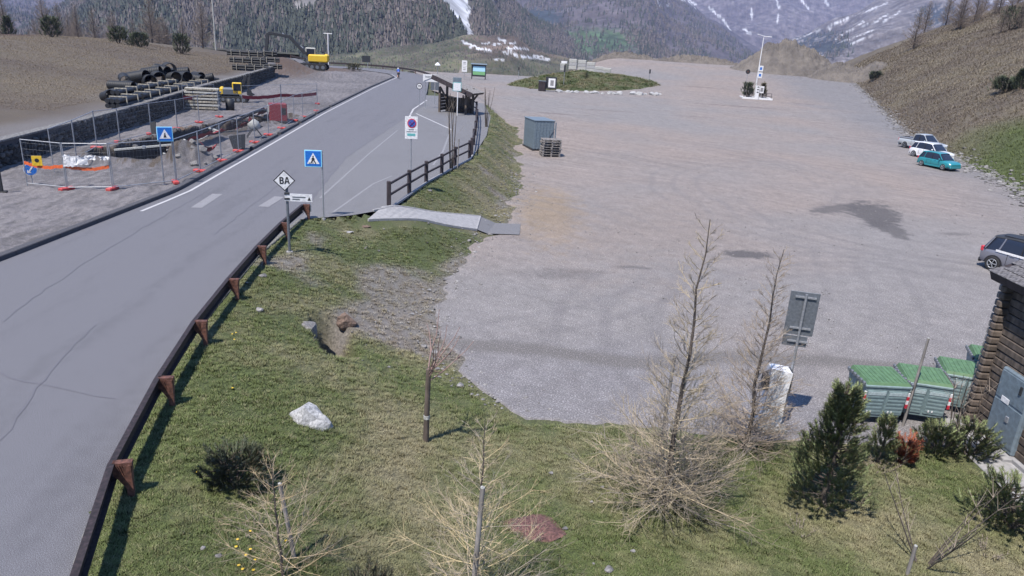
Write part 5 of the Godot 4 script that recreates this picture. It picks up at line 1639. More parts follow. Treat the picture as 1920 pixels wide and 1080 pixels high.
		for i in 4:
			var tang: Vector3 = (a[mini(i + 1, 3)] - a[maxi(i - 1, 0)]) * 0.25
			cv.add_point(a[i] - a[0], -tang, tang)
		var run := []
		for i in 17: run.append(cv.sample_baked(cv.get_baked_length() * i / 16.0))
		mb.path(run, [0.11, 0.05, 0.09][k], [0.10, 0.05, 0.08][k], 8)
		part("tube", mb, M.pipe_black, t)
		mb = MB.new()
		mb.tube(run[0] - Vector3(0, 0.02, 0), run[0] + Vector3(0, 0.1, 0), 0.13, 0.13, 8)
		part("collar", mb, M.dark_metal, t)
	for k in 4:
		var a: Array = [[Vector2(-18.63, -40.26), Vector2(-18.62, -45.01)], [Vector2(-19.83, -50.99), Vector2(-20.31, -55.12)], [Vector2(-20.54, -57.03), Vector2(-20.91, -60.86)], [Vector2(-16.42, -37.59), Vector2(-16.67, -39.01)]][k]
		var n: Node3D = thing("red_net", ["red plastic net lying along the trench edge", "red plastic net heap in the middle of the dug strip", "red plastic net beside the generator", "small scrap of red net near the kerb"][k], "net", Vector3(a[0].x, yard_height(a[0].x, a[0].y), a[0].y))
		mb = MB.new()
		var rows := []
		for i in 9:
			var line := PackedVector3Array()
			for j in 4:
				var q: Vector2 = a[0].lerp(a[1], i / 8.0) + Vector2(0.1, -0.25) * (j - 1.5)
				line.append(Vector3(q.x, maxf(yard_height(q.x, q.y), -0.3) + 0.08 + rng.randf() * 0.22 + 0.12 * j, q.y) - n.position)
			rows.append(line)
		mb.grid(rows)
		part("sheet", mb, M.net_red, n)
	# white shoring timbers over the trench
	var beams := [[Vector3(-17.88, 0.21, -36.20), Vector3(-20.25, 0.06, -48.00)], [Vector3(-20.16, 0.58, -35.60), Vector3(-17.65, 0.86, -36.60)], [Vector3(-19.83, 0.24, -42.50), Vector3(-17.69, 0.13, -39.50)], [Vector3(-18.88, 0.13, -38.00), Vector3(-17.43, 0.18, -36.00)], [Vector3(-21.09, 0.14, -49.00), Vector3(-19.62, 0.24, -47.00)]]
	for k in 5:
		t = thing("shoring_beam", ["long white beam lying along the trench", "white beam across the near end of the trench", "white cross strut in the middle of the trench", "short white strut at the trench corner", "white strut at the far end of the trench"][k], "beam", beams[k][0], 0.0, "white shoring timbers over the trench")
		mb = MB.new()
		mb.bar(Vector3.ZERO, beams[k][1] - beams[k][0], 0.10, 0.10, 0.01)
		part("timber", mb, M.off_white, t)
		mb = MB.new()
		mb.box((beams[k][1] - beams[k][0]) * 0.5, Vector3(0.16, 0.14, 0.16))
		part("clamp", mb, M.galv, t)
	# rubble round the trench
	var rm := []
	for k in 5: rm.append(rock_mesh(40 + k, Vector3(0.22, 0.16, 0.19), 0.35, 8))
	for k in 110:
		var u := rng.randf()
		var p := TRENCH_A.lerp(TRENCH_B, u) + Vector2(rng.randf_range(-2.3, -0.3), rng.randf_range(-0.8, 0.8))
		if k % 4 == 0: p = Vector2(-16.9, -36.6) + Vector2(rng.randf_range(-1.2, 1.2), rng.randf_range(-1.2, 1.2))
		if k % 5 == 0: p = TRENCH_A.lerp(TRENCH_C, u) + Vector2(rng.randf_range(-0.4, 0.4), rng.randf_range(-1.5, -0.4))
		var s := rng.randf_range(0.35, 1.25)
		var r := inst("rubble_stone", rm[k % 5], [M.rock_grey, M.rock_brown, stone_m[2], stone_m[3]][k % 4], self, Transform3D(Basis(Vector3.UP, rng.randf() * TAU).scaled(Vector3.ONE * s), Vector3(p.x, yard_height(p.x, p.y) + 0.05 * s, p.y)))
		tag(r, "grey rubble stone dug out around the trench", "rock", "rubble around the trench")
	for k in 26:
		var p := Vector2(rng.randf_range(-21.3, -18.4), rng.randf_range(-38.5, -37.7))
		var s := rng.randf_range(0.7, 1.7)
		var r := inst("trench_stone", rm[k % 5], [M.rock_grey, stone_m[3], M.rock_brown][k % 3], self, Transform3D(Basis(Vector3.UP, rng.randf() * TAU).scaled(Vector3.ONE * s), Vector3(p.x, yard_height(p.x, p.y) + 0.05, p.y)))
		tag(r, "grey brown stone in the rocky far face of the trench end", "rock", "stones in the trench face")
	# timber stack
	t = thing("timber_stack", "stack of pale timber beams in front of the stone wall", "timber stack", on(Vector2(-26.61, -61.07), 0.03), 0.22)
	for j in 7:
		for i in 3:
			mb = MB.new()
			mb.box(Vector3(rng.randf_range(-0.08, 0.08), 0.16 + 0.25 * j, -0.45 + 0.45 * i), Vector3(2.6, 0.15, 0.42), Basis.IDENTITY, 0.015)
			part("beam", mb, [M.pale_wood, M.off_white][(i + j) % 2], t)
		for x in [-0.9, 0.9]:
			mb = MB.new()
			mb.box(Vector3(x, 0.035 + 0.25 * j, 0), Vector3(0.12, 0.09, 1.3))
			part("spacer", mb, M.old_wood, t)
	excavator("small yellow and grey excavator parked at the stone wall", on(Vector2(-26.99, -68.90), 0.03), 0.2, 0.72, [Vector2(0.9, 1.7), Vector2(1.5, 3.4), Vector2(1.9, 3.5), Vector2(1.7, 1.8)], 0.15, true)
	excavator("big yellow excavator with dark raised arm on the far spoil", Vector3(-35.6, yard_height(-35.6, -126.0) + 0.02, -126.0), 0.1, 1.42, [Vector2(0.9, 1.8), Vector2(2.6, 3.6), Vector2(5.0, 3.9), Vector2(5.5, 0.9)], PI + 0.1, false)
	# pipes behind the wall
	var base := func(px: Vector2, up: float) -> Vector3: return on(px, up)
	var heap := [[Vector2(-29.94, -52.88), 0.4, 0.36, 1.6], [Vector2(-29.82, -54.03), 0.34, 0.36, 2.0], [Vector2(-30.14, -55.98), 0.4, 0.40, 2.2], [Vector2(-31.53, -59.60), 0.5, 0.42, 2.2], [Vector2(-32.80, -60.70), 1.0, 0.42, 1.8], [Vector2(-32.61, -62.57), 1.1, 0.5, 2.0], [Vector2(-31.66, -62.30), 0.9, 0.52, 2.2], [Vector2(-31.60, -63.86), 1.1, 0.55, 1.8], [Vector2(-32.39, -64.51), 1.45, 0.46, 1.6], [Vector2(-32.36, -66.21), 1.55, 0.5, 1.4], [Vector2(-31.92, -66.71), 1.7, 0.56, 1.2], [Vector2(-31.21, -65.80), 1.0, 0.52, 1.6], [Vector2(-31.89, -69.31), 0.9, 0.5, 2.4], [Vector2(-31.65, -70.47), 0.8, 0.42, 2.2], [Vector2(-31.79, -72.20), 0.9, 0.38, 2.6]]
	for k in heap.size():
		var q: Array = heap[k]
		pipe("%s black corrugated pipe in the heap counting from its left end" % ORD[k], base.call(q[0], q[1]), Vector3(1.0, rng.randf_range(-0.2, 0.3), rng.randf_range(-0.3, 1.8)), q[2], q[3])
	for k in 9:
		var q: Vector2 = [Vector2(-31.01, -55.71), Vector2(-31.67, -58.07), Vector2(-33.39, -64.65), Vector2(-32.69, -67.52), Vector2(-33.06, -70.76), Vector2(-33.07, -72.73), Vector2(-32.58, -73.29), Vector2(-32.08, -73.85), Vector2(-32.23, -75.75)][k]
		pipe("%s smaller pipe lying loose at the back of the pipe heap" % ORD[k], base.call(q, [0.3, 0.7, 1.2, 1.3, 1.2, 0.7, 0.6, 0.5, 0.4][k]), Vector3(1.0, rng.randf_range(-0.3, 0.3), rng.randf_range(-1.0, 1.5)), rng.randf_range(0.24, 0.42), rng.randf_range(1.2, 2.4))
	var dirw := Vector3(look("XW", 66.0) - look("XW", 50.0), 0, -16.0).normalized()
	for k in 5:
		var p := Vector2(look("XW", 50.0 + 4.6 * k) - 0.95, -(50.0 + 4.6 * k))
		bundle("%s framed black pipe bundle on top of the stone wall edge" % ORD[k], on(p, 0.02), dirw, 4.2, 1.0, 0.66, 2)
	for k in 3:
		var p := Vector2(look("XW", 53.0 + 4.6 * k) - 1.9, -(53.0 + 4.6 * k))
		bundle("%s framed black pipe bundle of the row behind, above the wall" % ORD[k], on(p, 0.3), dirw, 4.2, 0.7, 0.66, 2)
	for k in 3:
		for j in 2:
			var q: Vector2 = [Vector2(-37.65, -102.31), Vector2(-37.79, -108.69)][j]
			bundle("%s tier of black pipes in the %s far framed stack by second wall" % [["lowest", "middle", "top"][k], ["left", "right"][j]], on(q, 0.05 + 0.9 * k) + Vector3(-0.5 * k, 0, -0.5 * k), Vector3(1, 0, -0.25), 4.6, 1.3, 0.66, 4)

func build_rest() -> void:
	# container, pallets
	var t := thing("metal_container", "blue grey metal storage container on the gravel", "container", on(Vector2(1.69, -57.97), 0.03), 0.30)
	var w := 1.65
	var h := 2.2
	var l := 2.7
	var mb := MB.new()
	mb.box(Vector3(0, h * 0.5 + 0.1, -l * 0.5 + 0.4), Vector3(w, h, l), Basis.IDENTITY, 0.02)
	part("shell", mb, M.box_blue, t)
	for k in 9:
		mb = MB.new()
		mb.box(Vector3(-w * 0.5 - 0.012, h * 0.5 + 0.1, 0.25 - k * 0.29), Vector3(0.03, h - 0.12, 0.10), Basis.IDENTITY, 0.006)
		part("side_rib", mb, M.box_blue, t)
	for k in 7:
		mb = MB.new()
		mb.box(Vector3(-w * 0.5 + 0.14 + k * 0.27, h * 0.5 + 0.1, 0.412), Vector3(0.10, h - 0.14, 0.03), Basis.IDENTITY, 0.006)
		part("door_rib", mb, M.box_blue, t)
	mb = MB.new()
	mb.bar(Vector3(0.0, 0.4, 0.44), Vector3(0.85, 1.75, 0.44), 0.05, 0.03)
	part("brace", mb, M.grey_metal, t)
	mb = MB.new()
	mb.box(Vector3(0, h + 0.13, -l * 0.5 + 0.4), Vector3(w + 0.1, 0.06, l + 0.1), Basis.IDENTITY, 0.01)
	part("roof", mb, M.box_blue, t)
	mb = MB.new()
	for x in [-0.8, 0.8]: mb.box(Vector3(x, 0.06, -l * 0.5 + 0.4), Vector3(0.2, 0.14, l))
	part("skid", mb, M.dark_metal, t)
	for k in 7:
		var p := thing("pallet", "grey wooden pallet, %s from the bottom of the stack by the container" % ORD[k], "pallet", on(Vector2(2.30, -55.33), 0.03 + 0.185 * k) + Vector3(rng.randf_range(-0.05, 0.05), 0, rng.randf_range(-0.05, 0.05)), 0.22 + rng.randf_range(-0.07, 0.07), "stacked grey pallets")
		for i in 6:
			mb = MB.new()
			mb.box(Vector3(0, 0.158, -0.48 + 0.19 * i), Vector3(1.45, 0.03, 0.12), Basis.IDENTITY, 0.004)
			part("deck_board", mb, M.grey_wood, p)
		for i in 3:
			mb = MB.new()
			mb.box(Vector3(-0.64 + 0.64 * i, 0.012, 0), Vector3(0.10, 0.022, 1.1))
			part("runner", mb, M.grey_wood, p)
			for j in 3:
				mb = MB.new()
				mb.box(Vector3(-0.64 + 0.64 * i, 0.083, -0.46 + 0.46 * j), Vector3(0.12, 0.12, 0.12), Basis.IDENTITY, 0.005)
				part("block", mb, M.grey_wood, p)
	# grass island with its stones, blocks and board
	var f := func(i: int, j: int) -> Array:
		var a := TAU * j / 63.0
		var r := i / 15.0
		var q := island_point(a, r)
		var n := n_fine.get_noise_2d(q.x * 1.3, q.z * 1.3)
		return [q, mixc(Color(0.10, 0.135, 0.045), Color(0.19, 0.175, 0.10), 0.45 + n * 1.2)]
	structure("grass_island", sheet(16, 64, f), M.turf)
	for k in 22:
		var px: Vector2 = [Vector2(5.19, -114.82), Vector2(21.63, -117.97)][0].lerp(Vector2(21.38, -116.50), k / 21.0)
		var q := px + Vector2(rng.randf_range(-0.3, 0.3), 0.4 + 0.9 * sin(PI * k / 21.0) + rng.randf_range(-0.3, 0.3))
		if k % 9 == 5: continue
		var s := rng.randf_range(0.25, 0.55)
		rock("boulder", "%s pale boulder from the left along the grass island edge" % ordinal(k), on(q, s * 0.25), Vector3(s * 1.3, s * 0.8, s), rng.randf() * TAU, M.rock_white, 200 + k, "boulders edging the island")
	var spots := [Vector2(13.08, -262.49), Vector2(10.13, -159.65), Vector2(11.64, -153.88), Vector2(13.11, -150.54), Vector2(14.24, -145.43), Vector2(15.45, -142.17)]
	for k in 6:
		t = thing("stone_pallet", "%s pale block of palletted stone on the island counting from left" % ORD[k], "stone block", on(spots[k], [1.0, 1.0, 0.9, 0.7, 0.4, 0.2][k]), -0.15, "palletted stone blocks on the island")
		var hh := [2.3, 2.1, 2.1, 1.9, 1.6, 1.7][k] as float
		for y in 3:
			mb = MB.new()
			mb.box(Vector3(rng.randf_range(-0.04, 0.04), hh * (y + 0.5) / 3.0 + 0.1, 0), Vector3(1.62, hh / 3.0 - 0.03, 1.3), Basis.IDENTITY, 0.05)
			part("layer", mb, [M.off_white, M.rock_white, M.off_white][y], t)
		mb = MB.new()
		mb.box(Vector3(0, 0.04, 0), Vector3(1.7, 0.12, 1.4))
		part("pallet", mb, M.grey_wood, t)
	t = thing("stone_pallet", "white block lying on top of the island block row", "stone block", on(spots[0], 3.4) + Vector3(0.5, 0, -0.5), -0.15, "palletted stone blocks on the island")
	mb = MB.new()
	mb.box(Vector3(0, 0.4, 0), Vector3(2.0, 0.75, 1.3), Basis.IDENTITY, 0.05)
	part("layer", mb, M.white, t)
	h = 2.13
	t = thing("info_board", "dark framed information board standing before the grass island", "notice board", on(Vector2(4.02, -114.20), 0.03), -0.15)
	plate(t, "frame", 1.7, h * 0.82, Vector3(0.1, h * 0.6, 0), M.dark_metal, 0.1)
	plate(t, "poster", 1.05, h * 0.62, Vector3(0.22, h * 0.6, 0.055), M.white, 0.02)
	plate(t, "map", 0.5, h * 0.38, Vector3(0.25, h * 0.6, 0.07), M.faded_line, 0.01)
	for x in [-0.7, 0.9]:
		mb = MB.new()
		mb.tube(Vector3(x, -0.2, 0), Vector3(x, h, 0), 0.06, 0.06, 8)
		part("post", mb, M.dark_metal, t)
	t = thing("litter_bin", "dark wooden litter bin left of the information board", "litter bin", on(Vector2(2.79, -114.43), 0.03), -0.15)
	mb = MB.new()
	for k in 6: mb.box(Vector3(-0.45 + 0.18 * k, 0.75, 0.45), Vector3(0.15, 1.4, 0.05), Basis.IDENTITY, 0.01)
	mb.box(Vector3(0, 0.72, 0), Vector3(1.05, 1.35, 0.84))
	part("slats", mb, M.fence_wood, t)
	mb = MB.new()
	mb.box(Vector3(0, 1.48, 0), Vector3(1.2, 0.08, 1.05), Basis.IDENTITY, 0.015)
	part("lid", mb, M.grey_metal, t)
	for q in [[Vector2(6.36, -120.22), 3.79, "thin leaning post with dark board on the island"], [Vector2(-1.26, -155.19), 2.12, "small dark topped post at the island left end"], [Vector2(21.91, -131.82), 2.53, "thin bare post at the island right end"]]:
		t = thing("marker_post", q[2], "post", on(q[0]), 0.0)
		pole_part(t, q[1], 0.045)
		plate(t, "head", 0.28, q[1] * 0.28, Vector3(0, q[1] * 0.86, 0.05), M.dark_metal, 0.04)
	# lamp, planters, machine in the middle of the car park
	var lp: Vector2 = Vector2(36.99, -118.36)
	h = 9.46
	t = thing("car_park_lamp", "tall pale lamp post with crossing arms in the car park middle", "lamp post", on(lp + Vector2(0, -1.2), 0.03))
	mb = MB.new()
	mb.tube(Vector3(0, -0.3, 0), Vector3(0, h, 0), 0.11, 0.06, 10)
	part("post", mb, M.white, t)
	for q in [[Vector3(-1.1, 0.15, 0.3), 1.2], [Vector3(1.1, -0.15, 0.5), 1.2]]:
		mb = MB.new()
		mb.bar(Vector3(0, h - 0.1, 0), Vector3(0, h, 0) + q[0], 0.20, 0.09, 0.02)
		part("lamp_arm", mb, M.white, t)
	for y in [4.55, 3.55]:
		plate(t, "sign_panel", 0.72, 0.85, Vector3(0.3, y, 0.14), M.white)
		plate(t, "sign_mark", 0.34, 0.4, Vector3(0.3, y, 0.16), M.blue_sign, 0.01)
	t = thing("planter_bed", "low white edged planter bed around the lamp post", "planter", on(lp, 0.03), -0.12)
	mb = MB.new()
	for q in [[Vector3(0, 0.1, 0.9), Vector3(4.6, 0.28, 0.2)], [Vector3(0, 0.1, -2.2), Vector3(4.6, 0.28, 0.2)], [Vector3(-2.2, 0.1, -0.65), Vector3(0.2, 0.28, 2.9)], [Vector3(2.2, 0.1, -0.65), Vector3(0.2, 0.28, 2.9)]]: mb.box(q[0], q[1], Basis.IDENTITY, 0.02)
	part("edging", mb, M.white, t)
	mb = MB.new()
	mb.box(Vector3(0, 0.08, -0.65), Vector3(4.2, 0.16, 2.9))
	part("soil", mb, M.kerb, t)
	for x in [-2.1, -1.2, 1.3, 2.1]:
		mb = MB.new()
		mb.tube(Vector3(x, 0, 0.7), Vector3(x, 1.0, 0.7), 0.04, 0.04, 6)
		part("rail_post", mb, M.dark_metal, t)
	for x in [[-2.1, -1.2], [1.3, 2.1]]:
		mb = MB.new()
		mb.bar(Vector3(x[0], 0.98, 0.7), Vector3(x[1], 0.98, 0.7), 0.05, 0.05)
		mb.bar(Vector3(x[0], 0.55, 0.7), Vector3(x[1], 0.55, 0.7), 0.05, 0.05)
		part("rail", mb, M.dark_metal, t)
	t = thing("ticket_machine", "tall white parking ticket machine at the lamp post", "ticket machine", on(lp + Vector2(-0.35, 1.0), 0.03), -0.1)
	mb = MB.new()
	mb.box(Vector3(0, 1.05, 0), Vector3(0.55, 2.1, 0.4), Basis.IDENTITY, 0.04)
	part("body", mb, M.white, t)
	for y in [1.95, 1.55, 1.15]: plate(t, "screen", 0.3, 0.16, Vector3(0.02, y, 0.21), M.dark_metal, 0.02)
	t = thing("tariff_board", "square white tariff board right of the ticket machine", "notice board", on(lp + Vector2(0.35, 0.9), 0.03), -0.1)
	pole_part(t, 1.9, 0.03)
	plate(t, "panel", 0.62, 1.05, Vector3(0, 1.55, 0.05), M.white)
	plate(t, "print", 0.4, 0.6, Vector3(0, 1.55, 0.065), M.faded_line, 0.006)
	t = thing("round_sign", "round dark sign on thin post behind the left planter shrub", "road sign", on(lp + Vector2(-1.75, -0.8), 0.03))
	pole_part(t, 4.2, 0.03)
	disc(t, "panel", 0.36, Vector3(0, 4.0, 0.05), M.dark_metal, 0.02)
	disc(t, "centre", 0.13, Vector3(0, 4.0, 0.056), M.rust, 0.01)
	pine("planter_conifer", "dense green conifer in the left of the lamp planter", on(lp + Vector2(-1.35, -0.5), 0.1), 2.3, 1.5, 260, 0.2, Color(0.07, 0.09, 0.045), "", 2.2)
	pine("planter_conifer", "narrow brownish conifer in the right of the lamp planter", on(lp + Vector2(1.0, -0.5), 0.1), 2.3, 1.3, 200, 0.9, Color(0.095, 0.085, 0.05), "", 2.2)

func build_cars() -> void:
	var put := func(a: Vector2, b: Vector2, half_w: float) -> Array:
		var u := (b - a).normalized()
		var c := (a + b) * 0.5 + Vector2(u.y, -u.x) * half_w
		return [on(c, 0.03), atan2(-u.y, u.x)]
	var k: Array = put.call(Vector2(33.99, -62.04), Vector2(34.63, -59.53), 0.8)
	var turn: float = k[1]
	var at: Vector3 = k[0]
	turn += 0.14
	var c1 := car("parked_hatchback", "turquoise hatchback nearest the camera of three parked cars", "car", at, turn, hatch(lin(0.022, 0.235, 0.275), 3.75, 1.66, 1.50, 0.29, false))
	var fw := Vector2(cos(turn), -sin(turn))
	var far_side := Vector2(fw.y, -fw.x)
	var p: Vector2 = Vector2(36.10, -67.51) + fw * 1.37 + far_side * 0.85
	var c2 := car("parked_crossover", "white car in the middle of three parked cars", "car", on(p, 0.03), turn, hatch(lin(0.75, 0.76, 0.78), 4.3, 1.80, 1.62, 0.33, false))
	p = Vector2(38.19, -73.47) + fw * 1.55 + far_side * 0.9
	var t := car("parked_pickup", "silver pickup truck with open bed behind the white car", "pickup truck", on(p, 0.03), turn, pickup(lin(0.42, 0.45, 0.47)))
	for o in [c1, c2, t]: o.scale = Vector3.ONE * 0.86
	var mb := MB.new()
	mb.box(Vector3(-1.62, 1.135, 0), Vector3(1.66, 0.05, 1.45))
	part("bed_floor", mb, M.black, t)
	for sd in [-1.0, 1.0]:
		mb = MB.new()
		mb.box(Vector3(-1.6, 1.17, sd * 0.82), Vector3(1.9, 0.14, 0.12), Basis.IDENTITY, 0.03)
		part("bed_side", mb, M.galv, t)
	mb = MB.new()
	mb.box(Vector3(-2.54, 1.15, 0), Vector3(0.08, 0.16, 1.6), Basis.IDENTITY, 0.02)
	part("tailgate", mb, M.dark_metal, t)
	var s := hatch(lin(0.17, 0.175, 0.21), 4.2, 1.80, 1.64, 0.345, true)
	s.roof_m = M.dark_metal
	var w0: Vector2 = Vector2(20.51, -30.06)
	var dirv := Vector2(cos(turn + 0.10), -sin(turn + 0.10))
	var c := w0 + dirv * (2.1 * 0.64) + Vector2(dirv.y, -dirv.x) * 0.85
	t = car("parked_sport_utility", "silver grey crossover with dark roof behind the hut", "car", on(c, 0.03), turn + 0.10, s)
	mb = MB.new()
	for sd in [-1.0, 1.0]: mb.bar(Vector3(-1.3, 1.68, sd * 0.58), Vector3(0.35, 1.68, sd * 0.58), 0.04, 0.04)
	part("roof_rail", mb, M.black, t)
	for sd in [-1.0, 1.0]:
		mb = MB.new()
		mb.bar(Vector3(-1.35, 0.98, sd * 0.895), Vector3(1.2, 0.93, sd * 0.905), 0.012, 0.10)
		part("side_stripe", mb, M.white, t)
	t.scale = Vector3.ONE * 0.92

func build_bins() -> void:
	var spots := [[Vector2(8.94, -15.39), 0.02], [Vector2(10.10, -15.58), -0.22], [Vector2(11.40, -16.15), -0.30], [Vector2(12.75, -17.11), -0.35]]
	for k in 4:
		var at: Vector3 = on(spots[k][0], 0.03) + Vector3(0, 0, -0.38)
		var t := thing("waste_container", ["green lidded teal waste container behind the tall pine", "second green lidded waste container, with red striped edge on its left", "third green lidded waste container counting from the pine", "fourth green lidded waste container, half hidden by the hut"][k], "waste container", at, spots[k][1], "waste containers in a row")
		var w := 1.04
		var dp := 0.94
		var mb := MB.new()
		mb.hexa([Vector3(-w * 0.43, 0.2, dp * 0.40), Vector3(w * 0.43, 0.2, dp * 0.40), Vector3(w * 0.43, 0.2, -dp * 0.40), Vector3(-w * 0.43, 0.2, -dp * 0.40), Vector3(-w * 0.5, 1.02, dp * 0.5), Vector3(w * 0.5, 1.02, dp * 0.5), Vector3(w * 0.5, 1.02, -dp * 0.5), Vector3(-w * 0.5, 1.02, -dp * 0.5)])
		part("body", mb, M.bin_teal, t)
		var tilt := Basis(Vector3.RIGHT, atan2(dp * 0.1, 0.82))
		for x in [-0.25, 0.25]:
			mb = MB.new()
			mb.box(Vector3(x, 0.60, dp * 0.455), Vector3(0.45, 0.66, 0.03), tilt, 0.01)
			var pn := part("front_panel", mb, M.bin_teal, t)
			for y in 5:
				mb = MB.new()
				mb.box(Vector3(x, 0.36 + 0.10 * y, dp * 0.455 - 0.024 + 0.0122 * y + 0.009), Vector3(0.40, 0.05, 0.016), tilt, 0.004)
				part("rib", mb, M.bin_teal, pn)
			mb = MB.new()
			mb.box(Vector3(x, 0.855, dp * 0.505), Vector3(0.42, 0.085, 0.014), tilt)
			part("reflective_strip", mb, M.bin_panel, pn)
			mb = MB.new()
			for dx in [-0.04, 0.04]: mb.box(Vector3(x - 0.08 + dx, 0.36, dp * 0.452), Vector3(0.03, 0.05, 0.01), tilt)
			part("print_mark", mb, M.white, pn)
		mb = MB.new()
		mb.box(Vector3(0, 1.035, 0), Vector3(w + 0.06, 0.07, dp + 0.04), Basis.IDENTITY, 0.02)
		part("rim", mb, M.bin_teal, t)
		mb = MB.new()
		mb.hexa([Vector3(-w * 0.5, 1.07, dp * 0.5), Vector3(w * 0.5, 1.07, dp * 0.5), Vector3(w * 0.5, 1.07, -dp * 0.5), Vector3(-w * 0.5, 1.07, -dp * 0.5), Vector3(-w * 0.46, 1.13, dp * 0.46), Vector3(w * 0.46, 1.13, dp * 0.46), Vector3(w * 0.46, 1.17, -dp * 0.46), Vector3(-w * 0.46, 1.17, -dp * 0.46)])
		var lid := part("lid", mb, M.bin_lid, t)
		for x in 9:
			mb = MB.new()
			mb.bar(Vector3(-0.42 + 0.105 * x, 1.137, dp * 0.43), Vector3(-0.42 + 0.105 * x, 1.173, -dp * 0.43), 0.03, 0.012)
			part("lid_rib", mb, M.bin_lid, lid)
		for sd in [-1.0, 1.0]:
			for y in 4:
				mb = MB.new()
				mb.box(Vector3(sd * (w * 0.5 - 0.005), 0.55 + 0.1 * y, dp * 0.475), Vector3(0.05, 0.1, 0.03), tilt)
				part("warning_stripe", mb, M.red_sign if y % 2 == 0 else M.white, t)
			for y in 6:
				mb = MB.new()
				mb.box(Vector3(sd * (w * 0.5 + 0.05), 1.08, -dp * 0.42 + dp * 0.84 * y / 5.0), Vector3(0.06, 0.10, 0.10), Basis.IDENTITY, 0.02)
				part("hinge", mb, M.grey_metal, t)
			for z in [-0.33, 0.33]:
				mb = MB.new()
				mb.tube(Vector3(sd * 0.40 - 0.03, 0.09, z), Vector3(sd * 0.40 + 0.03, 0.09, z), 0.09, 0.09, 12)
				mb.box(Vector3(sd * 0.40, 0.17, z), Vector3(0.09, 0.10, 0.10))
				part("castor", mb, M.rubber, t)
	# parking meter column behind the larch
	var h := 1.52
	var t := thing("white_kiosk", "white slanted parking terminal behind the right bare larch", "terminal", on(Vector2(6.20, -15.02), 0.03), -0.1)
	var mb := MB.new()
	mb.prism([Vector2(-0.30, 0), Vector2(0.22, 0), Vector2(0.22, h * 0.6), Vector2(0.27, h * 0.96), Vector2(-0.22, h), Vector2(-0.2, h * 0.65)], 0.36, Transform3D(Basis.IDENTITY, Vector3.ZERO))
	part("body", mb, M.white, t)
	mb = MB.new()
	mb.box(Vector3(-0.25, h * 0.75, 0), Vector3(0.14, 0.36, 0.3), Basis.IDENTITY, 0.02)
	mb.box(Vector3(0.26, h * 0.80, 0), Vector3(0.05, 0.5, 0.34), Basis.IDENTITY, 0.01)
	part("side_trim", mb, M.dark_metal, t)
	mb = MB.new()
	mb.box(Vector3(-0.05, 0.04, 0.05), Vector3(0.8, 0.12, 0.6), Basis.IDENTITY, 0.02)
	part("plinth", mb, M.off_white, t)

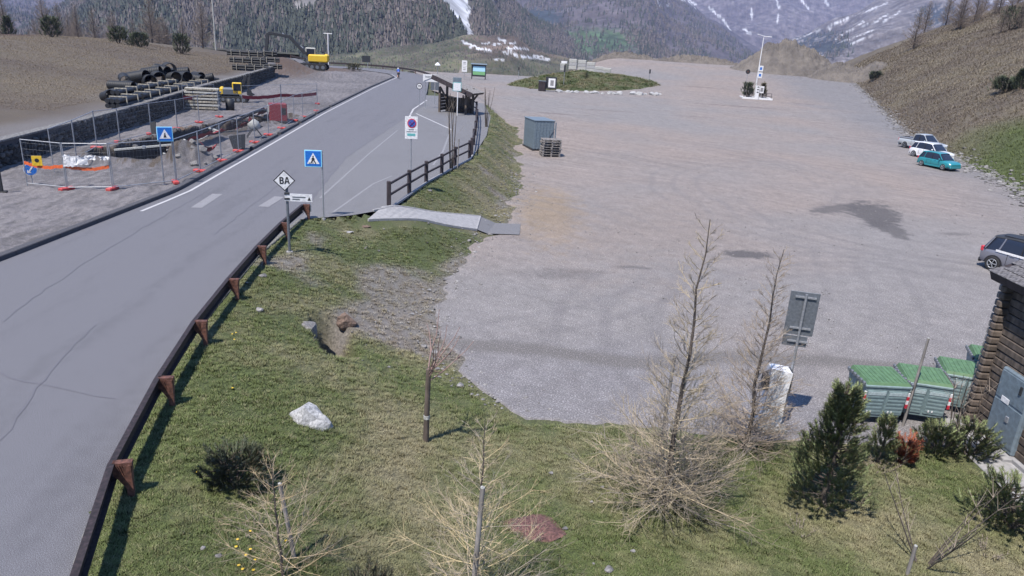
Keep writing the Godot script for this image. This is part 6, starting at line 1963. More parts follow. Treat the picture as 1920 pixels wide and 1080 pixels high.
func build_hut() -> void:
	var c: Vector2 = Vector2(11.25, -15.61)
	var t := thing("log_hut", "weathered log hut with slate roof at the right edge", "hut", on(c + Vector2(0.12, 0.0), 0.0))
	var l := 4.6
	var hw := 3.4
	var depth := 3.2
	# left wall runs towards the camera, gable walls run to the right
	var n := 19
	for i in n:
		var y := 0.14 + hw * (i + 0.5) / n
		var mb := MB.new()
		mb.box(Vector3(0.02, y, -0.34), Vector3(0.15, hw / n - 0.03, 0.2), Basis.IDENTITY, 0.02)
		part("log_end", mb, M.grey_wood, t)
		mb = MB.new()
		mb.bar(Vector3(0.02 + 0.012 * sin(i * 2.1), y, -0.24), Vector3(0.02, y, l), 0.17, hw / n - 0.022, 0.015)
		part("log", mb, M.old_wood, t)
		mb = MB.new()
		mb.bar(Vector3(-0.28, y + hw / n * 0.5, 0.02), Vector3(depth, y + hw / n * 0.5, 0.02), 0.17, hw / n - 0.02, 0.03)
		part("log", mb, M.old_wood, t)
	var mb := MB.new()
	mb.box(Vector3(depth * 0.5 + 0.1, hw * 0.5 + 0.1, l * 0.5), Vector3(depth - 0.1, hw, l - 0.2))
	part("inner_wall", mb, M.fence_wood, t)
	mb = MB.new()
	mb.box(Vector3(depth * 0.5, 0.02, l * 0.5), Vector3(depth + 0.3, 0.25, l + 0.3), Basis.IDENTITY, 0.02)
	part("plinth", mb, M.concrete, t)
	mb = MB.new()
	var roofb := Basis(Vector3.BACK, 0.40)
	var rc := Vector3(1.72, 4.68, l * 0.5)
	mb.box(rc, Vector3(4.5, 0.10, l + 0.7), roofb, 0.01)
	var rf := part("roof", mb, M.fence_wood, t)
	mb = MB.new()
	mb.box(rc + roofb * Vector3(-2.27, -0.05, 0), Vector3(0.06, 0.22, l + 0.72), roofb, 0.01)
	mb.box(rc + roofb * Vector3(0, -0.05, -l * 0.5 - 0.37), Vector3(4.5, 0.22, 0.06), roofb, 0.01)
	part("fascia", mb, M.fence_wood, rf)
	var sl := MB.new()
	sl.box(Vector3.ZERO, Vector3(0.34, 0.025, 0.30), Basis.IDENTITY, 0.004)
	var slm := sl.mesh()
	for i in 14:
		for j in 17:
			var p := rc + roofb * Vector3(-2.16 + 0.26 * i, 0.075 + rng.randf() * 0.006, -l * 0.5 - 0.2 + 0.31 * j + (0.155 if i % 2 == 1 else 0.0))
			inst("slate", slm, M.slate, rf, Transform3D(roofb * Basis(Vector3.BACK, -0.07) * Basis(Vector3.UP, rng.randf_range(-0.03, 0.03)), p))
	# steel cabinet standing against the left wall
	t = thing("steel_cabinet", "blue grey steel utility cabinet standing against the hut wall", "cabinet", on(Vector2(11.29, -14.53), 0.0) + Vector3(-0.05, 0, 0), -PI / 2.0)
	var h := 1.85
	var w := 1.0
	mb = MB.new()
	mb.box(Vector3(0, h * 0.5 + 0.1, -0.16), Vector3(w, h - 0.1, 0.36), Basis.IDENTITY, 0.03)
	part("housing", mb, M.cabinet, t)
	for q in [[h * 0.80, h * 0.34], [h * 0.36, h * 0.48]]:
		mb = MB.new()
		mb.box(Vector3(0, q[0] + 0.04, 0.022), Vector3(w - 0.06, q[1], 0.02), Basis.IDENTITY, 0.006)
		part("door", mb, M.cabinet, t)
	plate(t, "label_plate", 0.26, 0.13, Vector3(-0.12, h * 0.66, 0.038), M.white, 0.01)
	plate(t, "handle", 0.07, 0.2, Vector3(0.25, h * 0.88, 0.04), M.dark_metal, 0.03)
	plate(t, "lock", 0.1, 0.14, Vector3(0.1, h * 0.46, 0.04), M.galv, 0.03)
	mb = MB.new()
	mb.box(Vector3(0, 0.06, -0.1), Vector3(w + 0.16, 0.14, 0.62), Basis.IDENTITY, 0.02)
	part("base", mb, M.concrete, t)
	mb = MB.new()
	var q0: Vector2 = Vector2(10.90, -13.63)
	mb.box(Vector3(0, 0, 0), Vector3(1.5, 0.10, 3.4), Basis.IDENTITY, 0.02)
	var ap := structure("apron", mb.mesh(), M.concrete)
	ap.position = on(q0, 0.0) + Vector3(0.25, 0.0, -0.6)

func field_body(joints: Array, bones: Array, cell: float) -> ArrayMesh:   # one skin over tapered capsules, meshed as surface nets
	var lo := Vector3.INF
	var hi := -Vector3.INF
	for j in joints:
		lo = lo.min(j[0] - Vector3.ONE * (j[1] + 2.0 * cell)); hi = hi.max(j[0] + Vector3.ONE * (j[1] + 2.0 * cell))
	var nx := int((hi.x - lo.x) / cell) + 2
	var ny := int((hi.y - lo.y) / cell) + 2
	var nz := int((hi.z - lo.z) / cell) + 2
	var val := PackedFloat32Array()
	val.resize(nx * ny * nz)
	for i in nx:
		for j in ny:
			for k in nz:
				var p := lo + Vector3(i, j, k) * cell
				var s := 0.0
				for b in bones:
					var a: Vector3 = joints[b[0]][0]
					var e: Vector3 = joints[b[1]][0]
					var t := clampf((p - a).dot(e - a) / maxf((e - a).length_squared(), 0.0001), 0.0, 1.0)
					s += exp(-(p.distance_to(a.lerp(e, t)) - lerpf(joints[b[0]][1], joints[b[1]][1], t)) * 40.0)
				val[(i * ny + j) * nz + k] = -log(s + 1e-20) / 40.0
	var at := {}
	var mb := MB.new()
	for i in nx - 1:
		for j in ny - 1:
			for k in nz - 1:
				var c := Vector3.ZERO
				var m := 0
				for e in [[0,0,0,1,0,0],[0,1,0,1,1,0],[0,0,1,1,0,1],[0,1,1,1,1,1],[0,0,0,0,1,0],[1,0,0,1,1,0],[0,0,1,0,1,1],[1,0,1,1,1,1],[0,0,0,0,0,1],[1,0,0,1,0,1],[0,1,0,0,1,1],[1,1,0,1,1,1]]:
					var v0 := val[((i + e[0]) * ny + j + e[1]) * nz + k + e[2]]
					var v1 := val[((i + e[3]) * ny + j + e[4]) * nz + k + e[5]]
					if (v0 < 0.0) != (v1 < 0.0):
						c += Vector3(i + e[0], j + e[1], k + e[2]).lerp(Vector3(i + e[3], j + e[4], k + e[5]), v0 / (v0 - v1)); m += 1
				if m > 0: at[Vector3i(i, j, k)] = lo + c / m * cell
	for q in at:
		var s0 := val[(q.x * ny + q.y) * nz + q.z] < 0.0
		for ax in 3:
			var o := Vector3i.ZERO
			o[ax] = 1
			var r: Vector3i = q + o
			if (val[(r.x * ny + r.y) * nz + r.z] < 0.0) == s0: continue
			var u := Vector3i.ZERO
			u[(ax + 1) % 3] = 1
			var w := Vector3i.ZERO
			w[(ax + 2) % 3] = 1
			if not (at.has(q - u) and at.has(q - w) and at.has(q - u - w)): continue
			if s0: mb.quad(at[q], at[q - u], at[q - u - w], at[q - w])
			else: mb.quad(at[q], at[q - w], at[q - u - w], at[q - u])
	return mb.mesh()
func build_cyclist() -> void:
	var base := on(Vector2(-21.08, -124.69), 0.006)
	var t := thing("bicycle", "dark bicycle ridden away along the road", "bicycle", base, 0.35)
	var mb: MB
	for z in [-0.52, 0.52]:
		mb = MB.new()
		for k in 20:
			var a := TAU * k / 20.0
			var b := TAU * (k + 1) / 20.0
			mb.tube(Vector3(0, 0.34 + 0.33 * sin(a), z + 0.33 * cos(a)), Vector3(0, 0.34 + 0.33 * sin(b), z + 0.33 * cos(b)), 0.018, 0.018, 6, false)
		for k in 8:
			var a := TAU * k / 8.0
			mb.tube(Vector3(0, 0.34, z), Vector3(0, 0.34 + 0.31 * sin(a), z + 0.31 * cos(a)), 0.004, 0.004, 3, false)
		part("wheel", mb, M.rubber, t)
	mb = MB.new()
	for q in [[Vector3(0, 0.34, 0.52), Vector3(0, 0.28, 0.08)], [Vector3(0, 0.28, 0.08), Vector3(0, 0.85, 0.22)], [Vector3(0, 0.28, 0.08), Vector3(0, 0.80, -0.36)], [Vector3(0, 0.80, 0.20), Vector3(0, 0.84, -0.36)], [Vector3(0, 0.34, 0.52), Vector3(0, 0.78, 0.20)], [Vector3(0, 0.95, -0.38), Vector3(0, 0.34, -0.52)]]: mb.tube(q[0], q[1], 0.02, 0.02, 6)
	part("frame", mb, M.dark_metal, t)
	mb = MB.new()
	mb.tube(Vector3(-0.22, 0.96, -0.42), Vector3(0.22, 0.96, -0.42), 0.016, 0.016, 6)
	part("handlebar", mb, M.dark_metal, t)
	mb = MB.new()
	mb.box(Vector3(0, 0.89, 0.23), Vector3(0.14, 0.05, 0.26), Basis.IDENTITY, 0.02)
	part("saddle", mb, M.rubber, t)
	t = thing("person", "cyclist in blue top and dark shorts riding up the road", "person", base, 0.35)
	var j := [[Vector3(0, 0.98, 0.18), 0.15], [Vector3(0, 1.22, 0.02), 0.14], [Vector3(0, 1.42, -0.12), 0.13], [Vector3(0, 1.52, -0.20), 0.06], [Vector3(0, 1.64, -0.24), 0.10],
		[Vector3(-0.18, 1.42, -0.14), 0.07], [Vector3(-0.25, 1.2, -0.28), 0.05], [Vector3(-0.20, 1.0, -0.42), 0.035], [Vector3(0.18, 1.42, -0.14), 0.07], [Vector3(0.25, 1.2, -0.28), 0.05], [Vector3(0.20, 1.0, -0.42), 0.035],
		[Vector3(-0.10, 0.92, 0.16), 0.10], [Vector3(-0.11, 0.72, -0.22), 0.07], [Vector3(-0.11, 0.32, -0.02), 0.045], [Vector3(-0.11, 0.26, -0.14), 0.04], [Vector3(0.10, 0.92, 0.16), 0.10], [Vector3(0.11, 0.55, -0.12), 0.07], [Vector3(0.11, 0.16, 0.10), 0.045], [Vector3(0.11, 0.12, -0.02), 0.04]]
	var bones := [[0, 1], [1, 2], [2, 3], [3, 4], [2, 5], [5, 6], [6, 7], [2, 8], [8, 9], [9, 10], [0, 11], [11, 12], [12, 13], [13, 14], [0, 15], [15, 16], [16, 17], [17, 18]]
	var body := field_body(j, bones, 0.035)
	inst("body", body, M.skin, t)
	var top := j.slice(0, 3) + [j[5], j[6], j[8], j[9]]
	for q in range(top.size()): top[q] = [top[q][0], top[q][1] + 0.014]
	inst("jersey", field_body(top, [[0, 1], [1, 2], [2, 3], [3, 4], [2, 5], [5, 6]], 0.035), M.cloth_blue, t)
	var leg := [j[0], j[11], j[12], j[15], j[16]]
	for q in range(leg.size()): leg[q] = [leg[q][0], leg[q][1] + 0.012]
	inst("shorts", field_body(leg, [[0, 1], [1, 2], [0, 3], [3, 4]], 0.035), M.cloth_dark, t)
	mb = MB.new()
	mb.lathe([Vector2(0.125, 1.64), Vector2(0.12, 1.70), Vector2(0.08, 1.76), Vector2(0.0, 1.78)], Vector3(0, 0, -0.23), Basis.IDENTITY, 12)
	part("helmet", mb, M.white, t)

func build_far() -> void:
	# guardrail on the far bend
	var t := thing("bend_guardrail", "long brown guardrail around the outside of the far bend", "guardrail", Vector3(-30, 0, -158))
	var pts := []
	for q in [Vector2(-52, -166), Vector2(-44, -163.5), Vector2(-36, -161), Vector2(-30, -158), Vector2(-25, -153), Vector2(-21.5, -147), Vector2(-18.8, -140), Vector2(-16.8, -133)]: pts.append(Vector3(q.x, gh(q.x, q.y), q.y) - t.position)
	for i in pts.size():
		var mb := MB.new()
		mb.box(pts[i] + Vector3(0, 0.35, 0), Vector3(0.14, 0.9, 0.14))
		part("post", mb, M.rust, t)
		if i < pts.size() - 1:
			mb = MB.new()
			mb.bar(pts[i] + Vector3(0, 0.62, 0.1), pts[i + 1] + Vector3(0, 0.62, 0.1), 0.05, 0.34)
			part("rail", mb, M.rust_dark, t)
	t = thing("direction_board", "dark green direction board at the start of the bend", "road sign", on(Vector2(-33.0, -157.0)), 0.1)
	pole_part(t, 2.6, 0.06)
	plate(t, "board", 1.7, 1.3, Vector3(-0.3, 1.9, 0.07), M.dark_metal, 0.05)
	pine("verge_bush", "small dark bush at the inside of the road bend", on(Vector2(-32.5, -142.0)), 1.3, 2.6, 120, 0.2, Color(0.08, 0.08, 0.05), "", 2.5)
	# spoil heaps
	var heap := func(called: String, label: String, c: Vector2, rx: float, rz: float, hh: float, sd: float) -> void:
		var f := func(i: int, j: int) -> Array:
			var a := TAU * j / 159.0
			var r := i / 59.0
			var q := c + Vector2(cos(a) * rx * r, sin(a) * rz * r)
			var n := n_mid.get_noise_2d(q.x * 1.4 + sd, q.y * 1.4) * 0.35 + n_fine.get_noise_2d(q.x * 1.6, q.y * 1.6) * 0.14
			var y := gh(q.x, q.y) - 0.8 + (hh + 0.8) * (1.0 - pow(r, 1.5)) * (1.0 + n) + n_fine.get_noise_2d(q.x * 3.0, q.y * 3.0) * 0.5 + n_fine.get_noise_2d(q.x * 9.0, q.y * 9.0) * 0.45 + absf(n_mid.get_noise_2d(q.x * 5.0, q.y * 5.0)) * 1.1 * (1.0 - r)
			var k := n_fine.get_noise_2d(q.x, q.y)
			return [Vector3(q.x, y, q.y), mixc(Color(0.30, 0.27, 0.245), Color(0.21, 0.19, 0.18), 0.5 + k * 1.3 + n * 2.0)]
		var o := inst(called, sheet(60, 160, f), M.gravel, self)
		tag(o, label, "spoil heap")
	heap.call("spoil_heap", "big brown earth spoil heap at the far right of the car park", Vector2(61.0, -176.0), 14.0, 10.0, 6.4, 0.0)
	heap.call("spoil_heap", "right shoulder of brown spoil sloping down to the hillside", Vector2(70.0, -165.0), 9.0, 8.0, 3.2, 20.0)
	heap.call("gravel_bank", "low pale gravel bank along the far edge of the car park", Vector2(43.0, -190.0), 14.0, 5.0, 1.6, 40.0)
	heap.call("gravel_bank", "long low gravel bank left of the spoil heaps", Vector2(24.0, -192.0), 14.0, 4.0, 1.1, 60.0)

func build_pointed_boulder(at: Vector3) -> void:
	var mb := MB.new()
	var rows := []
	for q in [[-0.46, 0.05, 0.10], [-0.34, 0.17, 0.17], [-0.16, 0.33, 0.24], [-0.02, 0.44, 0.26], [0.10, 0.38, 0.27], [0.24, 0.24, 0.24], [0.36, 0.17, 0.18], [0.45, 0.06, 0.10], [0.47, -0.07, 0.02]]:
		var line := PackedVector3Array()
		for k in 7:
			var a := PI * k / 6.0
			var r := rng.randf_range(0.86, 1.1)
			line.append(Vector3(q[0] + rng.randf_range(-0.03, 0.03), -0.08 + (q[1] + 0.08) * pow(sin(a), 1.3) * r, q[2] * cos(a) * r + 0.05 * (q[1] - 0.2)))
		rows.append(line)
	for i in rows.size() - 1:
		for j in 6:
			mb.quad(rows[i][j], rows[i + 1][j], rows[i + 1][j + 1], rows[i][j + 1])
	var o := inst("boulder", mb.mesh(), M.rock_white, self, Transform3D(Basis(Vector3.UP, -0.15), at))
	tag(o, "pointed white grey boulder lying on the lawn", "rock")

func build_plants() -> void:
	# foreground larches
	bare_larch("bare_larch", "tallest bare larch, leafless with grey tangled base beside a stake", "leafless larches in the near lawn", on(Vector2(3.13, -11.73)), 5.53 , 1.5, 170, 15, Vector3(0.03, 0, -0.05), 0.88, 0.03, Color(0.21, 0.19, 0.18), Color(0.42, 0.35, 0.24), 2.1, 1.7)
	bare_larch("bare_larch", "bare larch covered in small cones before the white terminal", "leafless larches in the near lawn", on(Vector2(5.30, -13.87)), 4.57, 1.15, 150, 14, Vector3(0.02, 0, -0.03), 0.88, 0.03, Color(0.19, 0.165, 0.155), Color(0.37, 0.30, 0.22), 1.6, 1.5)
	bare_larch("bare_larch", "straw coloured bare larch in front of the flat red rock", "leafless larches in the near lawn", on(Vector2(-0.30, -8.3)), 3.1, 1.35, 95, 11, Vector3(0.02, 0, -0.05), 0.95, 0.03, Color(0.30, 0.265, 0.23), Color(0.52, 0.42, 0.25), 1.2)
	bare_larch("bare_larch", "low straw coloured bare larch at the bottom left of the lawn", "leafless larches in the near lawn", on(Vector2(-2.9, -8.0)), 1.95, 1.2, 70, 10, Vector3(-0.05, 0, 0.0), 1.0, 0.03, Color(0.30, 0.26, 0.22), Color(0.52, 0.40, 0.24), 1.2)
	var t := bare_larch("bare_larch", "low larch bush growing at the foot of the tallest larch", "leafless larches in the near lawn", on(Vector2(2.59, -12.47)), 1.4, 1.0, 46, 9, Vector3(0, 0, 0), 0.8)
	stake("stake beside the tallest bare larch", on(Vector2(3.22, -12.92)), 2.56, Vector3(0.02, 0, -0.02))
	stake("stake before the straw coloured larch near the red rock", on(Vector2(-0.32, -8.15)), 1.84 + 0.35, Vector3(0.04, 0, -0.03))
	stake("stake leaning over the low larch at the bottom left", on(Vector2(-2.85, -8.4)), 1.25, Vector3(-0.14, 0, 0.0), 0.028)
	stake("tall leaning stake in front of the second waste container", on(Vector2(9.55, -15.41)), 2.30, Vector3(0.03, 0, 0), 0.03)
	stake("short stake at the lower right near the bent twigs", on(Vector2(7.00, -10.12)), 0.6, Vector3(0.02, 0, 0), 0.03)
	# slim planted tree on the bank
	var h := 2.63
	t = thing("young_tree", "slim young tree tied to a post on the bank", "tree", on(Vector2(-1.58, -12.87)))
	var tr := MB.new()
	tr.tube(Vector3(0, -0.1, 0), Vector3(0.03, h * 0.62, 0), 0.062, 0.05, 8)
	part("trunk", tr, M.old_wood, t)
	var cr := MB.new()
	cr.col = Color(0.24, 0.165, 0.15)
	for k in 9:
		var p := Vector3(0.03, h * rng.randf_range(0.5, 0.64), 0)
		var a := rng.randf_range(-1.9, 1.9)
		var run := twig_run(cr, p, Vector3(cos(a) * 1.1, 1.0, sin(a) * 0.9), h * rng.randf_range(0.32, 0.5), 0.016, 5, Vector3(0, 0.9, 0), 0.22, 4)
		for s in 5: twig_run(cr, run[rng.randi_range(1, 3)], Vector3(cos(a), 0.6, sin(a)) + rv(0.8), h * rng.randf_range(0.06, 0.16), 0.005, 2, Vector3.ZERO, 0.2)
	part("crown", cr, M.twig, t)
	var mb := MB.new()
	mb.tube(Vector3(0.01, h * 0.20, 0), Vector3(0.01, h * 0.23, 0), 0.066, 0.066, 8)
	part("tie", mb, M.off_white, t)
	# saplings at the fence
	sapling("sapling", "thin bare sapling beside the timber fence", on(Vector2(-3.70, -39.10)), 4.44, 6, 0.07)
	stake("short stake supporting the sapling at the timber fence", on(Vector2(-3.41, -39.76)), 1.6, Vector3(0.02, 0, 0), 0.03)
	sapling("sapling", "pair of thin bare saplings beyond the fence end", on(Vector2(-2.93, -60.86)), 3.35, 9, 0.09)
	# pines
	pine("mountain_pine", "tall bushy green pine in front of the waste containers", on(Vector2(6.26, -11.95)), 2.73, 1.5, 820, 0.9)
	pine("mountain_pine", "small green pine between tall pine and reddish shrub", on(Vector2(8.15, -13.69)), 1.15, 0.6, 130, 0.9)
	pine("mountain_pine", "low green pine bush before the third waste container", on(Vector2(9.69, -14.24)), 0.7, 0.85, 170, 0.2)
	pine("mountain_pine", "low green pine bush beside the hut corner", on(Vector2(10.43, -14.21)), 0.8, 0.9, 180, 0.2)
	pine("mountain_pine", "spreading green pine bush at the lower right edge", on(Vector2(9.74, -11.63)), 1.0, 1.5, 300, 0.2)
	pine("mountain_pine", "flattened dark pine bush beside the guardrail lawn", on(Vector2(-4.25, -9.79)), 0.55, 0.95, 190, 0.2, Color(0.06, 0.075, 0.045))
	pine("mountain_pine", "tiny dark pine at the bottom of the lawn", on(Vector2(-1.75, -7.95)), 0.4, 0.7, 90, 0.2, Color(0.055, 0.06, 0.04))
	pine("dead_pine", "small reddish brown dead pine right of the green pine", on(Vector2(8.70, -13.75)), 0.62, 0.52, 90, 0.2, Color(0.24, 0.075, 0.04))
	# loose bare shrubs
	sapling("bare_shrub", "long bent bare twigs at the lower right corner", on(Vector2(7.42, -10.40)), 2.0, 7, 0.55)
	sapling("bare_shrub", "thin bare stems in front of the third waste container", on(Vector2(10.12, -14.29)), 2.1, 8, 0.16)
	for k in 8:
		var px: Vector2 = [Vector2(6.99, -12.20), Vector2(6.49, -11.89), Vector2(7.92, -13.32), Vector2(5.53, -11.08), Vector2(8.21, -13.45), Vector2(0.53, -10.35), Vector2(-3.53, -8.72), Vector2(8.77, -10.79)][k]
		sapling("dry_twigs", ["dry twigs at the right foot of the tall pine", "dry twigs before the tall pine", "dry twigs under the small green pine", "dry twigs left of the tall pine", "dry twigs beside the reddish dead pine", "dry twigs beside the flat red rock", "dry twigs in the left lawn", "dry twigs near the lower right pine bush"][k], on(px), 0.4, 9, 0.9)
	# rocks
	build_pointed_boulder(on(Vector2(-3.78, -12.24), -0.02))
	rock("boulder", "flat reddish rock slab in the near lawn", on(Vector2(0.58, -10.74), 0.0), Vector3(0.78, 0.10, 0.44), 0.0, M.rock_red, 15)
	rock("boulder", "brown rock above the culvert opening", on(Vector2(-4.45, -18.15), 0.05), Vector3(0.30, 0.26, 0.22), 0.4, M.rock_brown, 8)
	rock("boulder", "grey rock left of the culvert opening", on(Vector2(-5.2, -17.2), -0.05), Vector3(0.26, 0.3, 0.42), 0.3, M.rock_grey, 9)
	rock("boulder", "pale square rock below the culvert opening", on(Vector2(-3.72, -16.31), 0.06), Vector3(0.2, 0.13, 0.17), 0.3, M.rock_brown, 22)
	rock("boulder", "dark stone at the bottom of the culvert", on(Vector2(-4.35, -16.9), 0.05), Vector3(0.14, 0.2, 0.3), 0.3, M.rock_grey, 23)
	rock("boulder", "half buried flat stone near the crossing sign", on(Vector2(-6.37, -26.10), -0.01), Vector3(0.32, 0.05, 0.16), 0.2, M.concrete, 24)
	rock("boulder", "half buried flat stone near the footway", on(Vector2(-5.78, -26.93), -0.01), Vector3(0.22, 0.05, 0.13), 0.5, M.rock_brown, 25)
	# scattered small stones and dandelions
	var sm := []
	for k in 4: sm.append(rock_mesh(60 + k, Vector3(0.05, 0.03, 0.04), 0.3, 6))
	var xs := []
	for k in 1500:
		var d := rng.randf_range(8.0, 48.0)
		var x := look("XR", d) + 0.3 + rng.randf() * (look("XB", d) - look("XR", d) + 0.8)
		if rng.randf() < 0.55: x = look("XB", d) + rng.randfn(0.0, 0.45)
		if x < look("XB", d) - 1.0 and rng.randf() < 0.8: continue
		if d < 15.0 and rng.randf() < 0.9: continue
		var s := rng.randf_range(0.25, 1.1) if rng.randf() < 0.95 else rng.randf_range(1.1, 2.4)
		xs.append(Transform3D(Basis(Vector3.UP, rng.randf() * TAU).scaled(Vector3.ONE * s), on(Vector2(x, -d), 0.03)))
	for k in 1600:
		var d := 45.0 * pow(3.6, rng.randf())
		var x := look("XH", d) + rng.randfn(0.0, 0.8)
		xs.append(Transform3D(Basis(Vector3.UP, rng.randf() * TAU).scaled(Vector3.ONE * rng.randf_range(0.8, 4.5)), on(Vector2(x, -d), 0.05)))
	for k in 2600:
		var d := 15.0 * pow(7.0, rng.randf())
		var x := rng.randf_range(look("CL", d), look("XH", d))
		if n_mid.get_noise_2d(x, d) < -0.1: continue
		xs.append(Transform3D(Basis(Vector3.UP, rng.randf() * TAU).scaled(Vector3.ONE * rng.randf_range(0.2, 0.7) * (1.0 + d * 0.01)), on(Vector2(x, -d), 0.04)))
	var cs := []
	for k in xs.size(): cs.append(Color(0.36, 0.35, 0.35) * rng.randf_range(0.6, 1.4))
	scatter("loose_stones", sm[0], M.wall_stone, xs, cs, "loose grey stones along the banks of the car park", "stones")
	var fl := MB.new()
	for k in 8:
		var a := TAU * k / 8.0
		var b := TAU * (k + 1) / 8.0
		fl.tri(Vector3(0, 0.055, 0), Vector3(cos(b), 0.05, sin(b)) * Vector3(0.022, 0.9, 0.022), Vector3(cos(a), 0.05, sin(a)) * Vector3(0.022, 0.9, 0.022))
	var fm := fl.mesh()
	for q in [Vector2(-3.69, -8.45), Vector2(-3.47, -8.17), Vector2(-3.46, -8.31), Vector2(-3.33, -8.12), Vector2(-3.65, -8.29), Vector2(-3.48, -7.94), Vector2(-3.28, -7.92), Vector2(-3.41, -7.89), Vector2(-4.84, -9.80), Vector2(-5.40, -12.69), Vector2(-6.35, -15.35), Vector2(-6.39, -15.23), Vector2(-6.24, -14.96), Vector2(-3.08, -8.68), Vector2(-3.60, -8.69)]:
		var o := inst("dandelion", fm, M.yellow, self, Transform3D(Basis.IDENTITY, on(q, 0.01)))
		tag(o, "small yellow dandelion flower in the left lawn", "flower", "dandelions in the lawn")
	# far trees: four larches and one pine are built, then copied
	var protos := []
	for k in 4:
		var a: Vector2 = [Vector2(-104.0, -190.0), Vector2(98.0, -175.0), Vector2(-120.0, -200.0), Vector2(86.0, -170.0)][k]
		protos.append(bare_larch("far_larch", ["leftmost tall bare larch on the wooded left ridge", "bare larch in the group on the right hillside crest", "tall bare larch at the left picture edge", "bare larch low on the right hillside crest"][k], "bare larches on the slopes", on(a, -0.3), 9.0, 3.0, 120, 13, Vector3.ZERO, 1.7, 0.08, Color(0.16, 0.135, 0.12), Color(0.22, 0.18, 0.15), 1.1))
	for side in 2:
		var spots := []
		for k in (38 if side == 0 else 34):
			var d := rng.randf_range(150.0, 232.0) if side == 0 else rng.randf_range(135.0, 215.0)
			var u := rng.randf_range(-0.72, -0.42) if side == 0 else (rng.randf_range(0.60, 0.72) if d < 165.0 else rng.randf_range(0.50, 0.70))
			spots.append(Vector2(u, d))
		spots.sort()
		for k in spots.size():
			var at := on(Vector2(spots[k].x * spots[k].y, -spots[k].y), -0.2)
			var o := copy_of(protos[k % 4], "%s bare larch from the left among those %s" % [ordinal(k), ["on the wooded left ridge", "on the right hillside crest"][side]], at, rng.randf() * TAU)
			o.scale = Vector3.ONE * (rng.randf_range(0.55, 1.15) if side == 0 else rng.randf_range(0.5, 1.0))
			o.set_meta("group", ["bare larches on the left ridge", "bare larches on the right crest"][side])
	for q in [[Vector2(-71.0, -112.5), 3.0, 2.6, "round dark pine bush alone on the left field ridge"], [Vector2(-64.0, -118.0), 2.6, 2.6, "dark pine bush at the middle of the field ridge"], [Vector2(-61.0, -118.5), 2.2, 2.8, "low dark pine bush joined to its neighbour on the ridge"], [Vector2(-56.0, -122.0), 3.2, 2.4, "dark pine bush at the right end of the field ridge"], [Vector2(-93.0, -135.0), 3.6, 2.2, "pointed dark spruce at the upper left"], [Vector2(88.07, -141.00), 4.2, 4.0, "dark pine bush high on the right hillside"], [Vector2(55.35, -86.63), 1.6, 2.6, "low brown green bush on the right hillside"], [Vector2(54.58, -82.97), 2.2, 1.8, "green pine bush at the right picture edge"], [Vector2(70.91, -152.67), 1.6, 2.4, "small green bush at the left foot of the hillside"]]:
		pine("ridge_pine", q[3], on(q[0], -0.1), q[1], q[2], 240, 0.2 if q[2] > 2.3 else 0.9, Color(0.045, 0.062, 0.035), "", 2.8)

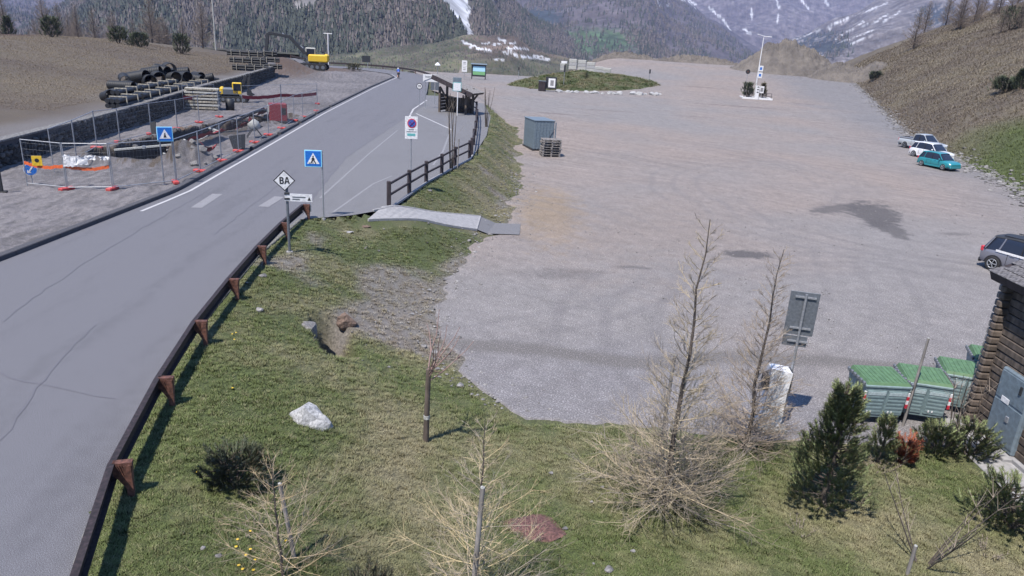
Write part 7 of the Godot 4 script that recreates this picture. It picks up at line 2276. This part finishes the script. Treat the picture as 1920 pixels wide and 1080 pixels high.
func _ready() -> void:
	rng.seed = 20250517
	# camera
	var cam := Camera3D.new()
	cam.name = "camera"
	cam.projection = Camera3D.PROJECTION_PERSPECTIVE
	cam.keep_aspect = Camera3D.KEEP_HEIGHT
	cam.fov = 43.75
	cam.near = 0.1; cam.far = 9000.0
	cam.position = Vector3(0, 6.7, 0)
	cam.basis = Basis(Vector3.RIGHT, deg_to_rad(-18.8)) * Basis(Vector3.BACK, deg_to_rad(3.4))
	add_child(cam)
	cam.current = true
	# sky and air
	var sm := ProceduralSkyMaterial.new()
	sm.sky_top_color = Color(0.38, 0.52, 0.74)
	sm.sky_horizon_color = Color(0.74, 0.80, 0.86)
	sm.sky_curve = 0.12
	sm.ground_horizon_color = Color(0.50, 0.52, 0.55); sm.ground_bottom_color = Color(0.22, 0.21, 0.20)
	sm.sun_angle_max = 1.0
	var sky := Sky.new()
	sky.sky_material = sm
	var env := Environment.new()
	env.background_mode = Environment.BG_SKY
	env.sky = sky
	env.background_energy_multiplier = 1.0
	env.tonemap_mode = Environment.TONE_MAPPER_LINEAR
	env.tonemap_exposure = 1.64
	env.fog_enabled = true
	env.fog_density = 0.0001
	env.fog_light_color = Color(0.62, 0.68, 0.86)
	env.sdfgi_enabled = true; env.ssao_enabled = true; env.ssil_enabled = true
	var we := WorldEnvironment.new()
	we.name = "world_environment"
	we.environment = env
	add_child(we)
	# midday sun from behind the camera's left shoulder
	var sun := DirectionalLight3D.new()
	sun.name = "sun"
	sun.basis = Basis.looking_at(NOON.normalized(), Vector3.UP)
	sun.light_color = Color(1.0, 0.965, 0.92)
	sun.light_energy = 1.5
	sun.light_angular_distance = 0.5
	sun.shadow_enabled = true
	add_child(sun)
	# noises and tables
	n_big.seed = 5; n_big.frequency = 0.006; n_big.fractal_octaves = 4
	n_mid.seed = 8; n_mid.frequency = 0.06; n_mid.fractal_octaves = 3
	n_fine.seed = 12; n_fine.frequency = 0.28; n_fine.fractal_octaves = 3
	table("XR", [Vector2(0, -3.4), Vector2(5.2, -4.54), Vector2(7.28, -5.32), Vector2(8.11, -5.62), Vector2(9.05, -5.94), Vector2(10.3, -6.26), Vector2(11.86, -6.62), Vector2(13.31, -6.93), Vector2(14.98, -7.22), Vector2(16.74, -7.46), Vector2(18.72, -7.7), Vector2(21.42, -8), Vector2(26.2, -8.1), Vector2(27.3, -6.4), Vector2(29, -5.1), Vector2(35, -4.4), Vector2(43, -2.9), Vector2(55, -2.6), Vector2(70, -3), Vector2(85, -4.5), Vector2(100, -7), Vector2(140, -12), Vector2(230, -20)]); table("XB", [Vector2(0, 3), Vector2(9, 2.2), Vector2(13, 1.2), Vector2(14.6, 0.4), Vector2(17, -1.5), Vector2(21, -2.4), Vector2(25, -2), Vector2(30, -1.4), Vector2(40, 0), Vector2(55, -0.1), Vector2(70, -0.5), Vector2(85, -3), Vector2(100, -6), Vector2(140, -11), Vector2(230, -19)]); table("XL", [Vector2(0, -18), Vector2(12, -15.5), Vector2(19.3, -14.6), Vector2(29.6, -14.3), Vector2(41, -15.4), Vector2(64, -17.7), Vector2(100, -20.6), Vector2(129, -22.5), Vector2(138, -25), Vector2(148, -33), Vector2(165, -62), Vector2(230, -90)]); table("XW", [Vector2(0, -19), Vector2(32, -23.5), Vector2(61, -27.9), Vector2(80, -31), Vector2(106, -36), Vector2(135, -44), Vector2(230, -60)]); table("XH", [Vector2(0, 28), Vector2(40, 32), Vector2(50, 35.5), Vector2(60, 38.5), Vector2(80, 43), Vector2(110, 54), Vector2(140, 64), Vector2(165, 72), Vector2(230, 92)])
	table("YC", [Vector2(0, -1.5), Vector2(50, -1.4), Vector2(80, -0.9), Vector2(115, 0), Vector2(165, 0), Vector2(230, -8)]); table("YR", [Vector2(0, -1.5), Vector2(50, -1.4), Vector2(80, -0.9), Vector2(115, 0.3), Vector2(150, 2.3), Vector2(185, 4.5), Vector2(200, 5), Vector2(230, 2)]); table("CL", [Vector2(0, 3), Vector2(9, 2.2), Vector2(13, 1.2), Vector2(14.6, 0.4), Vector2(17, -1.5), Vector2(21, -2.4), Vector2(25, -2), Vector2(30, -1.4), Vector2(40, 0), Vector2(55, -0.1), Vector2(70, -0.5), Vector2(80, -3), Vector2(90, -7), Vector2(100, -12), Vector2(130, -16), Vector2(150, -22), Vector2(230, -40)]); table("GR", [Vector2(0, -3.12), Vector2(5.2, -4.26), Vector2(7.28, -5.04), Vector2(8.11, -5.34), Vector2(9.05, -5.66), Vector2(10.3, -5.98), Vector2(11.86, -6.34), Vector2(13.31, -6.65), Vector2(14.98, -6.94), Vector2(16.74, -7.18), Vector2(18.72, -7.42), Vector2(21.42, -7.72), Vector2(25.9, -8.03), Vector2(26.4, -7.95), Vector2(230, -8)]); table("RR", [Vector2(0, -3.4), Vector2(5.2, -4.54), Vector2(7.28, -5.32), Vector2(8.11, -5.62), Vector2(9.05, -5.94), Vector2(10.3, -6.26), Vector2(11.86, -6.62), Vector2(13.31, -6.93), Vector2(14.98, -7.22), Vector2(16.74, -7.46), Vector2(18.72, -7.7), Vector2(21.42, -8), Vector2(26.2, -8.1), Vector2(31, -8.8), Vector2(41, -9.9), Vector2(77, -10.4), Vector2(100, -13), Vector2(129, -16.5), Vector2(140, -18.5), Vector2(150, -22.5), Vector2(158, -30), Vector2(165, -45), Vector2(230, -70)])
	make_materials()
	var t0 := Time.get_ticks_msec()
	build_ground(); build_car_park(); build_yard(); build_road()
	print("ground ", Time.get_ticks_msec() - t0)
	build_mountains()
	print("mountains ", Time.get_ticks_msec() - t0)
	build_forest(); build_grass()
	print("scatter ", Time.get_ticks_msec() - t0)
	build_guardrail(); build_signs(); build_wood_fence(); build_shelter()
	build_site()
	print("site ", Time.get_ticks_msec() - t0)
	build_rest(); build_cars(); build_bins(); build_hut(); build_cyclist(); build_far()
	print("things ", Time.get_ticks_msec() - t0)
	build_plants()
	print("done ", Time.get_ticks_msec() - t0)
